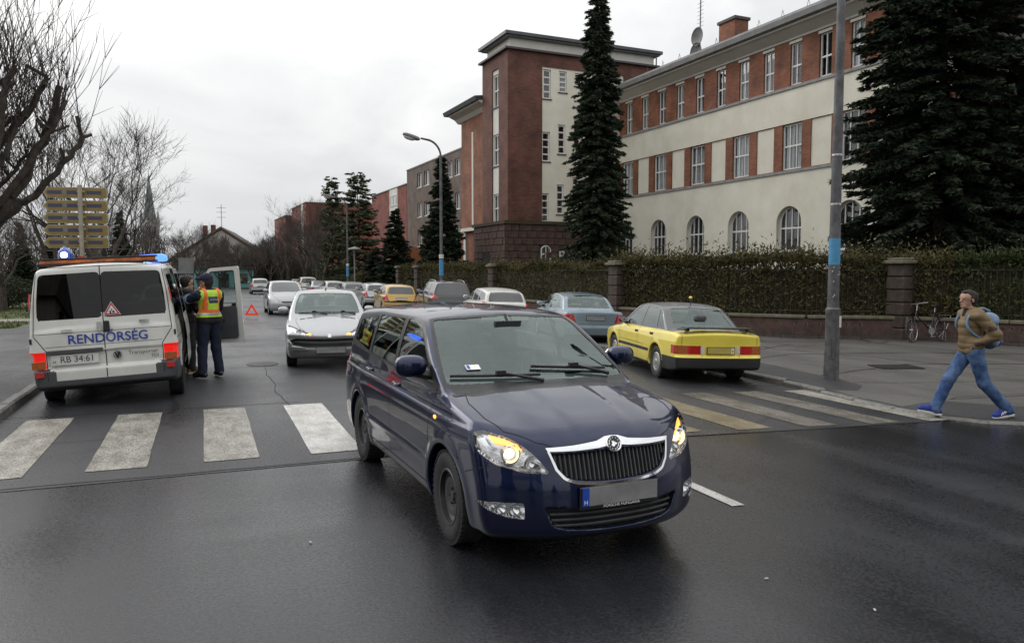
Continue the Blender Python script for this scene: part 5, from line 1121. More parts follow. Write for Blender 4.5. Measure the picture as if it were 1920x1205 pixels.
for pts in ([(10.2, 13.2), (12.5, 14.0), (15.5, 13.2), (17.5, 12.0)], [(10.5, 10.9), (13.4, 11.6), (16, 10.6), (18, 9.0)], [(9.9, 15.2), (12.5, 15.1), (14.2, 15.9)], [(10.3, 8.3), (12.4, 8.0), (16, 6.9)]):
    q = resample(pts, .3); V = []; F = []
    for i, (x, y) in enumerate(q):
        t_ = q[min(i + 1, len(q) - 1)] - q[max(i - 1, 0)]; t_ /= np.linalg.norm(t_); x += rn.uniform(-.03, .03); y += rn.uniform(-.03, .03)
        for s in (.012, -.012): V.append((x - t_[1] * s * 1.6, y + t_[0] * s * 1.6, zr_(x, y) + .005))
        if i: F.append((2 * i - 2, 2 * i - 1, 2 * i + 1, 2 * i))
    link('pavement_crack', np_mesh('pavement_crack', V, F, MAT['seam'], False), None, pv)
mat('iron', (.03, .028, .026), .55, .6, var=.4, vscale=30, bump=.4, bscale=60)
mh = MB(); mh.box((0, 0, 0), (.85, .62, .012)); 
for i in range(7): mh.box((-.33 + i * .11, 0, .008), (.05, .5, .006))
o = mh.build('manhole_cover', MAT['iron']); o.location = (12.78, 11.31, -.083); o.rotation_euler.z = R(-20); tag(o, 'rectangular iron cover set in the pavement near the pole', 'cover')

# grit and dead leaves washed against the kerbs
rg5 = np.random.default_rng(9); T5 = []
for line, sd, cnt in ((KR[1:], -1, 900), (KL[1:], 1, 700)):
    q = resample(line, .2); q = q[(q[:, 1] < 34) & (np.abs(q[:, 0]) < 14)]; i = rg5.integers(0, len(q) - 1, cnt); t_ = q[i + 1] - q[i]; t_ /= np.linalg.norm(t_, axis=1, keepdims=True); nn = np.stack([-t_[:, 1], t_[:, 0]], 1) * sd; p = q[i] + t_ * rg5.uniform(0, .2, (cnt, 1)) + nn * (rg5.exponential(.10, (cnt, 1)) + .01); a = rg5.uniform(0, 6.28, cnt); s5 = rg5.uniform(.004, .02, cnt)
    for k in range(cnt):
        z = zg(*p[k]) + .006; c_, s_ = math.cos(a[k]) * s5[k], math.sin(a[k]) * s5[k]; T5.append([(p[k][0] + c_, p[k][1] + s_, z), (p[k][0] - s_ * .6, p[k][1] + c_ * .6, z + .003), (p[k][0] - c_, p[k][1] - s_, z + .002)])
mat('grit', (.10, .075, .045), .9, base2=(.28, .24, .18), vscale=30); o = link('kerb_grit', np_mesh('kerb_grit', np.array(T5).reshape(-1, 3), np.arange(len(T5) * 3).reshape(-1, 3), MAT['grit'], False)); tag(o, 'grit and dead leaves lying along the kerbs', 'grit', kind='stuff')
# ================================================================ buildings
def brick_mat(name, c1, c2, mortar, scale=1.0, rough=.8):
    m = bpy.data.materials.new(name); m.use_nodes = True; nt = m.node_tree; b = nt.nodes['Principled BSDF']; N = nt.nodes.new; K = nt.links.new
    tcn = N('ShaderNodeTexCoord'); sp = N('ShaderNodeSeparateXYZ'); ad = N('ShaderNodeMath'); ad.operation = 'ADD'; cb = N('ShaderNodeCombineXYZ'); K(tcn.outputs['Object'], sp.inputs['Vector']); K(sp.outputs['X'], ad.inputs[0]); K(sp.outputs['Y'], ad.inputs[1]); K(ad.outputs['Value'], cb.inputs['X']); K(sp.outputs['Z'], cb.inputs['Y'])
    br = N('ShaderNodeTexBrick'); br.inputs['Scale'].default_value = 1.0; br.inputs['Brick Width'].default_value = .26 * scale; br.inputs['Row Height'].default_value = .078 * scale; br.inputs['Mortar Size'].default_value = .007 * scale; br.inputs['Color1'].default_value = (*c1, 1); br.inputs['Color2'].default_value = (*c2, 1); br.inputs['Mortar'].default_value = (*mortar, 1); br.inputs['Bias'].default_value = -.1; K(cb.outputs['Vector'], br.inputs['Vector'])
    n = N('ShaderNodeTexNoise'); n.inputs['Scale'].default_value = .9; n.inputs['Detail'].default_value = 7; K(tcn.outputs['Object'], n.inputs['Vector']); r = N('ShaderNodeMapRange'); r.inputs['From Min'].default_value = .3; r.inputs['From Max'].default_value = .7; r.inputs['To Min'].default_value = .60; r.inputs['To Max'].default_value = 1.35; K(n.outputs['Fac'], r.inputs['Value'])
    mu = N('ShaderNodeMix'); mu.data_type = 'RGBA'; mu.blend_type = 'MULTIPLY'; mu.inputs['Factor'].default_value = 1; K(br.outputs['Color'], mu.inputs['A']); K(r.outputs['Result'], mu.inputs['B']); K(mu.outputs['Result'], b.inputs['Base Color']); b.inputs['Roughness'].default_value = rough
    bp = N('ShaderNodeBump'); bp.inputs['Strength'].default_value = .5; bp.inputs['Distance'].default_value = .01; bp.invert = True; K(br.outputs['Fac'], bp.inputs['Height']); K(bp.outputs['Normal'], b.inputs['Normal']); MAT[name] = m
brick_mat('brick_orange', (.27, .10, .05), (.18, .062, .034), (.13, .085, .065)); brick_mat('brick_red', (.145, .052, .036), (.088, .033, .025), (.11, .065, .05)); brick_mat('brick_grey', (.135, .095, .075), (.11, .078, .062), (.10, .08, .07)); brick_mat('brick_bright', (.21, .050, .036), (.165, .042, .031), (.18, .07, .055))
mat('plaster', (.62, .59, .49), .85, base2=(.73, .70, .61), vscale=.8, bump=.12, bscale=30, contrast=(.32, .66), detail=8); mat('plaster_white', (.62, .61, .56), .85, var=.06, vscale=.7); mat('roof_metal', (.07, .075, .08), .45, .3, var=.25, vscale=1.5); mat('cornice_grey', (.20, .20, .20), .7, var=.15, vscale=2); mat('frame_white', (.68, .68, .66), .5, var=.06); mat('dark_sill', (.05, .045, .045), .6)
mat('stone_red', (.050, .030, .025), .85, base2=(.095, .058, .046), vscale=1.6, bump=.5, bscale=14); mat('mortar_dark', (.05, .04, .035), .95); mat('curtain', (.62, .63, .64), .9, var=.14, vscale=3.5); mat('room_dark', (.02, .02, .022), .9); glass_mat('house_glass', (.82, .86, .87), refl=1.0); mat('ledge_grey', (.24, .24, .235), .7, var=.2, vscale=3); mat('moss', (.035, .035, .018), .95, base2=(.075, .055, .03), vscale=5)
BR = R(2.5)
def wall_grid(mb, s0, s1, z0, z1, opens, u=0.0, depth=.25, face='u', back=False):
    """wall face in the plane u (or s for face 's') with rectangular openings (a0,a1,b0,b1) and their reveals"""
    def P(a, z, d=0.0): return (u + d, a, z) if face == 'u' else (a, u + d, z)
    ss = sorted({s0, s1, *[o[0] for o in opens], *[o[1] for o in opens]}); zs = sorted({z0, z1, *[o[2] for o in opens], *[o[3] for o in opens]})
    ss = [s for s in ss if s0 <= s <= s1]; zs = [z for z in zs if z0 <= z <= z1]
    for i in range(len(ss) - 1):
        for j in range(len(zs) - 1):
            a, c = (ss[i] + ss[i + 1]) / 2, (zs[j] + zs[j + 1]) / 2
            if any(o[0] < a < o[1] and o[2] < c < o[3] for o in opens): continue
            mb.face(P(ss[i], zs[j]), P(ss[i + 1], zs[j]), P(ss[i + 1], zs[j + 1]), P(ss[i], zs[j + 1]))
    for a0, a1, b0, b1 in opens:
        for p, q in (((a0, b0), (a1, b0)), ((a1, b0), (a1, b1)), ((a1, b1), (a0, b1)), ((a0, b1), (a0, b0))): mb.face(P(*p), P(*q), P(*q, depth), P(*p, depth))
WIN = {}; WR = random.Random(12)
def window(parent, pos, w, h, cols, rows, face='u', depth=.20, arch=False, curtain=True, sill='frame_white', split=None, sill_out=.06, dirn=1):
    """window as a part: frame, panes, curtain, sill. local y across, z up, x into the house"""
    key = (round(w, 2), round(h, 2), cols, rows, arch, curtain)
    if key not in WIN:
        f = MB(); t = .07; ys = np.linspace(-w / 2, w / 2, cols + 1); sp = split or .52; zs = [0, h] if rows == 1 else ([0, h * sp, h] if rows == 2 else list(np.linspace(0, h, rows + 1)))
        hr = h - w / 2 if arch else h
        def top(y): return hr + math.sqrt(max((w / 2)**2 - y * y, 0)) if arch else h
        for k, y in enumerate(ys):
            tt = t if k in (0, cols) else .05; yy = min(max(y, -w / 2 + tt / 2), w / 2 - tt / 2); zt = top(yy) if arch else h; f.box((0, yy, zt / 2), (.07, tt, zt))
        for k, z in enumerate(zs):
            if arch and k == len(zs) - 1: continue
            tt = .08; zz = min(max(z, tt / 2), h - tt / 2); f.box((.002, 0, zz), (.075, w - .004, tt))
        if arch: f.tube([(0, (w / 2 - .03) * math.cos(a), hr + (w / 2 - .03) * math.sin(a)) for a in np.linspace(0, math.pi, 13)], .045, 4)
        fm = f.mesh('frame', MAT['frame_white']); pm = []
        for j in range(len(zs) - 1):
            for i in range(cols):
                y0, y1, z0, z1 = ys[i], ys[i + 1], zs[j], zs[j + 1]; b = MB()
                if arch and j == len(zs) - 2:
                    n = 5; yy = np.linspace(y0, y1, n); b.face((.01, y0, z0), (.01, y1, z0), *[(.01, y, top(y)) for y in yy[::-1]])
                else: b.face((.01, y0, z0), (.01, y1, z0), (.01, y1, z1), (.01, y0, z1))
                pm.append(b.mesh('pane', MAT['house_glass']))
        c = MB(); n = 22; zt = h
        for s_, q0, q1 in ((-1, -w / 2, -w * .03), (1, w * .06, w / 2)):
            yy = np.linspace(q0, q1, n)
            for k in range(n - 1):
                x0, x1 = .14 + .02 * math.sin(k * 1.9), .14 + .02 * math.sin((k + 1) * 1.9); c.face((x0, yy[k], .02), (x1, yy[k + 1], .02), (x1, yy[k + 1], min(zt, top(yy[k + 1])) - .02), (x0, yy[k], min(zt, top(yy[k])) - .02))
        cm = c.mesh('curtain', MAT['curtain'], True, False); r_ = MB(); r_.face((.5, -w / 2, 0), (.5, w / 2, 0), (.5, w / 2, h), (.5, -w / 2, h))
        for p, q in (((-w / 2, 0), (w / 2, 0)), ((w / 2, 0), (w / 2, h)), ((w / 2, h), (-w / 2, h)), ((-w / 2, h), (-w / 2, 0))): r_.face((.05, *p), (.05, *q), (.5, *q), (.5, *p))
        WIN[key] = (fm, pm, cm, r_.mesh('room', MAT['room_dark'], False, False))
    fm, pm, cm, rm = WIN[key]; W = empty('window', pos, 0 if face == 'u' else math.pi / 2 * dirn); W.parent = parent
    link('frame', fm, None, W); link('room', rm, None, W)
    for p in pm: link('pane', p, None, W)
    if curtain: link('curtain', cm, None, W)
    if sill: MB().box((-depth - sill_out / 2 + .10, 0, -.04), (.22 + sill_out, w + .16, .06)).build('sill', MAT[sill], W)
    return W
def facade_building():
    U, S = 27.4, 33.0; n_ = Vector((math.cos(BR), math.sin(BR), 0)); b_ = Vector((-math.sin(BR), math.cos(BR), 0)); org = n_ * U + b_ * S
    root = empty('school_building', (org.x, org.y, -.2), BR, 'long cream and brick building with arched ground-floor windows', 'building')
    g = lambda s: s - S; z_ = lambda z: z + .2; sE, sW = 8.0 - S, 43.6 - S
    tops = [42.45 - 1.785 * k for k in range(19)]; mids = [39.03 - 3.57 * k for k in range(9)] ; pans = [40.82 - 3.57 * k for k in range(9)]; arcs = [39.10 - 3.57 * k for k in range(9)]
    mids = [42.6] + mids; arcs = [42.67] + arcs
    # ground floor with arched openings
    m = MB(); ops = [(g(c) - .80, g(c) + .80, z_(2.76), z_(4.93)) for c in arcs]; wall_grid(m, sE, sW, -1.0, z_(6.50), ops, 0, .30)
    for a0, a1, b0, b1 in ops:                          # spandrels above the round heads
        c, r, zc = (a0 + a1) / 2, .80, b1 - .80; A = [(c + r * math.cos(t), zc + r * math.sin(t)) for t in np.linspace(0, math.pi, 19)]
        for k in range(18):
            (y0, q0), (y1, q1) = A[k], A[k + 1]; m.face((0.001, y0, q0), (0.001, y1, q1), (0.001, y1, b1), (0.001, y0, b1)); m.face((0, y0, q0), (0, y1, q1), (.30, y1, q1), (.30, y0, q0))
    m.build('wall', MAT['plaster'], root, False, False)
    for c in arcs: window(root, (.26, g(c), z_(2.76)), 1.58, 2.17, 4, 2, arch=True, curtain=WR.random() < .8, sill='ledge_grey', depth=.26)
    # first floor: brick piers, windows, blank panels
    m = MB(); ops = [(g(c) - .63, g(c) + .63, z_(6.66), z_(8.82)) for c in mids] + [(g(c) - .60, g(c) + .60, z_(6.66), z_(8.82)) for c in pans]; wall_grid(m, sE, sW, z_(6.62), z_(8.84), ops, .02, .16); m.build('brick_band', MAT['brick_orange'], root, False, False)
    for c in mids: window(root, (.16, g(c), z_(6.66)), 1.25, 2.16, 3, 2, sill=None, depth=.12, curtain=WR.random() < .75)
    for c in pans: MB().box((.12, g(c), z_(7.74)), (.1, 1.24, 2.2)).build('blank_panel', MAT['plaster'], root)
    MB().span(-.07, .3, sE, sW, z_(6.50), z_(6.62)).build('ledge', MAT['ledge_grey'], root); m = MB(); m.span(-.005, .3, sE, sW, z_(8.84), z_(10.44)); m.build('wall', MAT['plaster'], root)
    MB().span(-.08, .3, sE, sW, z_(10.44), z_(10.57)).build('ledge', MAT['ledge_grey'], root)
    # second floor: brick with narrow windows
    m = MB(); ops = [(g(c) - .36, g(c) + .36, z_(10.59), z_(12.56)) for c in tops]; wall_grid(m, sE, sW, z_(10.57), z_(12.72), ops, .02, .16); m.build('brick_band', MAT['brick_orange'], root, False, False)
    for c in tops:
        window(root, (.14, g(c), z_(10.59)), .70, 1.97, 2, 2, sill=None, depth=.1, split=.46, curtain=WR.random() < .7); MB().box((.0, g(c), z_(12.60)), (.05, .80, .12)).build('lintel', MAT['plaster_white'], root)
    # cornice, gutter, roof
    cs = [(.30, z_(12.72)), (-.03, z_(12.72)), (-.06, z_(12.80)), (-.30, z_(12.95)), (-.55, z_(13.10)), (-.70, z_(13.14)), (-.70, z_(13.22)), (.30, z_(13.22))]; MB().prism(cs, sE, sW, 'y').build('cornice', MAT['plaster_white'], root)
    MB().prism([(-.74, z_(13.22)), (-.92, z_(13.26)), (-.96, z_(13.50)), (-.90, z_(13.62)), (-.70, z_(13.55)), (.3, z_(13.22))], sE, sW, 'y').build('gutter', MAT['cornice_grey'], root)
    rf = MB().prism([(-.90, z_(13.63)), (4.5, z_(15.1)), (12, z_(15.3)), (12, z_(14.9)), (-.86, z_(13.55))], sE, sW, 'y').build('roof', MAT['roof_metal'], root)
    MB().span(.31, 12, sE, sW, -1, z_(13.4)).build('core', MAT['room_dark'], root)
    for k in range(22): 
        s = sW - .6 - k * 1.6; a = MB(); a.tube([(-.45, s - .12, z_(13.74)), (-.45, s, z_(14.10)), (-.45, s + .12, z_(13.74))], .014, 4); a.build('snow_guard', MAT['roof_metal'], rf)
    c = MB(); c.span(.6, 1.5, g(33.2), g(34.5), z_(13.8), z_(15.2)); ch = c.build('chimney', MAT['brick_orange'], rf); MB().span(.52, 1.58, g(33.12), g(34.58), z_(15.2), z_(15.35)).build('chimney_cap', MAT['dark_sill'], rf)
    am = empty('aerial_mast', (1.2, g(36.9), z_(13.9))); am.parent = root; MB().tube([(0, 0, 0), (0, 0, 3.6)], .04, 6).build('mast', MAT['cornice_grey'], am)
    for zz, yy, r in ((1.4, 0, .52), (.55, .1, .52), (.35, .95, .2), (.15, .7, .16)):
        d = MB().lathe([(0, -.10), (r * .6, -.05), (r, .06), (r, .09)], 24, 'x').build('dish', MAT['cornice_grey'], am, True); d.location = (-.15, yy, zz); d.rotation_euler = (0, R(180), 0)
    for k in range(7): MB().tube([(0, -.28, 2.0 + k * .22), (0, .28, 2.0 + k * .22)], .012, 4).build('aerial_rod', MAT['cornice_grey'], am)
    return root
def tower_building():
    U, S = 19.4, 43.6; n_ = Vector((math.cos(BR), math.sin(BR), 0)); b_ = Vector((-math.sin(BR), math.cos(BR), 0)); org = n_ * U + b_ * S
    root = empty('stair_tower', (org.x, org.y, -.2), BR, 'red brick stair tower with stone base and cream window panel', 'building'); z_ = lambda z: z + .2
    D, Wd = 11.0, 4.1
    # street face (plane u=0): s from 0 to 4.1
    m = MB(); wall_grid(m, 0, Wd, 4.6, z_(15.30), [(1.40, 2.50, z_(4.84), z_(14.5))], 0, .12); m.face((0, Wd, 4.6), (D, Wd, 4.6), (D, Wd, z_(15.3)), (0, Wd, z_(15.3)))
    # side face (plane s=0): u from 0 to 11
    wall_grid(m, 0, D, 4.6, z_(15.30), [(2.36, 8.3, z_(4.82), z_(14.50))], 0, .06, 's'); m.face((D, 0, 4.6), (D, Wd, 4.6), (D, Wd, z_(15.3)), (D, 0, z_(15.3))); m.build('wall', MAT['brick_red'], root, False, False)
    wins = [(2.44, 2.98, 12.56, 14.36), (3.56, 4.10, 13.06, 14.36), (4.68, 5.20, 13.55, 14.35), (2.38, 2.92, 8.69, 10.52), (3.50, 4.02, 9.22, 11.04), (4.62, 5.14, 9.80, 11.51), (2.36, 2.86, 4.92, 6.70), (3.43, 3.93, 5.43, 7.29), (4.55, 5.05, 5.95, 7.8), (5.7, 6.2, 6.4, 8.3), (5.75, 6.25, 10.3, 12.0)]
    m = MB(); wall_grid(m, 2.36, 8.3, z_(4.82), z_(14.50), [(a, b, z_(c), z_(d)) for a, b, c, d in wins], .05, .14, 's'); m.build('plaster_panel', MAT['plaster'], root, False, False)
    for a, b, c, d in wins: window(root, ((a + b) / 2, .16, z_(c)), b - a - .02, d - c - .02, 1, 4 if d - c > 1 else 2, 's', .1, curtain=(a == 3.56), sill='dark_sill', dirn=1)
    m = MB(); ws_ = [(12.18, 14.20), (8.49, 10.48), (4.86, 6.72)]; wall_grid(m, 1.40, 2.50, z_(4.84), z_(14.5), [(1.46, 2.44, z_(a), z_(b)) for a, b in ws_], .08, .12, 'u'); m.build('plaster_panel', MAT['plaster_white'], root, False, False)
    for a, b in ws_: window(root, (.18, 1.95, z_(a)), .96, b - a - .02, 2, 2, 'u', .1, sill='dark_sill')
    # attic and eaves
    MB().span(-.22, D, -.22, Wd + .22, z_(15.30), z_(15.42)).build('ledge', MAT['dark_sill'], root); MB().span(.25, D - .2, .25, Wd - .25, z_(15.42), z_(16.08)).build('attic', MAT['plaster_white'], root); MB().span(-.05, D + .1, -.05, Wd + .05, z_(16.08), z_(16.17)).build('soffit', MAT['cornice_grey'], root); MB().span(-.22, D + .2, -.22, Wd + .22, z_(16.17), z_(16.36)).build('roof', MAT['roof_metal'], root)
    MB().tube([(D - .1, .1, z_(16.1)), (D - .1, .1, z_(15.3))], .05, 6).build('downpipe', MAT['cornice_grey'], root)
    # stone base: every block its own piece
    b0 = MB(); b0.span(-.27, 8.0, -.27, 4.95, -1, z_(4.72)); base = b0.build('base', MAT['mortar_dark'], root); MB().span(-.42, 8.0, -.42, 5.05, z_(4.72), z_(4.92)).build('coping', MAT['moss'], root)
    rs = random.Random(11); sm = {}
    for face, L_ in (('u', 5.2), ('s', 8.2)):
        z = z_(1.35); row = 0
        while z < z_(4.70):
            hh = .42; a = -.25 - (.35 if row % 2 else 0)
            while a < L_ - .3:
                w = rs.choice([.55, .7, .85]); c = a + w / 2; lo_, hi_ = max(a, -.27), min(a + w, L_ - .3)
                arch = (face == 'u' and 2.2 < c < 3.5 and z < z_(2.9)) or (face == 's' and ((2.15 < c < 2.85) or (3.4 < c < 3.8)) and z_(2.0) < z < z_(3.1))
                if hi_ - lo_ > .15 and not arch:
                    k = (round(hi_ - lo_, 2), rs.randint(0, 2))
                    if k not in sm:
                        b = MB(); b.box((0, 0, 0), (.12, hi_ - lo_ - .025, hh - .025)); sm[k] = b.mesh('stone', MAT['stone_red'], False, True, .02)
                    o = link('stone', sm[k], None, base); q = -.27 - rs.uniform(-.015, .02)
                    o.location = (q, (lo_ + hi_) / 2, z + hh / 2) if face == 'u' else ((lo_ + hi_) / 2, q, z + hh / 2); o.rotation_euler.z = 0 if face == 'u' else math.pi / 2
                a += w
            z += hh; row += 1
    window(root, (2.48, -.30, z_(2.30)), .70, 1.12, 2, 2, 's', .0, True, False, None); window(root, (3.62, -.30, z_(2.45)), .36, .64, 1, 2, 's', .0, False, False, None)
    MB().prism([(2.25, 0), (3.45, 0), (3.45, z_(2.55))] + [(2.85 + .6 * math.cos(a), z_(2.55) + .6 * math.sin(a)) for a in np.linspace(.2, math.pi - .2, 9)] + [(2.25, z_(2.55))], -.31, -.20, 'x').build('door', MAT['room_dark'], root)
    return root
def wing_building():
    U, S = 19.9, 47.7; n_ = Vector((math.cos(BR), math.sin(BR), 0)); b_ = Vector((-math.sin(BR), math.cos(BR), 0)); org = n_ * U + b_ * S
    root = empty('brick_wing', (org.x, org.y, -.2), BR, 'windowless red brick wing with deep eaves left of the stair tower', 'building'); z_ = lambda z: z + .2; L_ = 5.3
    MB().span(0, 9, 0, L_, -1, z_(12.5)).build('wall', MAT['brick_orange'], root)
    MB().span(-.03, .1, 2.9, 3.2, z_(4.9), z_(11.5)).build('plaster_strip', MAT['plaster_white'], root); MB().span(-.30, .1, .5, 4.75, z_(4.62), z_(4.85)).build('door_canopy', MAT['plaster_white'], root); MB().span(-.08, .1, 4.35, 4.75, -1, z_(4.62)).build('door_surround', MAT['plaster_white'], root)
    MB().prism([(.3, z_(12.5)), (-.05, z_(12.5)), (-.3, z_(12.75)), (-.75, z_(12.95)), (-.75, z_(13.05)), (.3, z_(13.05))], -.0, L_ + .6, 'y').build('cornice', MAT['plaster_white'], root); MB().prism([(-.95, z_(13.05)), (-1.05, z_(13.3)), (4.5, z_(14.0)), (9, z_(14.0)), (9, z_(13.05))], 0, L_ + 1.1, 'y').build('roof', MAT['roof_metal'], root)
    return root
def grey_building():
    U, S = 24.0, 64.0; n_ = Vector((math.cos(BR), math.sin(BR), 0)); b_ = Vector((-math.sin(BR), math.cos(BR), 0)); org = n_ * U + b_ * S
    root = empty('grey_brick_building', (org.x, org.y, -.4), BR, 'flat-roofed grey-brown brick building with paired windows', 'building'); z_ = lambda z: z + .4; L_ = 16.6
    cols = [(-3.4, -2.1), (-1.5, -.2), (.3, 1.6), (2.3, 3.6), (9.0, 10.6), (11.4, 12.9)]; cols = [c for c in cols if c[0] > 0]
    ops = [(a, b, z_(z0), z_(z0 + 1.45)) for a, b in cols for z0 in (10.35, 7.35, 4.35)]; m = MB(); wall_grid(m, -4, L_, -1, z_(12.5), ops, 0, .2); m.face((0, L_, -1), (10, L_, -1), (10, L_, z_(12.5)), (0, L_, z_(12.5))); m.face((0, -4, -1), (10, -4, -1), (10, -4, z_(12.5)), (0, -4, z_(12.5))); m.face((0, -4, z_(12.5)), (10, -4, z_(12.5)), (10, L_, z_(12.5)), (0, L_, z_(12.5))); m.build('wall', MAT['brick_grey'], root, False, False)
    for a, b in cols:
        for z0 in (10.35, 7.35, 4.35): window(root, (.15, (a + b) / 2, z_(z0)), b - a, 1.45, 2, 1, 'u', .1)
    MB().span(-.05, 10, -4, L_ + .05, z_(12.5), z_(12.62)).build('roof_edge', MAT['cornice_grey'], root)
    return root
def red_block(name, s0, s1, u, ztop, label, strip_=None, dep=8.0):
    n_ = Vector((math.cos(BR), math.sin(BR), 0)); b_ = Vector((-math.sin(BR), math.cos(BR), 0)); org = n_ * u + b_ * s0
    root = empty(name, (org.x, org.y, -.5), BR, label, 'building', 'red blocks further along the street'); L_ = s1 - s0; MB().span(0, dep, 0, L_, -1, ztop + .5).build('wall', MAT['brick_bright'], root); MB().span(-.1, dep + .1, -.1, L_ + .1, ztop + .5, ztop + .62).build('roof_edge', MAT['cornice_grey'], root)
    if strip_:
        for (c, w, fc) in strip_:
            if fc == 'u': MB().span(-.06, 0.2, c - w / 2, c + w / 2, 2, ztop + .49).build('pale_strip', MAT['plaster_white'], root)
            else: MB().span(c - w / 2, c + w / 2, -.06, .2, 2, ztop + .49).build('pale_strip', MAT['plaster_white'], root)
            for zz in (ztop - 1.6, ztop - 4.6, ztop - 7.4):
                if fc == 'u': window(root, (-.10, c, zz), w * .8, 1.3, 2, 1, 'u', .0, curtain=False, sill=None)
                else: window(root, (c, -.10, zz), w * .8, 1.3, 2, 1, 's', .0, curtain=False, sill=None)
    return root
facade_building(); tower_building(); wing_building(); grey_building()
red_block('red_brick_block', 87.5, 104, 26, 11.9, 'bright red block with pale window strip beside the grey-brown building', [(5.5, 3.6, 'u')])
red_block('red_brick_block', 118, 132, 19.5, 12.0, 'square-topped dark red block half hidden behind conifers', [(3, 2, 'u')], 10); red_block('red_brick_block', 136, 150, 19, 11.2, 'farthest and lowest dark red block along the street', None, 10)
mat('orange_wall', (.32, .12, .05), .8, var=.1); o = MB().box((0, 0, 2.2), (3, 5, 5)).build('orange_kiosk', MAT['orange_wall']); o.location = (19.3, 78, -.5); tag(o, 'low orange entrance building between the conifers', 'building')
# gabled house, turquoise shop front and church far up the street
mat('house_wall', (.46, .43, .38), .9, var=.1, vscale=.4); mat('tile_dark', (.09, .07, .06), .8, var=.2, vscale=1); mat('turquoise', (.20, .42, .45), .8, var=.08); mat('slate_hazy', (.19, .21, .22), .7, var=.2, vscale=.3); mat('church_stone', (.36, .36, .35), .9, var=.15, vscale=.3)  # church slate and stone are lightened in colour to stand in for haze
h_ = empty('gabled_house', (2.6, 130, -.9), R(-8), 'pale gable-ended house with dark roof and rooftop aerial', 'house')
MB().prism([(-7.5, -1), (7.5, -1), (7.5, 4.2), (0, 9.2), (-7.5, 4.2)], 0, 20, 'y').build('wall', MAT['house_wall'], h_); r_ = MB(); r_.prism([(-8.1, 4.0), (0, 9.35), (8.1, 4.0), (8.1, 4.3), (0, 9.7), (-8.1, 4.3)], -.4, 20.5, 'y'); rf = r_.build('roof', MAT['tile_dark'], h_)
for x, y in ((-1.5, 3), (-3, 5)): MB().box((x, y, 9.1), (.7, .7, 2.0)).build('chimney', MAT['brick_red'], rf)
a_ = MB().tube([(0, 1, 9.5), (0, 1, 13.2)], .05, 5); [a_.tube([(-.7, 1, z), (.7, 1, z)], .03, 4) for z in (11.2, 12, 12.7)]; a_.build('aerial', MAT['cornice_grey'], h_)
for x in (-3.5, 0, 3.5): window(h_, (x, -.06, 4.6 if x == 0 else 1.2), 1.2, 1.4, 2, 1, 's', .0, curtain=False, sill=None)
sh = empty('shop_building', (1.2, 101, -.5), R(0), 'low turquoise shop with dark openings seen past the open van door', 'building'); MB().span(-5.5, 4.5, 0, 10, -1, 2.6).build('wall', MAT['turquoise'], sh); MB().span(-5.7, 4.7, -.3, 10, 2.6, 2.8).build('roof', MAT['tile_dark'], sh)
for x in (-4, -1.5, 1, 3.2): MB().span(x - .6, x + .6, -.05, .1, .2 if x in (1, -4) else .8, 2.0).build('window', MAT['glass_opaque'], sh)
ch_ = empty('church', (-24.2, 419, -.6), R(20), 'distant pale stone church tower with tall pointed spire', 'church')
MB().span(-3.3, 3.3, -3.3, 3.3, -1, 27).build('tower', MAT['church_stone'], ch_); sp = MB(); sp.lathe([(3.6, 26), (2.6, 31), (1.4, 40), (.15, 50), (.05, 52)], 8); sp.build('spire', MAT['slate_hazy'], ch_)
for x in (-1, 1):
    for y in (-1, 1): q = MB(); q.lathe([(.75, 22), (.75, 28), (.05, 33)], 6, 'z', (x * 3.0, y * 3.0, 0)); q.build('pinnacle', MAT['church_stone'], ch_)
for s in (-1, 1): MB().box((s * 1.2, -3.3, 22), (1.0, .2, 4)).build('louvre', MAT['dark_sill'], ch_)
# slip of a distant terrace behind the trees on the left

# the other sides of the junction: unseen houses, added to be mirrored in paintwork and wet asphalt
def reflection_house(loc, rz, L_, hgt, label, m):
    r = empty('reflection_house', loc, rz, label, 'building', 'houses round the junction'); MB().span(0, L_, 0, 9, -1, hgt).build('wall', MAT[m], r); MB().prism([(-.5, hgt), (4.5, hgt + 3.2), (9.5, hgt)], -.4, L_ + .4, 'x').build('roof', MAT['tile_dark'], r)
    for k in range(int(L_ / 3)):
        for zz in (1.3, 4.6): window(r, (1.6 + k * 3, -.06, zz), 1.2, 1.6, 2, 1, 's', 0, curtain=True, sill=None)
reflection_house((-36, -6, 0), R(90), 14, 8.5, 'cream corner house behind the viewer on the left', 'plaster'); reflection_house((-14, -26, 0), R(180), 22, 9, 'long pale house behind the viewer', 'house_wall'); reflection_house((30, -24, 0), R(180), 26, 10, 'brick house behind the viewer on the right', 'brick_grey')
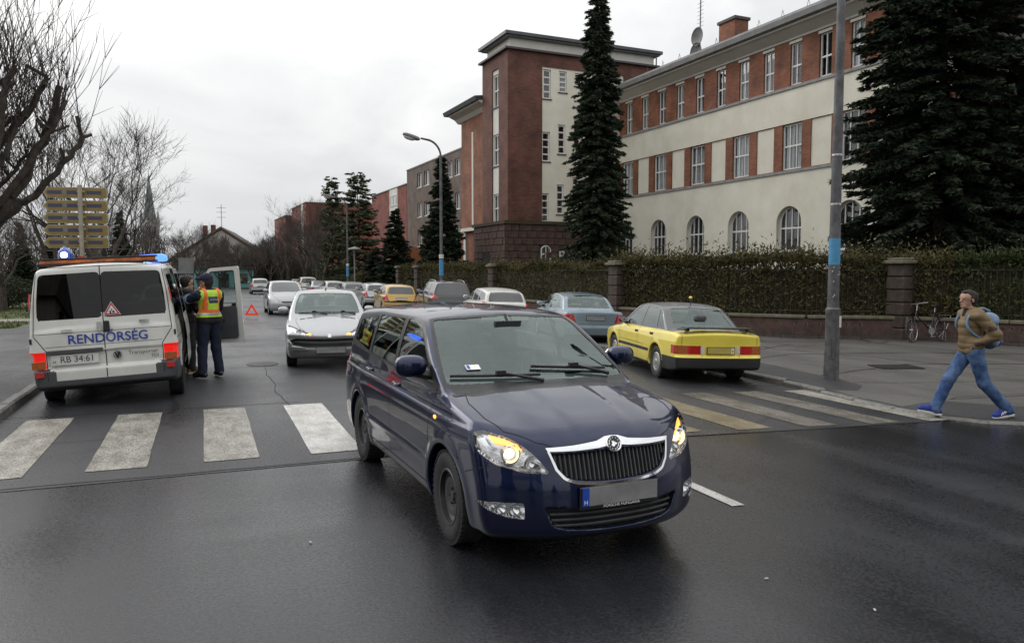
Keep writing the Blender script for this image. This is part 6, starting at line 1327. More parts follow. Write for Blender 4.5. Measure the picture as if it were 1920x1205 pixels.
# ================================================================ trees, hedge, fence
mat('bark', (.030, .024, .019), .95, base2=(.075, .062, .05), vscale=9, bump=.5, bscale=20); mat('twig', (.045, .036, .030), .9, var=.3, vscale=4); mat('twig_far', (.055, .045, .038), .95, var=.3, vscale=2)
def leaf_mat(name, c1, c2, trans=.25, scale=1.2):
    m = bpy.data.materials.new(name); m.use_nodes = True; nt = m.node_tree; b = nt.nodes['Principled BSDF']; N = nt.nodes.new; K = nt.links.new; tcn = N('ShaderNodeTexCoord'); n = N('ShaderNodeTexNoise'); n.inputs['Scale'].default_value = scale; n.inputs['Detail'].default_value = 4; K(tcn.outputs['Object'], n.inputs['Vector'])
    n2 = N('ShaderNodeTexWhiteNoise'); gm = N('ShaderNodeNewGeometry'); K(gm.outputs['Random Per Island'], n2.inputs['Vector']); ad = N('ShaderNodeMath'); ad.operation = 'MULTIPLY_ADD'; ad.inputs[1].default_value = .6; K(gm.outputs['Random Per Island'], ad.inputs[0]); ad2 = N('ShaderNodeMath'); ad2.operation = 'SUBTRACT'; ad2.inputs[1].default_value = .3; K(n.outputs['Fac'], ad2.inputs[0]); K(ad2.outputs['Value'], ad.inputs[2])
    r = N('ShaderNodeValToRGB'); r.color_ramp.elements[0].position = .12; r.color_ramp.elements[1].position = .88; r.color_ramp.elements[0].color = (*c1, 1); r.color_ramp.elements[1].color = (*c2, 1); K(ad.outputs['Value'], r.inputs['Fac']); K(r.outputs['Color'], b.inputs['Base Color']); b.inputs['Roughness'].default_value = .75; b.inputs['Specular IOR Level'].default_value = .2; MAT[name] = m
leaf_mat('needles', (.016, .024, .016), (.058, .078, .042)); leaf_mat('needles_olive', (.05, .06, .035), (.13, .145, .08)); leaf_mat('needles_dark', (.009, .015, .010), (.036, .050, .027)); leaf_mat('hedge_leaf', (.030, .029, .012), (.11, .095, .036), scale=.9); leaf_mat('hedge_green', (.022, .032, .010), (.07, .085, .03), scale=.9); leaf_mat('shrub_leaf', (.014, .022, .010), (.045, .055, .022))
def tris_mesh(name, P, m):
    n = len(P); return np_mesh(name, P.reshape(-1, 3), np.arange(n * 3).reshape(n, 3), m, False)
def blades(O, Dv, L_, W_, rg):
    """thin pointed leaf blades: origin, direction, length, width -> triangles"""
    n = len(O); r = rg.normal(size=(n, 3)); B = np.cross(Dv, r); B /= np.maximum(np.linalg.norm(B, axis=1, keepdims=True), 1e-9)
    return np.stack([O + B * W_[:, None] * .5, O - B * W_[:, None] * .5, O + Dv * L_[:, None]], 1)
def spruce_meshes(H, Rb, seed, dens=1.0, blade=.30, droop=.35, z0=.4, gap=.0, top_pow=.85, wid=.10, nbm=1.0, stp=1.0):
    """conical conifer: trunk with whorled, drooping limbs carrying sprays of needles"""
    rg = np.random.default_rng(seed); tk = MB(); n = 10; tk.tube([(rg.normal() * .02, rg.normal() * .02, H * i / n) for i in range(n + 1)], [max(.015, .022 * H * (1 - i / n) * .55) for i in range(n + 1)], 7); T = []
    z = z0
    while z < H * .99:
        fr = 1 - z / H; Lb = Rb * fr**top_pow * rg.uniform(.85, 1.08) + .12; nb = int((8 + 7 * fr) * nbm)
        for k in range(nb):
            if rg.random() < gap: continue
            a = rg.uniform(0, 2 * math.pi); Lk = Lb * rg.uniform(.62, 1.12); zz = z + rg.uniform(-.34, .34); m = max(3, int(Lk / .13 * dens)); t = rg.uniform(.12, 1, m)**.75
            dx, dy = math.cos(a), math.sin(a); sag = -droop * Lk * t**1.4 + .16 * Lk * t**4
            C = np.stack([dx * Lk * t, dy * Lk * t, zz + sag], 1)
            if fr > .05 and k % 2 == 0: tk.tube([(0, 0, zz), (dx * Lk * .5, dy * Lk * .5, zz - droop * Lk * .38), (dx * Lk * .96, dy * Lk * .96, zz - droop * Lk * .8)], [.035 * fr + .008, .02 * fr + .005, .004], 3, cap=False)
            for rep in range(5):                           # side sprays, each a thin hanging blade
                sd = rg.uniform(-1, 1, m); ang = a + sd * 1.25; d = np.stack([np.cos(ang), np.sin(ang), rg.uniform(-.75, .12, m)], 1); d /= np.linalg.norm(d, axis=1, keepdims=True)
                Ls = blade * rg.uniform(.6, 1.25, m) * (1.15 - .55 * t); T.append(blades(C + rg.normal(size=(m, 3)) * .03, d, Ls, np.full(m, wid) * rg.uniform(.6, 1.3, m), rg))
        z += (.30 + .16 * fr) * stp * rg.uniform(.8, 1.2)
    P = np.concatenate(T); return tk.mesh('trunk', MAT['bark'], True), P
def tree_obj(name, tm, cm, loc, rz, label, cat='tree', group=None, sc=1.0, cname='crown'):
    r = empty(name, loc, rz, label, cat, group); r.scale = (sc, sc, sc) if not isinstance(sc, tuple) else sc
    if tm: link('trunk', tm, None, r)
    link(cname, cm, None, r); return r
tmB, PB = spruce_meshes(17, 3.3, 21, 2.5, .32, .46, .5, top_pow=.42, wid=.095, nbm=1.5, stp=.64); cB = tris_mesh('crown', PB, MAT['needles_dark'])
tree_obj('spruce_tree', tmB, cB, (24.0, 19.65, -.2), .4, 'huge dark spruce right of the near lamp post, filling the top right', sc=(1.12, 1.12, 1.15))
tree_obj('spruce_tree', tmB, cB, (27.0, 15.4, -.2), 2.6, 'second huge dark spruce, cut off by the right edge of the picture', sc=(1.15, 1.15, 1.1))
tmC, PC = spruce_meshes(16.2, 2.05, 5, 2.8, .27, .5, .3, top_pow=.60, wid=.085, nbm=1.6, stp=.66); cC = tris_mesh('crown', PC, MAT['needles'])
tree_obj('spruce_tree', tmC, cC, (18.45, 34.6, -.3), 0, 'tall slender spruce standing before the brick stair tower')
tmD, PD = spruce_meshes(9.6, 2.35, 8, 1.3, .40, .25, .3, top_pow=.95, wid=.15, nbm=1.4, stp=.75); cD = tris_mesh('crown', PD, MAT['needles_dark'])
tree_obj('spruce_tree', tmD, cD, (14.6, 49.0, -.4), 0, 'medium dark spruce directly behind the lit-headed street lamp'); tree_obj('spruce_tree', tmD, cD, (13.2, 56.3, -.4), 1.5, 'shorter broad spruce in front of the bright red block', sc=(1.0, 1.0, .70)); tree_obj('spruce_tree', tmD, cD, (12.4, 59.5, -.4), 3.5, 'lowest dark conifer beside the lone park lamp', sc=(.9, .9, .42))
tmE, PE = spruce_meshes(11.3, 1.75, 14, 1.0, .36, .1, 1.0, .16, .38, .13, 1.3, .8); cE = tris_mesh('crown', PE, MAT['needles_olive'])
tree_obj('pine_tree', tmE, cE, (13.2, 71, -.5), 0, 'olive green broad-topped conifer left of the bright red block', sc=(1.35, 1.35, 1.0)); tree_obj('pine_tree', tmE, cE, (11.4, 74.5, -.5), 2, 'narrow olive green conifer with gappy top above the far lamp', sc=(1.0, 1.0, .99))
# ---- bare trees
def bare_meshes(seed, H, spread=.6, trunk=.35, depth=6, lean=(0, 0), up=.25, twig_m='twig', tr=.18, nb=(2, 4), curl=.22):
    rg = random.Random(seed); tk = MB(); tw = MB()
    def grow(p, d, L_, r, lev):
        n = 3 if lev > 1 else 2; pts = [p]; rad = [r]; q = p; dd = d
        for i in range(n):
            dd = (dd + Vector((rg.gauss(0, curl * .5), rg.gauss(0, curl * .5), rg.gauss(0, curl * .3) + up * .25))).normalized(); q = q + dd * (L_ / n); pts.append(q); rad.append(r * (1 - .38 * (i + 1) / n))
        (tk if r > .03 else tw).tube(pts, rad, 6 if r > .06 else (4 if r > .02 else 3), cap=False)
        if lev == 0: return
        k = rg.randint(*nb)
        for j in range(k):
            t = rg.uniform(.45, 1.0) if j else 1.0; i = min(n - 1, int(t * n)); o_ = pts[i] + (pts[i + 1] - pts[i]) * (t * n - i if t < 1 else 1)
            ax_ = Vector((rg.gauss(0, 1), rg.gauss(0, 1), rg.gauss(0, .6))).normalized(); nd = (dd + ax_ * spread * rg.uniform(.6, 1.3)).normalized(); grow(o_, nd, L_ * rg.uniform(.62, .88), max(.004, rad[-1] * rg.uniform(.62, .9)), lev - 1)
        if lev <= 3:
            for j in range(2):
                t = rg.uniform(.1, .9); i = min(n - 1, int(t * n)); o_ = pts[i] + (pts[i + 1] - pts[i]) * (t * n - i); nd = (dd + Vector((rg.gauss(0, 1), rg.gauss(0, 1), rg.gauss(.2, .6))) * .8).normalized(); tw.tube([o_, o_ + nd * L_ * .45 + Vector((0, 0, .05)), o_ + nd * L_ * .8 + Vector((rg.gauss(0, .05), rg.gauss(0, .05), .15))], [.008, .006, .003], 3, cap=False)
    d0 = Vector((lean[0], lean[1], 1)).normalized(); tk.tube([Vector((0, 0, -.2)), d0 * H * trunk * .5, d0 * H * trunk], [tr * 1.25, tr, tr * .85], 8, cap=False)
    for j in range(rg.randint(3, 4)):
        a = 2 * math.pi * j / 3.5 + rg.uniform(-.4, .4); nd = (d0 + Vector((math.cos(a), math.sin(a), 0)) * spread * .9).normalized(); grow(d0 * H * trunk * rg.uniform(.8, 1), nd, H * .24, tr * .62, depth)
    return tk.mesh('trunk', MAT['bark'], True, False), tw.mesh('crown', MAT[twig_m], True, False)
BT = [bare_meshes(101, 9, .55, .22, 6, nb=(2, 3)), bare_meshes(202, 9, .7, .28, 6, tr=.2, nb=(2, 3)), bare_meshes(303, 8, .8, .25, 6, twig_m='twig_far', up=.1, nb=(2, 3)), bare_meshes(404, 11, .5, .2, 6, nb=(2, 3))]
spots = [(0, -3.6, 33.5, 1.0, .3, 'thin bare tree rising behind the direction signs'), (3, -5.6, 36, .85, 1.2, 'tall bare tree left of the direction signs, twigs against the sky'), (1, -4.0, 40, .80, 2.2, 'bare spreading tree between the signs and the church spire'), (2, -8.5, 41, .75, .9, 'low bushy bare tree at the far left edge'),
    (2, -11.5, 50, .9, 4.1, 'bare tree behind the lawn at left, beyond the thin young tree'), (1, -7.5, 55, .85, 5.0, 'dense bare tree left behind the police van roof'), (2, -6.0, 62, .9, .2, 'bare bushy tree just left of the church spire'), (1, -1.6, 80, .75, 1.0, 'bare round-headed tree just right of the church spire'), (2, -1.2, 88, 1.0, 2.0, 'bare tree before the left half of the gabled house'), (1, 2.2, 99, .75, 3.0, 'bare tree before the right half of the gabled house'),
    (2, 6.0, 104, .9, 4.0, 'bare tree between the gabled house and the red blocks'), (0, 8.8, 98, .9, 5.2, 'thin bare tree left of the farthest red block'), (1, 10.4, 88, .95, 1.9, 'bare tree before the farthest red block'), (2, 11.2, 80, .85, .7, 'low bare tree beside the narrow olive conifer'), (0, 13.5, 105, 1.1, 2.9, 'slim bare tree far behind the parked cars'), (2, 4.6, 112, .8, 5.5, 'small far bare tree at the bend of the road'), (1, -1.5, 110, .8, 3.6, 'far bare tree above the turquoise shop'), (2, 9.4, 112, 1.0, 2.4, 'far bushy bare tree at the right side of the road bend'), (1, -.6, 95, .62, 1.1, 'low bare tree with forked trunk before the turquoise shop'), (2, 1.6, 93, .66, 2.7, 'bare tree just right of the open van door'), (0, 3.4, 97, .7, 4.4, 'thin bare tree at the end of the carriageway'), (2, 5.4, 99, .72, .3, 'bare bush-like tree beside the distant silver hatchback'), (1, 7.2, 94, .7, 2.1, 'bare tree at the right side of the carriageway end'), (2, -1.9, 98, .7, 3.3, 'bare tree above the head of the man in black'), (1, -7.6, 90, .8, 4.9, 'bare tree above the right end of the light bar'), (2, 9.9, 70, .95, 3.9, 'forked bare tree before the narrow olive conifer'), (1, 10.6, 79, 1.1, 2.2, 'tall bare tree before the square-topped red block'), (0, 11.6, 87, 1.15, .8, 'bare tree with fine twigs before the farthest red block'), (2, 9.0, 92, 1.1, 1.7, 'wide bare tree left of the red blocks'), (2, -14.5, 62, 1.0, 2.6, 'broad bare tree furthest back at the left edge'), (1, -16, 46, .8, 5.6, 'bare tree partly cut off by the left edge above the hedge')]
for k, x, y, s, a, lab in spots: tree_obj('bare_tree', BT[k][0], BT[k][1], (x, y, -.15 - .004 * min(max(y - 15, 0), 65)), a, lab, group='bare winter trees along the street', sc=s)
for x, y, s, lab in ((-9.2, 58, .55, 'dark columnar conifer behind the roadside signs'), (-5.0, 56, .62, 'dark conifer right of the roadside signs'), (7.6, 101, .5, 'small dark spruce before the farthest red block'), (-13.2, 70, .6, 'dark conifer far back at the left edge')): tree_obj('spruce_tree', tmD, cD, (x, y, -.3), x, lab, sc=s)
ty = bare_meshes(77, 3.6, .5, .5, 3, tr=.05); tree_obj('young_tree', ty[0], ty[1], (-6.6, 30.0, .1), 0, 'thin young tree on the lawn left of the van', sc=1.0)
# ---- pollarded tree whose cut limbs reach into the picture from the left
def pollard(name, base, limbs, label, seed, shoots=260, sh_len=(.7, 2.3)):
    rg = random.Random(seed); root = empty(name, base, 0, label, 'tree'); tk = MB(); tw = MB(); B = Vector(base)
    fork = Vector((0, 0, 1.7)); tk.tube([(0, 0, -.3), (.02, 0, .9), fork], [.30, .22, .20], 12)
    ends = []
    for pts, r0 in limbs:
        P = [Vector(p) - B for p in pts]; first = fork + Vector((0, 0, rg.uniform(-.15, .1))); P = [first] + P; n = len(P); fine = []
        for i in range(n - 1):
            for k in range(3): fine.append(P[i].lerp(P[i + 1], k / 3) + Vector((rg.gauss(0, .025), rg.gauss(0, .025), rg.gauss(0, .025))) * (0 if (i, k) == (0, 0) else 1))
        fine.append(P[-1]); m_ = len(fine); tk.tube(fine, [r0 * (.86 - .42 * i / (m_ - 1)) * rg.uniform(.9, 1.12) for i in range(m_)], 8); ends.append(fine)
        for j in range(4):                                  # cut stubs
            i = rg.randint(m_ // 2, m_ - 1); d = Vector((rg.gauss(0, .6), rg.gauss(0, .6), rg.uniform(0, 1))).normalized(); tk.tube([fine[i], fine[i] + d * rg.uniform(.18, .4)], [r0 * .34, r0 * .28], 6)
    for j in range(shoots):
        fine = rg.choice(ends); i = min(len(fine) - 1, int(len(fine) * rg.uniform(.45, 1.0))); o_ = fine[i]; L_ = rg.uniform(*sh_len); d = Vector((rg.gauss(0, .45), rg.gauss(0, .45), 1)).normalized(); pts = [o_]; q = o_
        for k in range(4):
            d = (d + Vector((rg.gauss(0, .13), rg.gauss(0, .13), .18))).normalized(); q = q + d * L_ / 4; pts.append(q)
        tw.tube(pts, [.0075, .0065, .005, .004, .003], 3, cap=False)
        for k in range(3):
            t = rg.randint(1, 3); d2 = (d + Vector((rg.gauss(0, .6), rg.gauss(0, .6), .2))).normalized(); tw.tube([pts[t], pts[t] + d2 * L_ * rg.uniform(.15, .35)], [.006, .002], 3, cap=False)
    tk.build('trunk', MAT['bark'], root, True, False); tw.build('crown', MAT['twig'], root, True, False); return root
PL = [([(-3.47, 15.39, 3.41), (-3.13, 15.32, 3.99), (-2.88, 15.28, 4.21), (-2.62, 15.24, 4.6), (-2.38, 15.21, 5.09)], .10), ([(-3.48, 15.61, 2.35), (-3.23, 15.57, 2.82), (-3.01, 15.55, 3.13), (-2.76, 15.52, 3.63), (-2.54, 15.49, 4.05), (-2.38, 15.49, 4.51), (-2.25, 15.5, 5.01)], .125), ([(-2.72, 15.31, 3.6), (-2.51, 15.29, 4.02), (-2.31, 15.27, 4.38), (-2.12, 15.26, 4.73)], .07), ([(-3.68, 16.12, 2.36), (-3.33, 16.04, 2.68), (-3.01, 15.98, 3.01), (-2.79, 15.96, 3.17), (-2.42, 15.87, 3.57), (-2.16, 15.84, 3.89), (-1.98, 15.83, 4.2)], .10), ([(-3.24, 14.97, 3.11), (-3.07, 14.97, 3.61), (-2.79, 14.92, 4.16)], .07), ([(-3.18, 14.73, 3.35), (-2.99, 14.73, 4.26), (-2.93, 14.76, 4.76), (-2.77, 14.77, 5.15)], .09), ([(-3.53, 15.95, 3.1), (-3.28, 15.92, 3.35), (-3.03, 15.88, 3.58), (-2.74, 15.83, 3.9)], .06), ([(-3.35, 15.23, 3.66), (-3.01, 15.16, 4.24), (-2.7, 15.1, 4.51)], .05), ([(-3.55, 14.99, 2.76), (-3.19, 14.91, 4.05), (-3.04, 14.91, 5.17)], .10), ([(-4.6, 15.2, 3.2), (-5.0, 15.0, 4.4), (-5.1, 14.9, 5.2)], .11), ([(-4.5, 16.0, 3.0), (-4.9, 16.4, 4.2), (-5.0, 16.6, 5.0)], .10)]
pollard('pollarded_tree', (-4.05, 15.6, .1), PL, 'pollarded tree with thick cut limbs reaching in from the left edge', 5, 330)
def pol2(dx, dy): return [([(p[0] + dx, p[1] + dy, p[2]) for p in pts], r) for pts, r in PL]
pollard('pollarded_tree', (-6.35, 23.5, .1), [([(-6.2, 23.4, 3.2), (-5.7, 23.2, 4.3), (-5.3, 23.0, 5.0)], .1), ([(-6.0, 23.8, 3.0), (-5.3, 23.9, 3.9), (-4.9, 24.0, 4.6)], .09), ([(-6.5, 23.2, 3.4), (-6.7, 22.8, 4.6), (-6.6, 22.7, 5.5)], .1), ([(-6.8, 23.9, 3.2), (-7.3, 24.1, 4.4)], .09)], 'smaller pollarded tree standing behind the cut limbs at left', 9, 190)
# the street tree near the junction, mirrored in the blue car's side windows
pollard('pollarded_tree', (-7.2, 5.0, .1), pol2(-3.15, -10.6), 'pollarded tree outside the left edge, mirrored in the blue car', 6, 160)
# ---- hedge behind the railings
WL = [(12.55, 52.0), (13.8, 24.2), (14.9, 19.3), (16.2, 17.5), (17.9, 16.5), (19.0, 15.0), (20.0, 12.4), (22.0, 7.5)]
def along(pts, off, step):
    P = resample(pts, step); T_ = np.gradient(P, axis=0); T_ /= np.linalg.norm(T_, axis=1, keepdims=True); Nn = np.stack([-T_[:, 1], T_[:, 0]], 1); return P + Nn * off, T_, Nn
def hedge(name, line, off, ztop, dens, label, m, rng_seed, depth=1.0, fringe=.35):
    P, T_, Nn = along(line, off, .25); rg = np.random.default_rng(rng_seed); n = int(len(P) * dens); i = rg.integers(0, len(P) - 1, n); f = rg.random(n); base = P[i] + (P[i + 1] - P[i]) * f[:, None]
    zt = ztop + .10 * np.sin(base[:, 1] * 1.1) + .06 * np.sin(base[:, 0] * 3.1 + base[:, 1] * 2.3); z = .1 + (zt - .1) * rg.random(n)**.8; d = rg.uniform(-.5, .5, n) * depth; d = np.sign(d) * np.minimum(np.abs(d) * 1.35, depth * .5)
    top = rg.random(n) < .34; z = np.where(top, zt + rg.exponential(.075, n) * fringe / .35 - .05, z); O_ = np.stack([base[:, 0] + Nn[i, 0] * d, base[:, 1] + Nn[i, 1] * d, z - .2], 1)
    D_ = rg.normal(size=(n, 3)); D_[:, 2] = np.abs(D_[:, 2]) + .3; D_ /= np.linalg.norm(D_, axis=1, keepdims=True); Tt = blades(O_, D_, rg.uniform(.07, .17, n), rg.uniform(.03, .075, n), rg)
    root = empty(name, (P[len(P) // 2][0], P[len(P) // 2][1], -.2), 0, label, 'hedge'); o = link('foliage', tris_mesh('foliage', Tt, MAT[m]), None, root); o.matrix_parent_inverse = Matrix.Translation(Vector(root.location)).inverted()
    tw = MB(); k = 0
    for q in range(0, len(P), 1):
        for _ in range(3):
            k += 1; b = P[q] + Nn[q] * rg.uniform(-.35, .35); a_ = rg.uniform(-.12, .12, 2); h_ = ztop * rg.uniform(.6, 1.12); tw.tube([(b[0], b[1], -.2), (b[0] + a_[0], b[1] + a_[1], h_ - .2)], [.010, .004], 3, cap=False)
    o = tw.build('stems', MAT['twig'], root, False, False); o.matrix_parent_inverse = Matrix.Translation(Vector(root.location)).inverted()
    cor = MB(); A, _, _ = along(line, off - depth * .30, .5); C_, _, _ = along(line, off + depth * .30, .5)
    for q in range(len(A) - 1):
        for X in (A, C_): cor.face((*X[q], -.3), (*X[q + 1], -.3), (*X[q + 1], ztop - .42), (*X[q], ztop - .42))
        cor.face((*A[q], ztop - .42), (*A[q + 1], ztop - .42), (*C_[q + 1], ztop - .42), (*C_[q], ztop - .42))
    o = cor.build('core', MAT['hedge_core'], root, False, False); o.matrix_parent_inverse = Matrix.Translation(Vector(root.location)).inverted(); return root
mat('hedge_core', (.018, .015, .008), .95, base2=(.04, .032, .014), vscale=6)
hedge('hedge', WL[:2], .42, 2.22, 420, 'long clipped brownish hedge beyond the parked cars, left of the pillar', 'hedge_leaf', 1); hedge('hedge', WL[1:6], .42, 2.30, 900, 'ragged green-brown hedge behind the railings above the low wall', 'hedge_leaf', 2, fringe=.55); hedge('hedge', WL[5:], .42, 2.35, 800, 'greener hedge behind the railings at the right edge', 'hedge_green', 3)
# ---- low stone wall with coping, pillars and railings
mat('wall_brick', (.06, .037, .031), .9, base2=(.11, .066, .055), vscale=5, bump=.4, bscale=16); mat('coping', (.10, .09, .06), .9, base2=(.17, .155, .11), vscale=4, bump=.3); mat('pillar_stone', (.045, .034, .028), .9, base2=(.085, .062, .05), vscale=5, bump=.5, bscale=12); mat('rail_iron', (.05, .045, .03), .7, var=.3, vscale=12)
fn = empty('garden_fence', (13.8, 24.2, -.2), 0, 'low brick wall with coping, stone pillars and iron railings', 'fence'); Ti = Matrix.Translation(Vector((13.8, 24.2, -.2))).inverted()
def fpart(mb, nm, m, **k): o = mb.build(nm, MAT[m], fn, **k); o.matrix_parent_inverse = Ti; return o
P, T_, Nn = along(WL, 0, .5)
for nm, hw, z0, z1, m in (('plinth', .17, -.5, .44, 'wall_brick'), ('footing', .22, -.5, .04, 'pillar_stone')):
    b = MB(); A, C_ = P + Nn * hw, P - Nn * hw
    for q in range(len(P) - 1):
        for X in (A, C_): b.face((*X[q], z0), (*X[q + 1], z0), (*X[q + 1], z1), (*X[q], z1))
        b.face((*A[q], z1), (*A[q + 1], z1), (*C_[q + 1], z1), (*C_[q], z1))
    fpart(b, nm, m, recalc=False)
Pc, Tc, Nc = along(WL, 0, 1.25)
for q in range(len(Pc) - 1):                               # coping stones one by one
    mdl = (Pc[q] + Pc[q + 1]) / 2; d = Pc[q + 1] - Pc[q]; L_ = np.linalg.norm(d)
    if mdl[1] > 40: continue
    b = MB(); b.box((0, 0, 0), (L_ - .015, .46, .10)); o = link('coping_stone', b.mesh('coping_stone', MAT['coping'], False, True, .02), None, fn); o.location = (mdl[0] - 13.8, mdl[1] - 24.2, .50 + .2); o.rotation_euler.z = math.atan2(d[1], d[0])
for px_, py_ in ((13.80, 24.2), (18.25, 16.05), (12.75, 47.8), (12.55, 52.0), (13.3, 35.5), (20.9, 10.2)):
    z = -.5
    for k in range(7):
        hh = .36; w = .54 + (.03 if k % 2 else 0); b = MB(); b.box((0, 0, 0), (w, w, hh - .02)); o = link('pillar_block', b.mesh('pillar_block', MAT['pillar_stone'], False, True, .025), None, fn); o.location = (px_ - 13.8, py_ - 24.2, z + hh / 2 + .2); o.rotation_euler.z = R(3 + k * .5); z += hh
    b = MB(); b.box((0, 0, 0), (.76, .76, .10)); b.box((0, 0, .08), (.60, .60, .08)); o = b.build('pillar_cap', MAT['coping'], fn, bevel=.02); o.location = (px_ - 13.8, py_ - 24.2, z + .05 + .2)
br_ = MB(); Pb, Tb, Nb = along(WL[1:], 0, .14)
for q in range(len(Pb)): br_.box((Pb[q][0], Pb[q][1], 1.22), (.014, .014, 1.36))
for zz in (.66, 1.84):
    for q in range(len(P) - 1):
        if P[q][1] < 30: br_.tube([(*P[q], zz), (*P[q + 1], zz)], .018, 4, cap=False)
o = fpart(br_, 'railing_bars', 'rail_iron', recalc=False); o['kind'] = 'stuff'
# shrubs on the far left lawn
def shrub(loc, r, hgt, label, seed, m='shrub_leaf'):
    rg = np.random.default_rng(seed); n = int(5200 * r * hgt); u = rg.normal(size=(n, 3)); u /= np.linalg.norm(u, axis=1, keepdims=True); u *= (rg.random(n)**.35)[:, None]; O_ = u * [r, r, hgt / 2] + [0, 0, hgt / 2]; D_ = rg.normal(size=(n, 3)); D_ /= np.linalg.norm(D_, axis=1, keepdims=True)
    root = empty('shrub', loc, 0, label, 'shrub'); link('foliage', tris_mesh('foliage', blades(O_, D_, rg.uniform(.06, .16, n), rg.uniform(.03, .06, n), rg), MAT[m]), None, root); t = MB(); [t.tube([(0, 0, -.1), (rg.normal() * r * .4, rg.normal() * r * .4, hgt * .7)], [.02, .006], 4, cap=False) for _ in range(7)]; t.build('stems', MAT['twig'], root)
shrub((-7.2, 26.4, .05), .8, 1.1, 'low clipped shrub at the left edge beside the lawn', 1, 'hedge_green'); shrub((-10, 44, 0), 2.6, 1.7, 'wide dark shrub behind the lawn at left', 2); shrub((-13.5, 40, 0), 2.2, 1.5, 'dark rounded shrub at the far left edge', 4); shrub((11.6, 66, -.4), 2.4, 2.0, 'low spreading evergreen shrub behind the far parked cars', 3); shrub((11.9, 60, -.4), 1.6, 2.3, 'brownish shrub before the long clipped hedge', 5, 'hedge_leaf')
for k, (x, y, s) in enumerate(((-6, 74, 3.2), (-12, 80, 3.5), (-1, 112, 3.5), (9, 118, 3.6), (14, 92, 3.0), (-18, 75, 3.5))): shrub((x, y, -.4), s, 2.3, ['dark thicket left of the church spire', 'dark thicket at far left behind the trees', 'thicket beside the turquoise shop', 'thicket at the foot of the far red blocks', 'thicket right of the far parked cars', 'thicket at the left edge behind bare trees'][k], 20 + k)
# far wood closing the street: reads as one brown mass
rg = np.random.default_rng(60); n = 60000; x = np.where(rg.random(n) < .62, rg.uniform(-60, 1, n), rg.uniform(1, 16, n)); y = 106 + 26 * rg.random(n) + np.abs(x) * .1; y = np.where(x < -4, 70 + 50 * rg.random(n), y); tp = 4.6 + 1.3 * np.sin(x * .9) + .9 * np.sin(x * 2.3 + 1) + .6 * np.sin(x * 5.1); z = -.6 + tp * rg.random(n)**.75; D_ = rg.normal(size=(n, 3)) * .35 + [0, 0, 1]; D_ /= np.linalg.norm(D_, axis=1, keepdims=True)
leaf_mat('wood_twigs', (.022, .018, .015), (.065, .052, .043), scale=.4); o = link('far_wood', tris_mesh('far_wood', blades(np.stack([x, y, z], 1), D_, rg.uniform(.5, 1.6, n), rg.uniform(.03, .10, n), rg), MAT['wood_twigs'])); tag(o, 'brown mass of leafless trees closing the far end of the street', 'wood', kind='stuff')
# grass on the verge
rg = np.random.default_rng(50); n = 26000; x = rg.uniform(-17, -5.5, n); y = 27.6 + 22 * rg.random(n)**1.5; k = ~((y > 31.5 - (x + 5.4) * .07) & (y < 33.6 - (x + 5.4) * .09)); O_ = np.stack([x, y, .10 - .004 * np.maximum(y - 15, 0)], 1)[k]; D_ = rg.normal(size=(len(O_), 3)) * .4 + [0, 0, 1]; D_ /= np.linalg.norm(D_, axis=1, keepdims=True)
leaf_mat('grass_blade', (.035, .05, .012), (.11, .12, .03)); o = link('grass', tris_mesh('grass', blades(O_, D_, rg.uniform(.05, .13, len(O_)), rg.uniform(.012, .03, len(O_)), rg), MAT['grass_blade'])); tag(o, 'short winter grass on the left verge', 'grass', kind='stuff')

for k, (x, y, s_) in enumerate(((-14, 1, .8), (-12, -6, .7), (-17, -12, .9), (-9.5, -14, .65), (14, -14, .8), (22, -10, .9), (-20, 6, .85), (-3, -20, .6))): tree_obj('spruce_tree', tmD, cD, (x, y, -.3), k, 'dark conifer beside the junction, behind the viewer', group='conifers behind the viewer', sc=s_)  # unseen conifers, added only as dark shapes for paint and glass to mirror
for k, (x, y, s_) in enumerate(((-11, 5.5, .9), (-15.5, -3, 1.0), (-12.5, 10.5, .9))): tree_obj('bare_tree', BT[k][0], BT[k][1], (x, y, -.1), k, ['bare tree left of the junction, outside the picture', 'bare tree far left of the junction, outside the picture', 'bare tree beyond the left corner, outside the picture'][k], group='bare winter trees along the street', sc=s_)  # bare trees added out of view, for reflections only
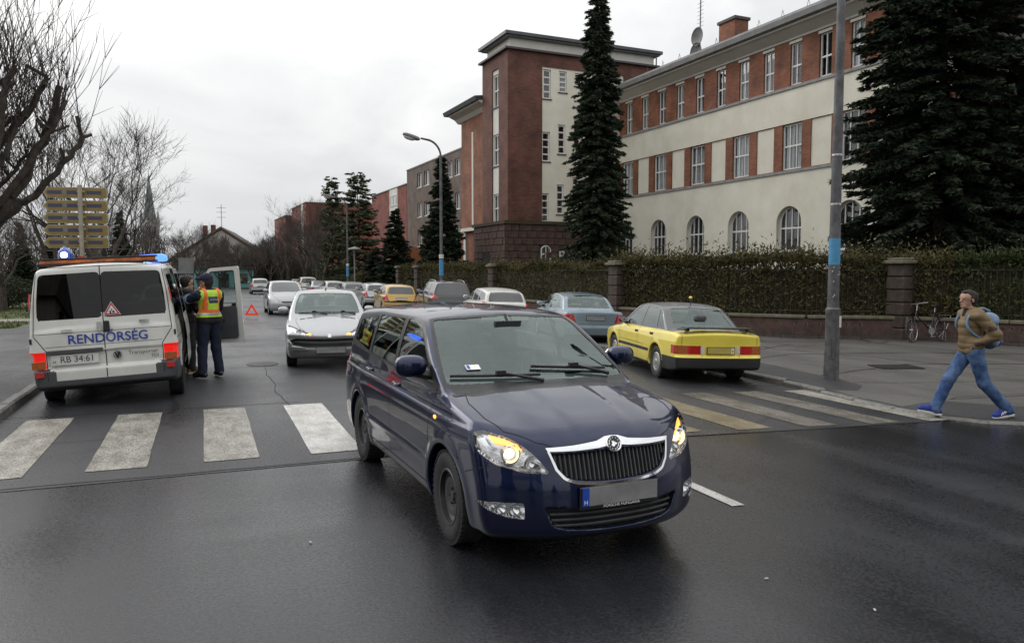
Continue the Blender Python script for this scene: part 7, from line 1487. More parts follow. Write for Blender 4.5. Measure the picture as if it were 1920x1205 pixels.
# ================================================================ street furniture
mat('pole_grey', (.10, .10, .105), .6, .3, var=.35, vscale=6, bump=.15, bscale=25); mat('pole_blue', (.06, .25, .44), .55, var=.12, vscale=8); mat('lamp_glass', (.6, .6, .55), .2, coat=.5); mat('sign_gold', (.25, .18, .055), .5, var=.12, vscale=5); mat('sign_blue', (.055, .06, .11), .5); mat('sign_pole', (.36, .33, .25), .6, var=.15); mat('paper', (.6, .6, .58), .8); mat('red_reflect', (.7, .03, .01), .35, emit=(1, .06, .02), emit_s=.25)
def near_pole(loc):
    r = empty('lamp_post', loc, 0, 'thick grey lamp post with a blue band, rising beside the crossing', 'lamp post'); z = 0
    MB().lathe([(.20, -.2), (.165, .05), (.155, .5), (.150, 1.16), (.158, 1.18), (.158, 1.24), (.125, 1.27)], 24).build('base_sleeve', MAT['pole_grey'], r, True); MB().lathe([(.125, 1.2), (.118, 2.03), (.116, 2.46), (.100, 4.6), (.102, 4.62), (.098, 4.66), (.075, 9.0)], 24).build('shaft', MAT['pole_grey'], r, True); MB().lathe([(.1215, 2.02), (.1195, 2.48)], 24).build('blue_band', MAT['pole_blue'], r, True)
    MB().box((-.10, -.148, .55), (.13, .03, .36), Matrix.Rotation(R(35), 3, 'Z')).build('service_hatch', MAT['pole_grey'], r, False, True, .006); MB().box((.07, -.14, 1.02), (.06, .012, .2), Matrix.Rotation(R(-20), 3, 'Z')).build('paper_notice', MAT['paper'], r)
    for k in range(9): rk = random.Random(k); a = rk.uniform(3.4, 5.6); zz = rk.uniform(1.4, 2.0); MB().box((.122 * math.cos(a), .122 * math.sin(a), zz), (.012, .02, .02), Matrix.Rotation(a, 3, 'Z')).build('paper_scrap', MAT['paper'], r)
    for zz in (3.05, 3.9): MB().lathe([(.112, zz), (.116, zz + .02), (.112, zz + .04)], 20).build('clamp_ring', MAT['steel'], r, True)
    MB().tube([(0, 0, 8.9), (-.3, .0, 9.4), (-1.2, .1, 9.6)], .04, 8).build('arm', MAT['pole_grey'], r, True); blob('lamp_head', MAT['pole_grey'], r, (-1.5, .1, 9.6), (.35, .12, .08), 2.6); return r
def street_lamp(loc, rz, label, hgt=7.6, arm=1.15):
    r = empty('street_lamp', loc, rz, label, 'street lamp', 'curved-arm street lamps along the right pavement')
    MB().lathe([(.13, -.2), (.11, .0), (.10, 1.2), (.075, 1.3), (.06, hgt - .8)], 14).build('shaft', MAT['pole_grey'], r, True); MB().lathe([(.108, 1.75), (.104, 2.5)], 14).build('blue_band', MAT['pole_blue'], r, True); MB().lathe([(.112, 2.55), (.11, 2.75)], 12).build('paper_notice', MAT['paper'], r, True)
    pts = [(0, 0, hgt - .85)] + [(-arm * .62 * (1 - math.cos(t)), 0, hgt - .85 + .75 * math.sin(t)) for t in np.linspace(.1, 1.45, 8)] + [(-arm * .85, 0, hgt - .06)]; MB().tube(pts, [.06] + [.05] * 8 + [.045], 8).build('arm', MAT['pole_grey'], r, True)
    hd = blob('lamp_head', MAT['cornice_grey'], r, (-arm - .28, 0, hgt - .02), (.42, .17, .10), 2.8, (0, R(14), 0)); blob('lamp_bowl', MAT['lamp_glass'], hd, (-.08, 0, -.08), (.28, .13, .10), 2.2); return r
near_pole((10.31, 10.49, -.09)).scale = (.80, .80, 1); street_lamp((10.35, 34.8, -.15), R(5), 'street lamp with curved arm rising behind the dark SUV', 8.1); street_lamp((10.4, 60.5, -.35), R(5), 'far street lamp before the dark conifers', 7.9)
pk = empty('park_lamp', (10.3, 57.0, -.3), 0, 'short post lamp with flat round hood by the conifers', 'lamp'); MB().lathe([(.06, -.2), (.05, 3.6)], 8).build('post', MAT['cornice_grey'], pk, True); MB().lathe([(0, 3.9), (.45, 3.78), (.48, 3.7), (.12, 3.66), (.1, 3.5)], 16).build('hood', MAT['cornice_grey'], pk, True)
# direction sign assembly
sg = empty('direction_signpost', (-2.78, 21.57, 0), R(-11), 'post with five gold direction boards pointing left', 'signpost'); MB().lathe([(.055, -.1), (.052, 3.92), (0, 3.95)], 14).build('post', MAT['sign_pole'], sg, True)
for k, z in enumerate((3.74, 3.42, 3.12, 2.82, 2.52)):
    b = empty('sign_board', (.0, .075, z), 0); b.parent = sg; off = -.03 + (.02 if k < 2 else 0)
    pts = [(-.82 + off, 0), (-.73 + off, .115), (.54, .115), (.575, .085), (.575, -.085), (.54, -.115), (-.73 + off, -.115)]; rim = [(-.86 + off, 0), (-.745 + off, .132), (.55, .132), (.60, .098), (.60, -.098), (.55, -.132), (-.745 + off, -.132)]
    MB().prism(rim, .0, .012, 'y').build('sign_edge', MAT['sign_pole'], b); MB().prism(pts, -.006, .0, 'y').build('sign_field', MAT['sign_gold'], b)
    for x0, x1 in ((-.76, -.44), (-.32, .0), (.12, .46)): MB().box(((x0 + x1) / 2, -.008, .005), (x1 - x0, .006, .085)).build('text_bar', MAT['sign_blue'], b)
    MB().box((-.38, -.008, .01), (.09, .006, .10)).build('pictogram', MAT['cornice_grey'], b); MB().box((0, -.03, .03), (.16, .06, .05)).build('bracket', MAT['sign_pole'], b)
MB().box((0, -.06, 2.05), (.14, .01, .26)).build('notice', MAT['paper'], sg); MB().box((0, -.064, 2.16), (.14, .008, .05)).build('notice_band', MAT['sticker_red'], sg)
sq = empty('square_sign', (-.9, 45, -.1), 0, 'back of a small grey traffic sign above the van', 'sign'); MB().tube([(0, 0, -.1), (0, 0, 2.5)], .035, 8).build('post', MAT['cornice_grey'], sq); MB().box((0, -.04, 2.2), (.75, .02, .85)).build('plate', MAT['cornice_grey'], sq); MB().box((0, -.04, 1.55), (.7, .02, .3)).build('lower_plate', MAT['cornice_grey'], sq)
# warning triangle
wtg = empty('warning_triangle', (1.72, 32.2, zg(1.7, 32)), R(-6), 'red reflective warning triangle standing on the road', 'warning triangle')
o_, i_ = [(-.27, .13), (.27, .13), (0, .60)], [(-.15, .20), (.15, .20), (0, .46)]; m = MB()
for k in range(3):
    l = (k + 1) % 3
    for y in (-.012, .012): m.face((o_[k][0], y, o_[k][1]), (o_[l][0], y, o_[l][1]), (i_[l][0], y, i_[l][1]), (i_[k][0], y, i_[k][1]))
    m.face((o_[k][0], -.012, o_[k][1]), (o_[l][0], -.012, o_[l][1]), (o_[l][0], .012, o_[l][1]), (o_[k][0], .012, o_[k][1])); m.face((i_[k][0], -.012, i_[k][1]), (i_[l][0], -.012, i_[l][1]), (i_[l][0], .012, i_[l][1]), (i_[k][0], .012, i_[k][1]))
m.build('reflective_frame', MAT['red_reflect'], wtg); m = MB()
for s in (-1, 1): m.tube([(s * .2, 0, .14), (s * .24, -.14, 0)], .008, 4); m.tube([(s * .2, 0, .14), (s * .24, .14, 0)], .008, 4); m.tube([(s * .24, -.16, .01), (s * .24, .16, .01)], .008, 4)
m.tube([(-.24, 0, .06), (.24, 0, .06)], .008, 4); m.build('stand', MAT['steel'], wtg)
# bicycle leaning in the rack
mat('bike_frame', (.02, .02, .022), .35, .4, coat=.5); mat('bike_tyre', (.05, .05, .05), .8); mat('bike_steel', (.45, .45, .45), .35, .8); mat('lamp_orange', (.5, .22, .04), .3)
def bicycle(loc, rz, lean):
    r = empty('bicycle', loc, rz, 'dark bicycle parked against the low wall', 'bicycle'); r.rotation_euler = (lean, 0, rz); wr = .34
    for x in (-.53, .53):
        w = empty('wheel', (x, 0, wr), R(0)); w.parent = r
        if x > 0: w.rotation_euler.z = R(24)
        MB().tube([(wr * math.cos(a) * .97, 0, wr * math.sin(a) * .97) for a in np.linspace(0, 2 * math.pi, 33)[:-1]], .020, 6, True).build('tyre', MAT['bike_tyre'], w, True); MB().tube([((wr - .035) * math.cos(a), 0, (wr - .035) * math.sin(a)) for a in np.linspace(0, 2 * math.pi, 33)[:-1]], .010, 4, True).build('rim', MAT['bike_steel'], w, True); m = MB()
        for k in range(16): a = 2 * math.pi * k / 16; m.tube([(0, .02 * (-1)**k, 0), (.30 * math.cos(a), 0, .30 * math.sin(a))], .0025, 3, cap=False)
        m.tube([(0, -.05, 0), (0, .05, 0)], .02, 8); m.build('spokes', MAT['bike_steel'], w); MB().tube([((wr + .03) * math.cos(a), 0, (wr + .03) * math.sin(a)) for a in np.linspace(.5, 2.6, 12)], .018, 5).build('mudguard', MAT['bike_frame'], w, True)
    bb, st, hd, hl, rw, fw = (-.08, 0, .30), (-.24, 0, .80), (.33, 0, .86), (.37, 0, .74), (-.53, 0, wr), (.53, 0, wr); m = MB()
    for a, b, q in ((bb, st, .017), (st, hd, .017), (bb, hl, .019), (hd, hl, .02), (bb, (rw[0], .05, rw[2]), .010), (bb, (rw[0], -.05, rw[2]), .010), (st, (rw[0], .05, rw[2]), .009), (st, (rw[0], -.05, rw[2]), .009), (hl, (.53, .05, wr), .013), (hl, (.53, -.05, wr), .013)): m.tube([a, b], q, 6)
    m.build('frame', MAT['bike_frame'], r, True); MB().tube([st, (-.27, 0, .96)], .014, 6).build('seat_post', MAT['bike_steel'], r); blob('saddle', MAT['black_plastic'], r, (-.28, 0, .98), (.14, .075, .035), 2.4); MB().tube([hd, (.30, 0, 1.02), (.33, 0, 1.04)], .013, 6).build('stem', MAT['bike_steel'], r); MB().tube([(.22, -.30, 1.05), (.30, -.22, 1.05), (.34, 0, 1.04), (.30, .22, 1.05), (.22, .30, 1.05)], .012, 6).build('handlebar', MAT['bike_steel'], r, True)
    m = MB(); m.box((-.60, 0, .72), (.36, .13, .015)); m.tube([(-.72, .05, .72), (-.53, .05, wr)], .006, 4); m.tube([(-.72, -.05, .72), (-.53, -.05, wr)], .006, 4); m.build('rack', MAT['bike_steel'], r); blob('rear_lamp', MAT['lamp_orange'], r, (-.80, 0, .74), (.03, .06, .04), 2.5); MB().lathe([(.0, .02), (.10, .02), (.10, .03), (0, .03)], 18, 'y', bb).build('chainring', MAT['bike_steel'], r); m = MB(); m.tube([bb, (-.02, .09, .14)], .010, 5); m.box((-.02, .12, .14), (.09, .08, .02)); m.tube([bb, (-.14, -.09, .46)], .010, 5); m.box((-.14, -.12, .46), (.09, .08, .02)); m.build('cranks', MAT['bike_steel'], r); return r
bicycle((18.2, 15.05, -.10), R(172), R(8))
# bicycle racks: bent hoops before the wall
mat('hoop', (.075, .065, .06), .6, .4, var=.3, vscale=20)
def rack(p, ang, n, pitch, label):
    r = empty('bicycle_rack', p, ang, label, 'bicycle rack', 'low hoop racks along the wall')
    for k in range(n):
        x = (k - (n - 1) / 2) * pitch; MB().tube([(x, -.16, 0), (x - .02, -.20, .25)] + [(x, -.20 + .36 * t, .38 + .06 * math.sin(math.pi * t)) for t in np.linspace(0, 1, 6)] + [(x + .02, .16, .25), (x, .16, 0)], .013, 5).build('hoop', MAT['hoop'], r, True)
    for y in (-.18, .18): MB().tube([(-(n - 1) / 2 * pitch, y, .04), ((n - 1) / 2 * pitch, y, .04)], .014, 5).build('ground_bar', MAT['hoop'], r)
    return r
rack((16.25, 17.0, -.09), R(-35), 7, .36, 'row of bent metal hoops left of the parked bicycle'); rack((19.2, 13.75, -.09), R(-70), 11, .22, 'row of bent metal hoops behind the walking person')
# litter on the junction
rk = random.Random(4)
mat('litter', (.5, .48, .45), .8)
for k, (x, y, lab) in enumerate(((3.08, 3.60, 'tiny white scrap on the asphalt right of the blue car'), (3.35, 3.05, 'tiny pale scrap nearest the bottom right'), (.62, 5.2, 'tiny pale scrap on the wet asphalt left of the blue car'))): o = MB().box((0, 0, 0), (.024, .011, .004), Matrix.Rotation(k, 3, 'Z')).build('litter_scrap', MAT['litter']); o.location = (x, y, zg(x, y) + .004); tag(o, lab, 'litter')
# ================================================================ people
mat('skin', (.42, .25, .18), .6, var=.06); mat('hair_dark', (.018, .013, .010), .8, var=.3, vscale=40); mat('puffer', (.15, .10, .045), .6, var=.12, vscale=9, bump=.15, bscale=30); mat('puffer_trim', (.045, .03, .022), .7); mat('denim', (.018, .050, .150), .85, base2=(.14, .235, .40), vscale=4.2, bump=.2, bscale=60, contrast=(.42, .75)); mat('shoe_blue', (.015, .035, .24), .7, var=.1); mat('shoe_sole', (.62, .60, .55), .7); mat('shirt_dark', (.012, .012, .016), .9); mat('bag_blue', (.16, .23, .34), .75, var=.15, vscale=8); mat('bag_dark', (.05, .08, .16), .75, var=.2, vscale=8)
mat('navy_cloth', (.007, .011, .030), .85, var=.2, vscale=10); mat('black_cloth', (.008, .008, .009), .8, var=.3, vscale=10); mat('grey_trouser', (.022, .021, .021), .85, var=.2, vscale=10); mat('brown_shoe', (.16, .075, .03), .6, var=.2); mat('black_shoe', (.010, .010, .011), .45); mat('vest_yellow', (.40, .62, .05), .6, var=.08, vscale=8, emit=(.5, .8, .05), emit_s=.06); mat('vest_orange', (.75, .16, .03), .6, emit=(1, .2, .03), emit_s=.06); mat('vest_silver', (.45, .46, .47), .35, .3); mat('vest_badge', (.015, .025, .07), .6)
def cone(p, a, b, ra, rb):
    a, b = np.array(a, float), np.array(b, float); ba = b - a; X = [p[k] - a[k] for k in range(3)]; t = np.clip((X[0] * ba[0] + X[1] * ba[1] + X[2] * ba[2]) / max(ba @ ba, 1e-9), 0, 1)
    return np.sqrt((X[0] - ba[0] * t)**2 + (X[1] - ba[1] * t)**2 + (X[2] - ba[2] * t)**2) - (ra + (rb - ra) * t)
def ell(p, c, r):
    q = np.sqrt(sum(((p[k] - c[k]) / r[k])**2 for k in range(3))); return (q - 1) * min(r)
def prim_field(prims, k=.03):
    def f(x, y, z):
        v = None; p = (x, y, z)
        for q in prims:
            if q[0] == 'c': d = cone(p, *q[1:5])
            elif q[0] == 'e': d = ell(p, q[1], q[2])
            v = d if v is None else smin(v, d, q[5] if q[0] == 'c' and len(q) > 5 else k)
        return v
    return f
def prim_mesh(name, prims, m, parent, h=.012, k=.03, mod=None, cut=None):
    pts = []
    for q in prims:
        if q[0] == 'c': pts += [np.array(q[1]) - max(q[3], q[4]) - .05, np.array(q[1]) + max(q[3], q[4]) + .05, np.array(q[2]) - max(q[3], q[4]) - .05, np.array(q[2]) + max(q[3], q[4]) + .05]
        else: pts += [np.array(q[1]) - np.array(q[2]) - .05, np.array(q[1]) + np.array(q[2]) + .05]
    lo, hi = np.min(pts, 0), np.max(pts, 0); f0 = prim_field(prims, k); f = f0
    if mod: f = lambda x, y, z: f0(x, y, z) + mod(x, y, z)
    if cut: g_ = f; f = lambda x, y, z: np.maximum(g_(x, y, z), cut(x, y, z))
    V, Q, _ = implicit(f, lo, hi, h, False, 2); N = grad(f, V); N /= np.maximum(np.linalg.norm(N, axis=1, keepdims=True), 1e-9); return link(name, np_mesh(name, V, Q, MAT[m], True, N), None, parent)
def hand_prims(w, d, side, s=1.0, curl=.6):
    """palm, four fingers of different length and a thumb leaving the side of the palm"""
    w, d = Vector(w), Vector(d).normalized(); up = Vector((0, 0, 1)) if abs(d.z) < .8 else Vector((1, 0, 0)); across = d.cross(up).normalized() * side; pn = across.cross(d).normalized(); out = [('c', tuple(w), tuple(w + d * .075 * s), .030 * s, .034 * s)]
    for i, L_ in enumerate((.068, .080, .074, .058)):
        o_ = w + d * .085 * s + across * (.030 - .020 * i) * s; k1 = o_ + (d * math.cos(curl * .6) - pn * math.sin(curl * .6)) * L_ * .5 * s; k2 = k1 + (d * math.cos(curl * 1.6) - pn * math.sin(curl * 1.6)) * L_ * .5 * s; out += [('c', tuple(o_), tuple(k1), .0095 * s, .009 * s, .006), ('c', tuple(k1), tuple(k2), .009 * s, .0075 * s, .006)]
    t0 = w + d * .025 * s + across * .028 * s; t1 = t0 + (d * .6 + across * .8).normalized() * .035 * s; t2 = t1 + (d * .9 + across * .25 - pn * .3).normalized() * .032 * s; out += [('c', tuple(t0), tuple(t1), .012 * s, .011 * s, .008), ('c', tuple(t1), tuple(t2), .011 * s, .008 * s, .006)]
    return out
def head_prims(c, fwd):
    """skull, jaw, nose, ears, neck root; c = centre of the head, fwd = unit facing direction"""
    c, f_ = Vector(c), Vector(fwd).normalized(); l = Vector((0, 0, 1)).cross(f_).normalized(); P = lambda a, b, z: tuple(c + f_ * a + l * b + Vector((0, 0, z)))
    return [('c', P(-.018, 0, .025), P(.01, 0, .03), .092, .086), ('c', P(.03, 0, -.05), P(.05, 0, -.085), .058, .042), ('c', P(.088, 0, .005), P(.105, 0, -.022), .010, .014, .012), ('c', P(.085, .0, -.062), P(.088, 0, -.062), .016, .016, .01), ('c', P(-.005, .088, .0), P(-.012, .092, -.03), .016, .012, .008), ('c', P(-.005, -.088, .0), P(-.012, -.092, -.03), .016, .012, .008), ('c', P(.070, .035, .028), P(.072, -.035, .028), .018, .018, .012)]
def face_parts(root, c, fwd, hair='hair_dark', cap=None):
    c, f_ = Vector(c), Vector(fwd).normalized(); l = Vector((0, 0, 1)).cross(f_).normalized(); P = lambda a, b, z: tuple(c + f_ * a + l * b + Vector((0, 0, z)))
    for s in (-1, 1): blob('eye', MAT['ink'], root, P(.088, s * .033, .006), (.006, .011, .006), 2, (0, 0, math.atan2(f_.y, f_.x)), 10); MB().tube([P(.088, s * .018, .026), P(.084, s * .05, .024)], .004, 4).build('eyebrow', MAT[hair], root)
    MB().tube([P(.098, .022, -.055), P(.101, 0, -.056), P(.098, -.022, -.055)], .004, 4).build('mouth', MAT['puffer_trim'], root)
    if cap: prim_mesh('cap', [('c', P(-.02, 0, .06), P(.01, 0, .06), .105, .098), ('c', P(.09, 0, .055), P(.13, 0, .045), .05, .05)], cap, root, .012, .02, cut=lambda x, y, z: (c.z + .035) - z)
    prim_mesh('hair', [('c', P(-.032, 0, .030), P(-.004, 0, .046), .096, .086), ('c', P(-.048, 0, -.02), P(-.05, 0, -.06), .074, .062), ('c', P(.055, -.03, .095), P(.06, .03, .10), .022, .020, .02), ('c', P(-.01, .080, .02), P(-.005, .078, -.01), .022, .016, .02), ('c', P(-.01, -.080, .02), P(-.005, -.078, -.01), .022, .016, .02)], hair, root, .011, .03)
def body_prims(J, sc=1.0):
    """continuous body: limbs taper towards their ends"""
    o = [('c', J['pel'] + np.array([0, -.06, 0]), J['pel'] + np.array([0, .06, 0]), .08, .08), ('c', J['pel'], J['chest'], .09, .105), ('c', J['shR'] * .75 + J['shL'] * .25, J['shR'] * .25 + J['shL'] * .75, .09, .09), ('c', J['chest'], J['neck'], .10, .055), ('c', J['neck'], J['head'] + np.array([0, 0, -.06]), .054, .052)]
    for s in 'RL':
        o += [('c', J['sh' + s], J['el' + s], .052, .042), ('c', J['el' + s], J['wr' + s], .040, .027), ('c', J['hip' + s], J['kn' + s], .070, .050), ('c', J['kn' + s], J['an' + s], .055, .038), ('c', J['an' + s], J['toe' + s], .036, .030)]
    return [tuple(tuple(v) if isinstance(v, np.ndarray) else v for v in q) for q in o]
def person(loc, rz, J, fwd, label, clothes, cap=None, curl=(.6, .6)):
    J = {k: np.array(v, float) for k, v in J.items()}; root = empty('person', loc, rz, label, 'person'); pr_ = body_prims(J) + head_prims(J['head'], fwd)
    for i, (s, sg_) in enumerate((('R', -1), ('L', 1))): pr_ += hand_prims(J['wr' + s], J['wr' + s] - J['el' + s], sg_, 1.0, curl[i])
    prim_mesh('body', pr_, 'skin', root, .0105, .028); face_parts(root, J['head'], fwd, cap=cap); clothes(root, J); return root
def tup(v): return tuple(np.asarray(v, float))
def shoes(root, J, m, sole, hh=.05):
    for s in 'RL':
        a, t = J['an' + s], J['toe' + s]; d = t - a; d2 = np.array([d[0], d[1], 0]); L_ = np.linalg.norm(d2); hd = d2 / L_; heel = a - hd * .055 + np.array([0, 0, (t[2] - a[2]) * 0 - .045])
        prim_mesh('shoe', [('c', tup(heel), tup(t + [0, 0, .0]), .043, .040), ('c', tup(a + [0, 0, .03]), tup(a - [0, 0, .03]), .050, .052), ('c', tup(a * .5 + t * .5 + [0, 0, .01]), tup(t), .046, .040)], m, root, .011, .025)
        q0, q1 = heel - [0, 0, .035], t - [0, 0, .032]
        if sole: prim_mesh('sole', [('c', tup(q0), tup(q1), .044, .043)], sole, root, .010, .02, cut=lambda x, y, z, q0=q0, q1=q1, hd=hd: np.abs(z - (q0[2] + (q1[2] - q0[2]) * np.clip(((x - q0[0]) * hd[0] + (y - q0[1]) * hd[1]) / max(np.linalg.norm((q1 - q0)[:2]), .01), -.3, 1.3)) + .002) - .019)
def trousers(root, J, m, fl=1.0, seed=0):
    pr_ = [('c', tup(J['pel'] + [0, -.075, .05]), tup(J['pel'] + [0, .075, .05]), .112, .112)]
    for s in 'RL': pr_ += [('c', tup(J['hip' + s]), tup(J['kn' + s]), .105 * fl, .078 * fl), ('c', tup(J['kn' + s]), tup(J['an' + s] + [0, 0, .0]), .078 * fl, .072 * fl)]
    ph = seed; prim_mesh('trousers', pr_, m, root, .0115, .03, lambda x, y, z: .0035 * np.sin(z * 31 + 5 * np.sin(x * 13 + ph) + 3 * np.sin(y * 19)) * np.sin(y * 23 + x * 15 + z * 5 + ph))
# -- walking person: puffer jacket, jeans, blue shoes; faces +x, stride along x
def walker(loc, rz):
    J = dict(pel=(0, 0, .93), chest=(.02, 0, 1.27), neck=(.035, 0, 1.46), head=(.075, .0, 1.615), shR=(.02, -.19, 1.40), shL=(.02, .19, 1.40), elR=(-.14, -.27, 1.16), elL=(-.16, .27, 1.15), wrR=(.0, -.17, 1.04), wrL=(.0, .17, 1.04), hipR=(0, -.09, .90), hipL=(0, .09, .90), knR=(.24, -.09, .52), knL=(-.13, .09, .49), anR=(.42, -.09, .115), anL=(-.46, .09, .14), toeR=(.60, -.10, .12), toeL=(-.30, .10, .055))
    def clothes(root, J):
        quilt = lambda x, y, z: .0075 * np.abs(np.sin((z + .03 * np.sin(x * 9 + y * 7)) * math.pi / .105)) * -1 - .003 * np.sin(x * 20 + y * 13)
        pr_ = [('c', tup(J['pel'] + [.01, -.08, .08]), tup(J['pel'] + [.01, .08, .08]), .112, .112), ('c', tup(J['pel'] + [.01, 0, .1]), tup(J['chest']), .136, .150), ('c', tup(J['shR'] * .8 + J['shL'] * .2), tup(J['shR'] * .2 + J['shL'] * .8), .100, .100)]
        for s in 'RL': pr_ += [('c', tup(J['sh' + s]), tup(J['el' + s]), .074, .066), ('c', tup(J['el' + s]), tup(J['wr' + s]), .064, .052)]
        prim_mesh('jacket', pr_, 'puffer', root, .0115, .03, quilt); prim_mesh('collar', [('c', tup(J['neck'] + [.0, -.03, -.03]), tup(J['neck'] + [.0, .03, -.03]), .083, .083)], 'puffer', root, .011, .02, cut=lambda x, y, z: np.maximum(z - 1.50, -(np.sqrt((x - .06)**2 + y**2) - .062)))
        prim_mesh('scarf', [('c', tup(J['neck'] + [.045, 0, -.06]), tup(J['neck'] + [.03, 0, .01]), .06, .055)], 'shirt_dark', root, .012)
        prim_mesh('hem', [('c', tup(J['pel'] + [.01, -.07, .0]), tup(J['pel'] + [.01, .07, .0]), .113, .113)], 'puffer', root, .0115, .03, cut=lambda x, y, z: np.abs(z - .93) - .035)
        for s in (-1, 1): None
        for s in 'RL':
            a, b = J['sh' + s], J['el' + s]; u = (b - a) / np.linalg.norm(b - a); sg_ = 1 if s == 'L' else -1; mid_ = a + (b - a) * .62
            prim_mesh('sleeve_patch', [('c', tup(a), tup(b), .081, .074)], 'puffer_trim', root, .011, .03, cut=lambda x, y, z, u=u, m=mid_, q=sg_: np.maximum(np.maximum(np.abs((x - m[0]) * u[0] + (y - m[1]) * u[1] + (z - m[2]) * u[2]) - .055, np.abs(x - m[0]) - .055), -(y - m[1]) * q + .02))
            a, b = J['el' + s], J['wr' + s]; prim_mesh('cuff', [('c', tup(a + (b - a) * .86), tup(b + (b - a) * .12), .059, .056)], 'puffer_trim', root, .011)
        trousers(root, J, 'denim', 1.0, 1); shoes(root, J, 'shoe_blue', 'shoe_sole')
        for s in 'RL':
            a, t = J['an' + s], J['toe' + s]
            for k in range(3): c = a + (t - a) * (.30 + .17 * k); sd = .050 if s == 'L' else -.050; MB().tube([tup(c + [0.01, sd, -.025]), tup(c + [-.012, sd * .82, .02])], .008, 4).build('shoe_stripe', MAT['shoe_sole'], root)
    w = person(loc, rz, J, (1, .1, -.05), 'person in brown quilted jacket and jeans stepping off the kerb', clothes)
    return w
def chaikin(p, n=2):
    p = [np.array(q, float) for q in p]
    for _ in range(n): p = [p[0]] + [q for a, b in zip(p[:-1], p[1:]) for q in (a * .75 + b * .25, a * .25 + b * .75)] + [p[-1]]
    return [tuple(q) for q in p]
def backpack(loc, rz):
    r = empty('backpack', loc, rz, 'pale blue backpack worn by the walking person', 'backpack'); r_ = lambda x, y, z: .006 * np.sin(z * 40) * np.sin(y * 30)
    prim_mesh('bag', [('c', (-.235, -.07, 1.06), (-.235, .07, 1.06), .085, .085), ('c', (-.235, -.07, 1.33), (-.225, .07, 1.33), .075, .075), ('c', (-.24, 0, 1.05), (-.23, 0, 1.34), .11, .10)], 'bag_blue', r, .012, .04, r_); prim_mesh('pocket', [('c', (-.32, -.05, 1.05), (-.32, .05, 1.05), .06, .06), ('c', (-.32, 0, 1.04), (-.32, 0, 1.16), .06, .05)], 'bag_dark', r, .012, .03)
    for s in (-1, 1): MB().tube(chaikin([(-.16, s * .10, 1.46), (-.03, s * .12, 1.515), (.10, s * .12, 1.43), (.158, s * .12, 1.32), (.13, s * .145, 1.20), (-.05, s * .16, 1.08), (-.19, s * .12, 1.04)]), .017, 8).build('strap', MAT['bag_blue'], r, True)
    return r
wl = (9.62, 7.30, -.175); wz = R(158.2); walker(wl, wz); backpack(wl, wz)
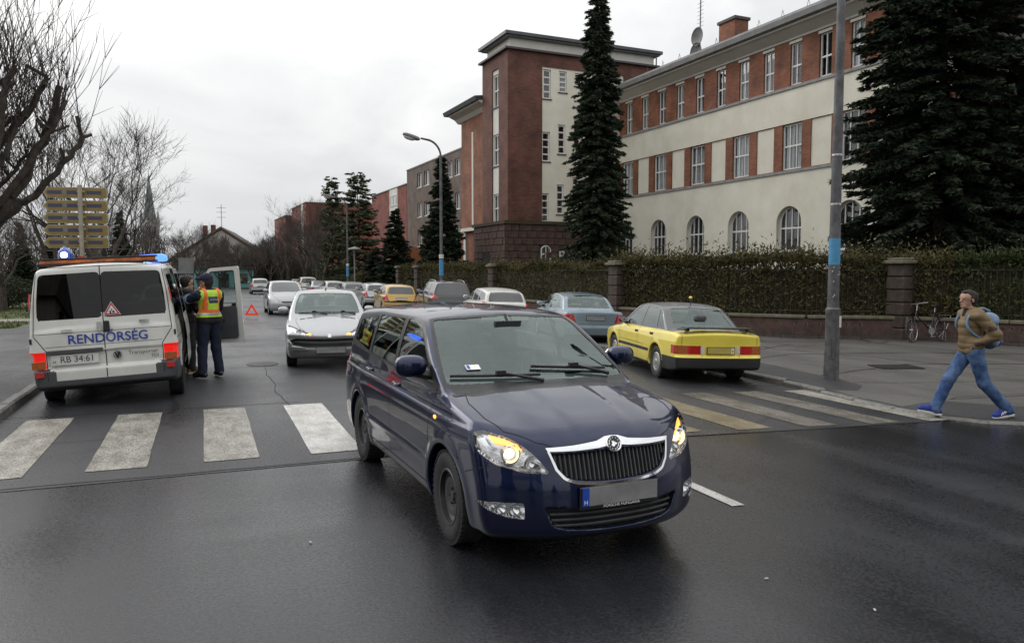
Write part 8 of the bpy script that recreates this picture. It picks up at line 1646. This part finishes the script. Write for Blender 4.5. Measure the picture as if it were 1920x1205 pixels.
# -- police officer seen from behind, left arm held out
def officer(loc, rz):
    J = dict(pel=(0, 0, .95), chest=(.0, 0, 1.28), neck=(.03, 0, 1.47), head=(.05, .02, 1.625), shR=(.0, -.20, 1.41), shL=(.0, .20, 1.41), elR=(.12, -.27, 1.20), elL=(.22, .36, 1.30), wrR=(.34, -.20, 1.16), wrL=(.47, .42, 1.36), hipR=(0, -.10, .92), hipL=(0, .10, .92), knR=(.02, -.13, .50), knL=(.02, .13, .50), anR=(-.02, -.16, .11), anL=(-.02, .16, .11), toeR=(.14, -.20, .055), toeL=(.14, .20, .055))
    def clothes(root, J):
        pr_ = [('c', tup(J['pel'] + [0, -.08, .06]), tup(J['pel'] + [0, .08, .06]), .125, .125), ('c', tup(J['pel'] + [0, 0, .06]), tup(J['chest']), .14, .15), ('c', tup(J['shR'] * .85 + J['shL'] * .15), tup(J['shR'] * .15 + J['shL'] * .85), .112, .112)]
        for s in 'RL': pr_ += [('c', tup(J['sh' + s]), tup(J['el' + s]), .080, .068), ('c', tup(J['el' + s]), tup(J['wr' + s]), .066, .048)]
        wr = lambda x, y, z: .004 * np.sin(y * 60 + 3 * np.sin(z * 20)) * np.sin(z * 34); prim_mesh('jacket', pr_, 'navy_cloth', root, .0115, .03, wr); prim_mesh('collar', [('c', (.0, -.02, 1.46), (.0, .02, 1.46), .078, .078)], 'navy_cloth', root, .012)
        vp = [('c', (0, -.08, 1.02), (0, .08, 1.02), .142, .142), ('c', (0, 0, 1.04), tup(J['chest']), .155, .163), ('c', tup(J['shR'] * .80 + J['shL'] * .20), tup(J['shR'] * .20 + J['shL'] * .80), .124, .124)]
        cutv = lambda x, y, z: np.maximum(np.maximum(1.04 - z, z - 1.50), np.abs(y) - .205); vest = prim_mesh('vest', vp, 'vest_yellow', root, .0115, .03, cut=cutv); up_ = [('c', q[1], q[2], q[3] + .005, q[4] + .005) for q in vp]
        for z0, z1, m in ((1.115, 1.175, 'vest_orange'), (1.075, 1.115, 'vest_silver')): prim_mesh('vest_band', up_, m, vest, .0115, .03, cut=lambda x, y, z, z0=z0, z1=z1: np.maximum(np.maximum(z0 - z, z - z1), np.abs(y) - .206))
        for s in (-1, 1): prim_mesh('vest_band', up_, 'vest_orange', vest, .0115, .03, cut=lambda x, y, z, s=s: np.maximum(np.maximum(1.175 - z, np.abs(y - s * .125) - .030), z - 1.53))
        prim_mesh('vest_panel', up_, 'vest_badge', vest, .0115, .03, cut=lambda x, y, z: np.maximum(np.maximum(np.abs(z - 1.335) - .055, np.abs(y) - .085), x)); text_mesh('vest_text', 'RENDŐRSÉG', .032, MAT['vest_silver'], vest, (-.176, 0, 1.335), (R(90), 0, R(-90)))
        prim_mesh('belt', [('c', (0, -.08, .99), (0, .08, .99), .140, .140)], 'black_cloth', root, .0115, .03, cut=lambda x, y, z: np.abs(z - .985) - .04); blob('holster', MAT['black_cloth'], root, (-.02, -.20, .90), (.05, .03, .10), 3); trousers(root, J, 'navy_cloth', 1.06, 2); shoes(root, J, 'black_shoe', None); prim_mesh('glove', hand_prims(tup(J['wrL']), tup(J['wrL'] - J['elL']), 1, 1.12, .9), 'navy_cloth', root, .010, .02)
        prim_mesh('arm_badge', [('c', (.10, .28, 1.36), (.14, .31, 1.34), .082, .080)], 'bag_blue', root, .012, cut=lambda x, y, z: np.abs(x - .12) - .03)
    return person(loc, rz, J, (.75, .5, 0), 'police officer in high-visibility vest seen from behind by the van', clothes, cap='navy_cloth', curl=(.6, .9))
officer((.06, 14.05, 0), R(122))
def black_man(loc, rz):
    J = dict(pel=(0, 0, .94), chest=(.01, 0, 1.28), neck=(.05, 0, 1.47), head=(.10, .0, 1.61), shR=(.0, -.20, 1.40), shL=(.0, .20, 1.40), elR=(.10, -.27, 1.14), elL=(.10, .27, 1.14), wrR=(.30, -.16, 1.05), wrL=(.30, .16, 1.05), hipR=(0, -.10, .92), hipL=(0, .10, .92), knR=(.05, -.12, .50), knL=(.0, .12, .50), anR=(.04, -.13, .11), anL=(-.05, .13, .11), toeR=(.20, -.15, .055), toeL=(.11, .15, .055))
    def clothes(root, J):
        pr_ = [('c', tup(J['pel'] + [0, -.08, .02]), tup(J['pel'] + [0, .08, .02]), .130, .130), ('c', tup(J['pel'] + [0, 0, .06]), tup(J['chest']), .15, .165), ('c', tup(J['shR'] * .85 + J['shL'] * .15), tup(J['shR'] * .15 + J['shL'] * .85), .122, .122)]
        for s in 'RL': pr_ += [('c', tup(J['sh' + s]), tup(J['el' + s]), .088, .075), ('c', tup(J['el' + s]), tup(J['wr' + s]), .072, .052)]
        prim_mesh('jacket', pr_, 'black_cloth', root, .0115, .03, lambda x, y, z: .005 * np.cos(z * 2 * math.pi / .11)); prim_mesh('hood', [('c', (-.06, -.05, 1.46), (-.06, .05, 1.46), .075, .075)], 'black_cloth', root, .012); trousers(root, J, 'grey_trouser', .98, 3); shoes(root, J, 'brown_shoe', 'shoe_sole')
    return person(loc, rz, J, (.8, -.2, -.35), 'man in black jacket and brown shoes beside the open van', clothes)
black_man((-.36, 14.70, 0), R(40))
# ================================================================ vehicles in place
blue_estate((2.235, 6.15, 0), R(-87.8))
silver_hatch((2.36, 16.45, 0), R(-96.5))
def tiltx(x, y, hd):  # roll of a car standing on the cross fall
    return None
yellow_saloon((8.80, 13.25, zg(8.8, 13.2)), R(90 - 12), (R(1.6), 0))
police_van((-1.19, 13.95, 0), R(89.2))
def pc(S, nm, paint, x, y, hd, lab, grp='cars parked along the right kerb', **k): return plain_car(S, nm, paint, (x, y, zg(x, y)), R(90 - hd), lab, grp, tilt=(R(1.6), 0) if x > 5 else None, **k)
pc(OCT, 'saloon_car', 'pale_blue_paint', 10.1, 20.4, 12, 'pale blue saloon parked behind the yellow car', plates='plate_grey'); pc(WGN, 'estate_car', 'white_paint', 9.9, 26.8, 8, 'white estate car between the pale blue saloon and the dark SUV')
pc(SUV, 'suv_car', 'dark_grey_paint', 9.3, 31.2, 6, 'tall dark grey SUV with roof rails', rack=True); pc(HTB, 'hatchback_car', 'gold_paint', 8.6, 37.0, 4, 'golden yellow hatchback left of the dark SUV'); pc(HTB, 'hatchback_car', 'silver_paint', 9.1, 44.5, 3, 'silver hatchback directly beyond the golden one')
pc(WGN, 'estate_car', 'dirty_grey_paint', 9.0, 51.5, 2, 'grey estate car two beyond the golden hatchback'); pc(HTB, 'hatchback_car', 'white_paint', 8.9, 58.5, 2, 'white hatchback three beyond the golden one'); pc(OCT, 'saloon_car', 'silver_paint', 8.8, 65.5, 2, 'silver saloon far along the right-hand row'); pc(SUV, 'suv_car', 'white_paint', 8.8, 73.5, 2, 'pale SUV near the far end of the right-hand row'); pc(HTB, 'hatchback_car', 'dirty_grey_paint', 8.8, 81, 2, 'grey hatchback at the far end of the right-hand row')
pc(YAR, 'hatchback_car', 'silver_paint', 3.35, 36.4, 180, 'small upright silver car facing us behind the warning triangle', 'cars on the carriageway'); pc(HTB, 'hatchback_car', 'silver_paint', 4.7, 75, 0, 'distant silver hatchback driving away on the left', 'cars on the carriageway'); pc(HTB, 'hatchback_car', 'white_paint', -1.1, 27.0, 180, 'white car glimpsed between the van and the open door', 'cars on the left side'); pc(WGN, 'estate_car', 'white_paint', -11.5, 55, 90, 'white car parked beyond the lawn at the left edge', 'cars on the left side')
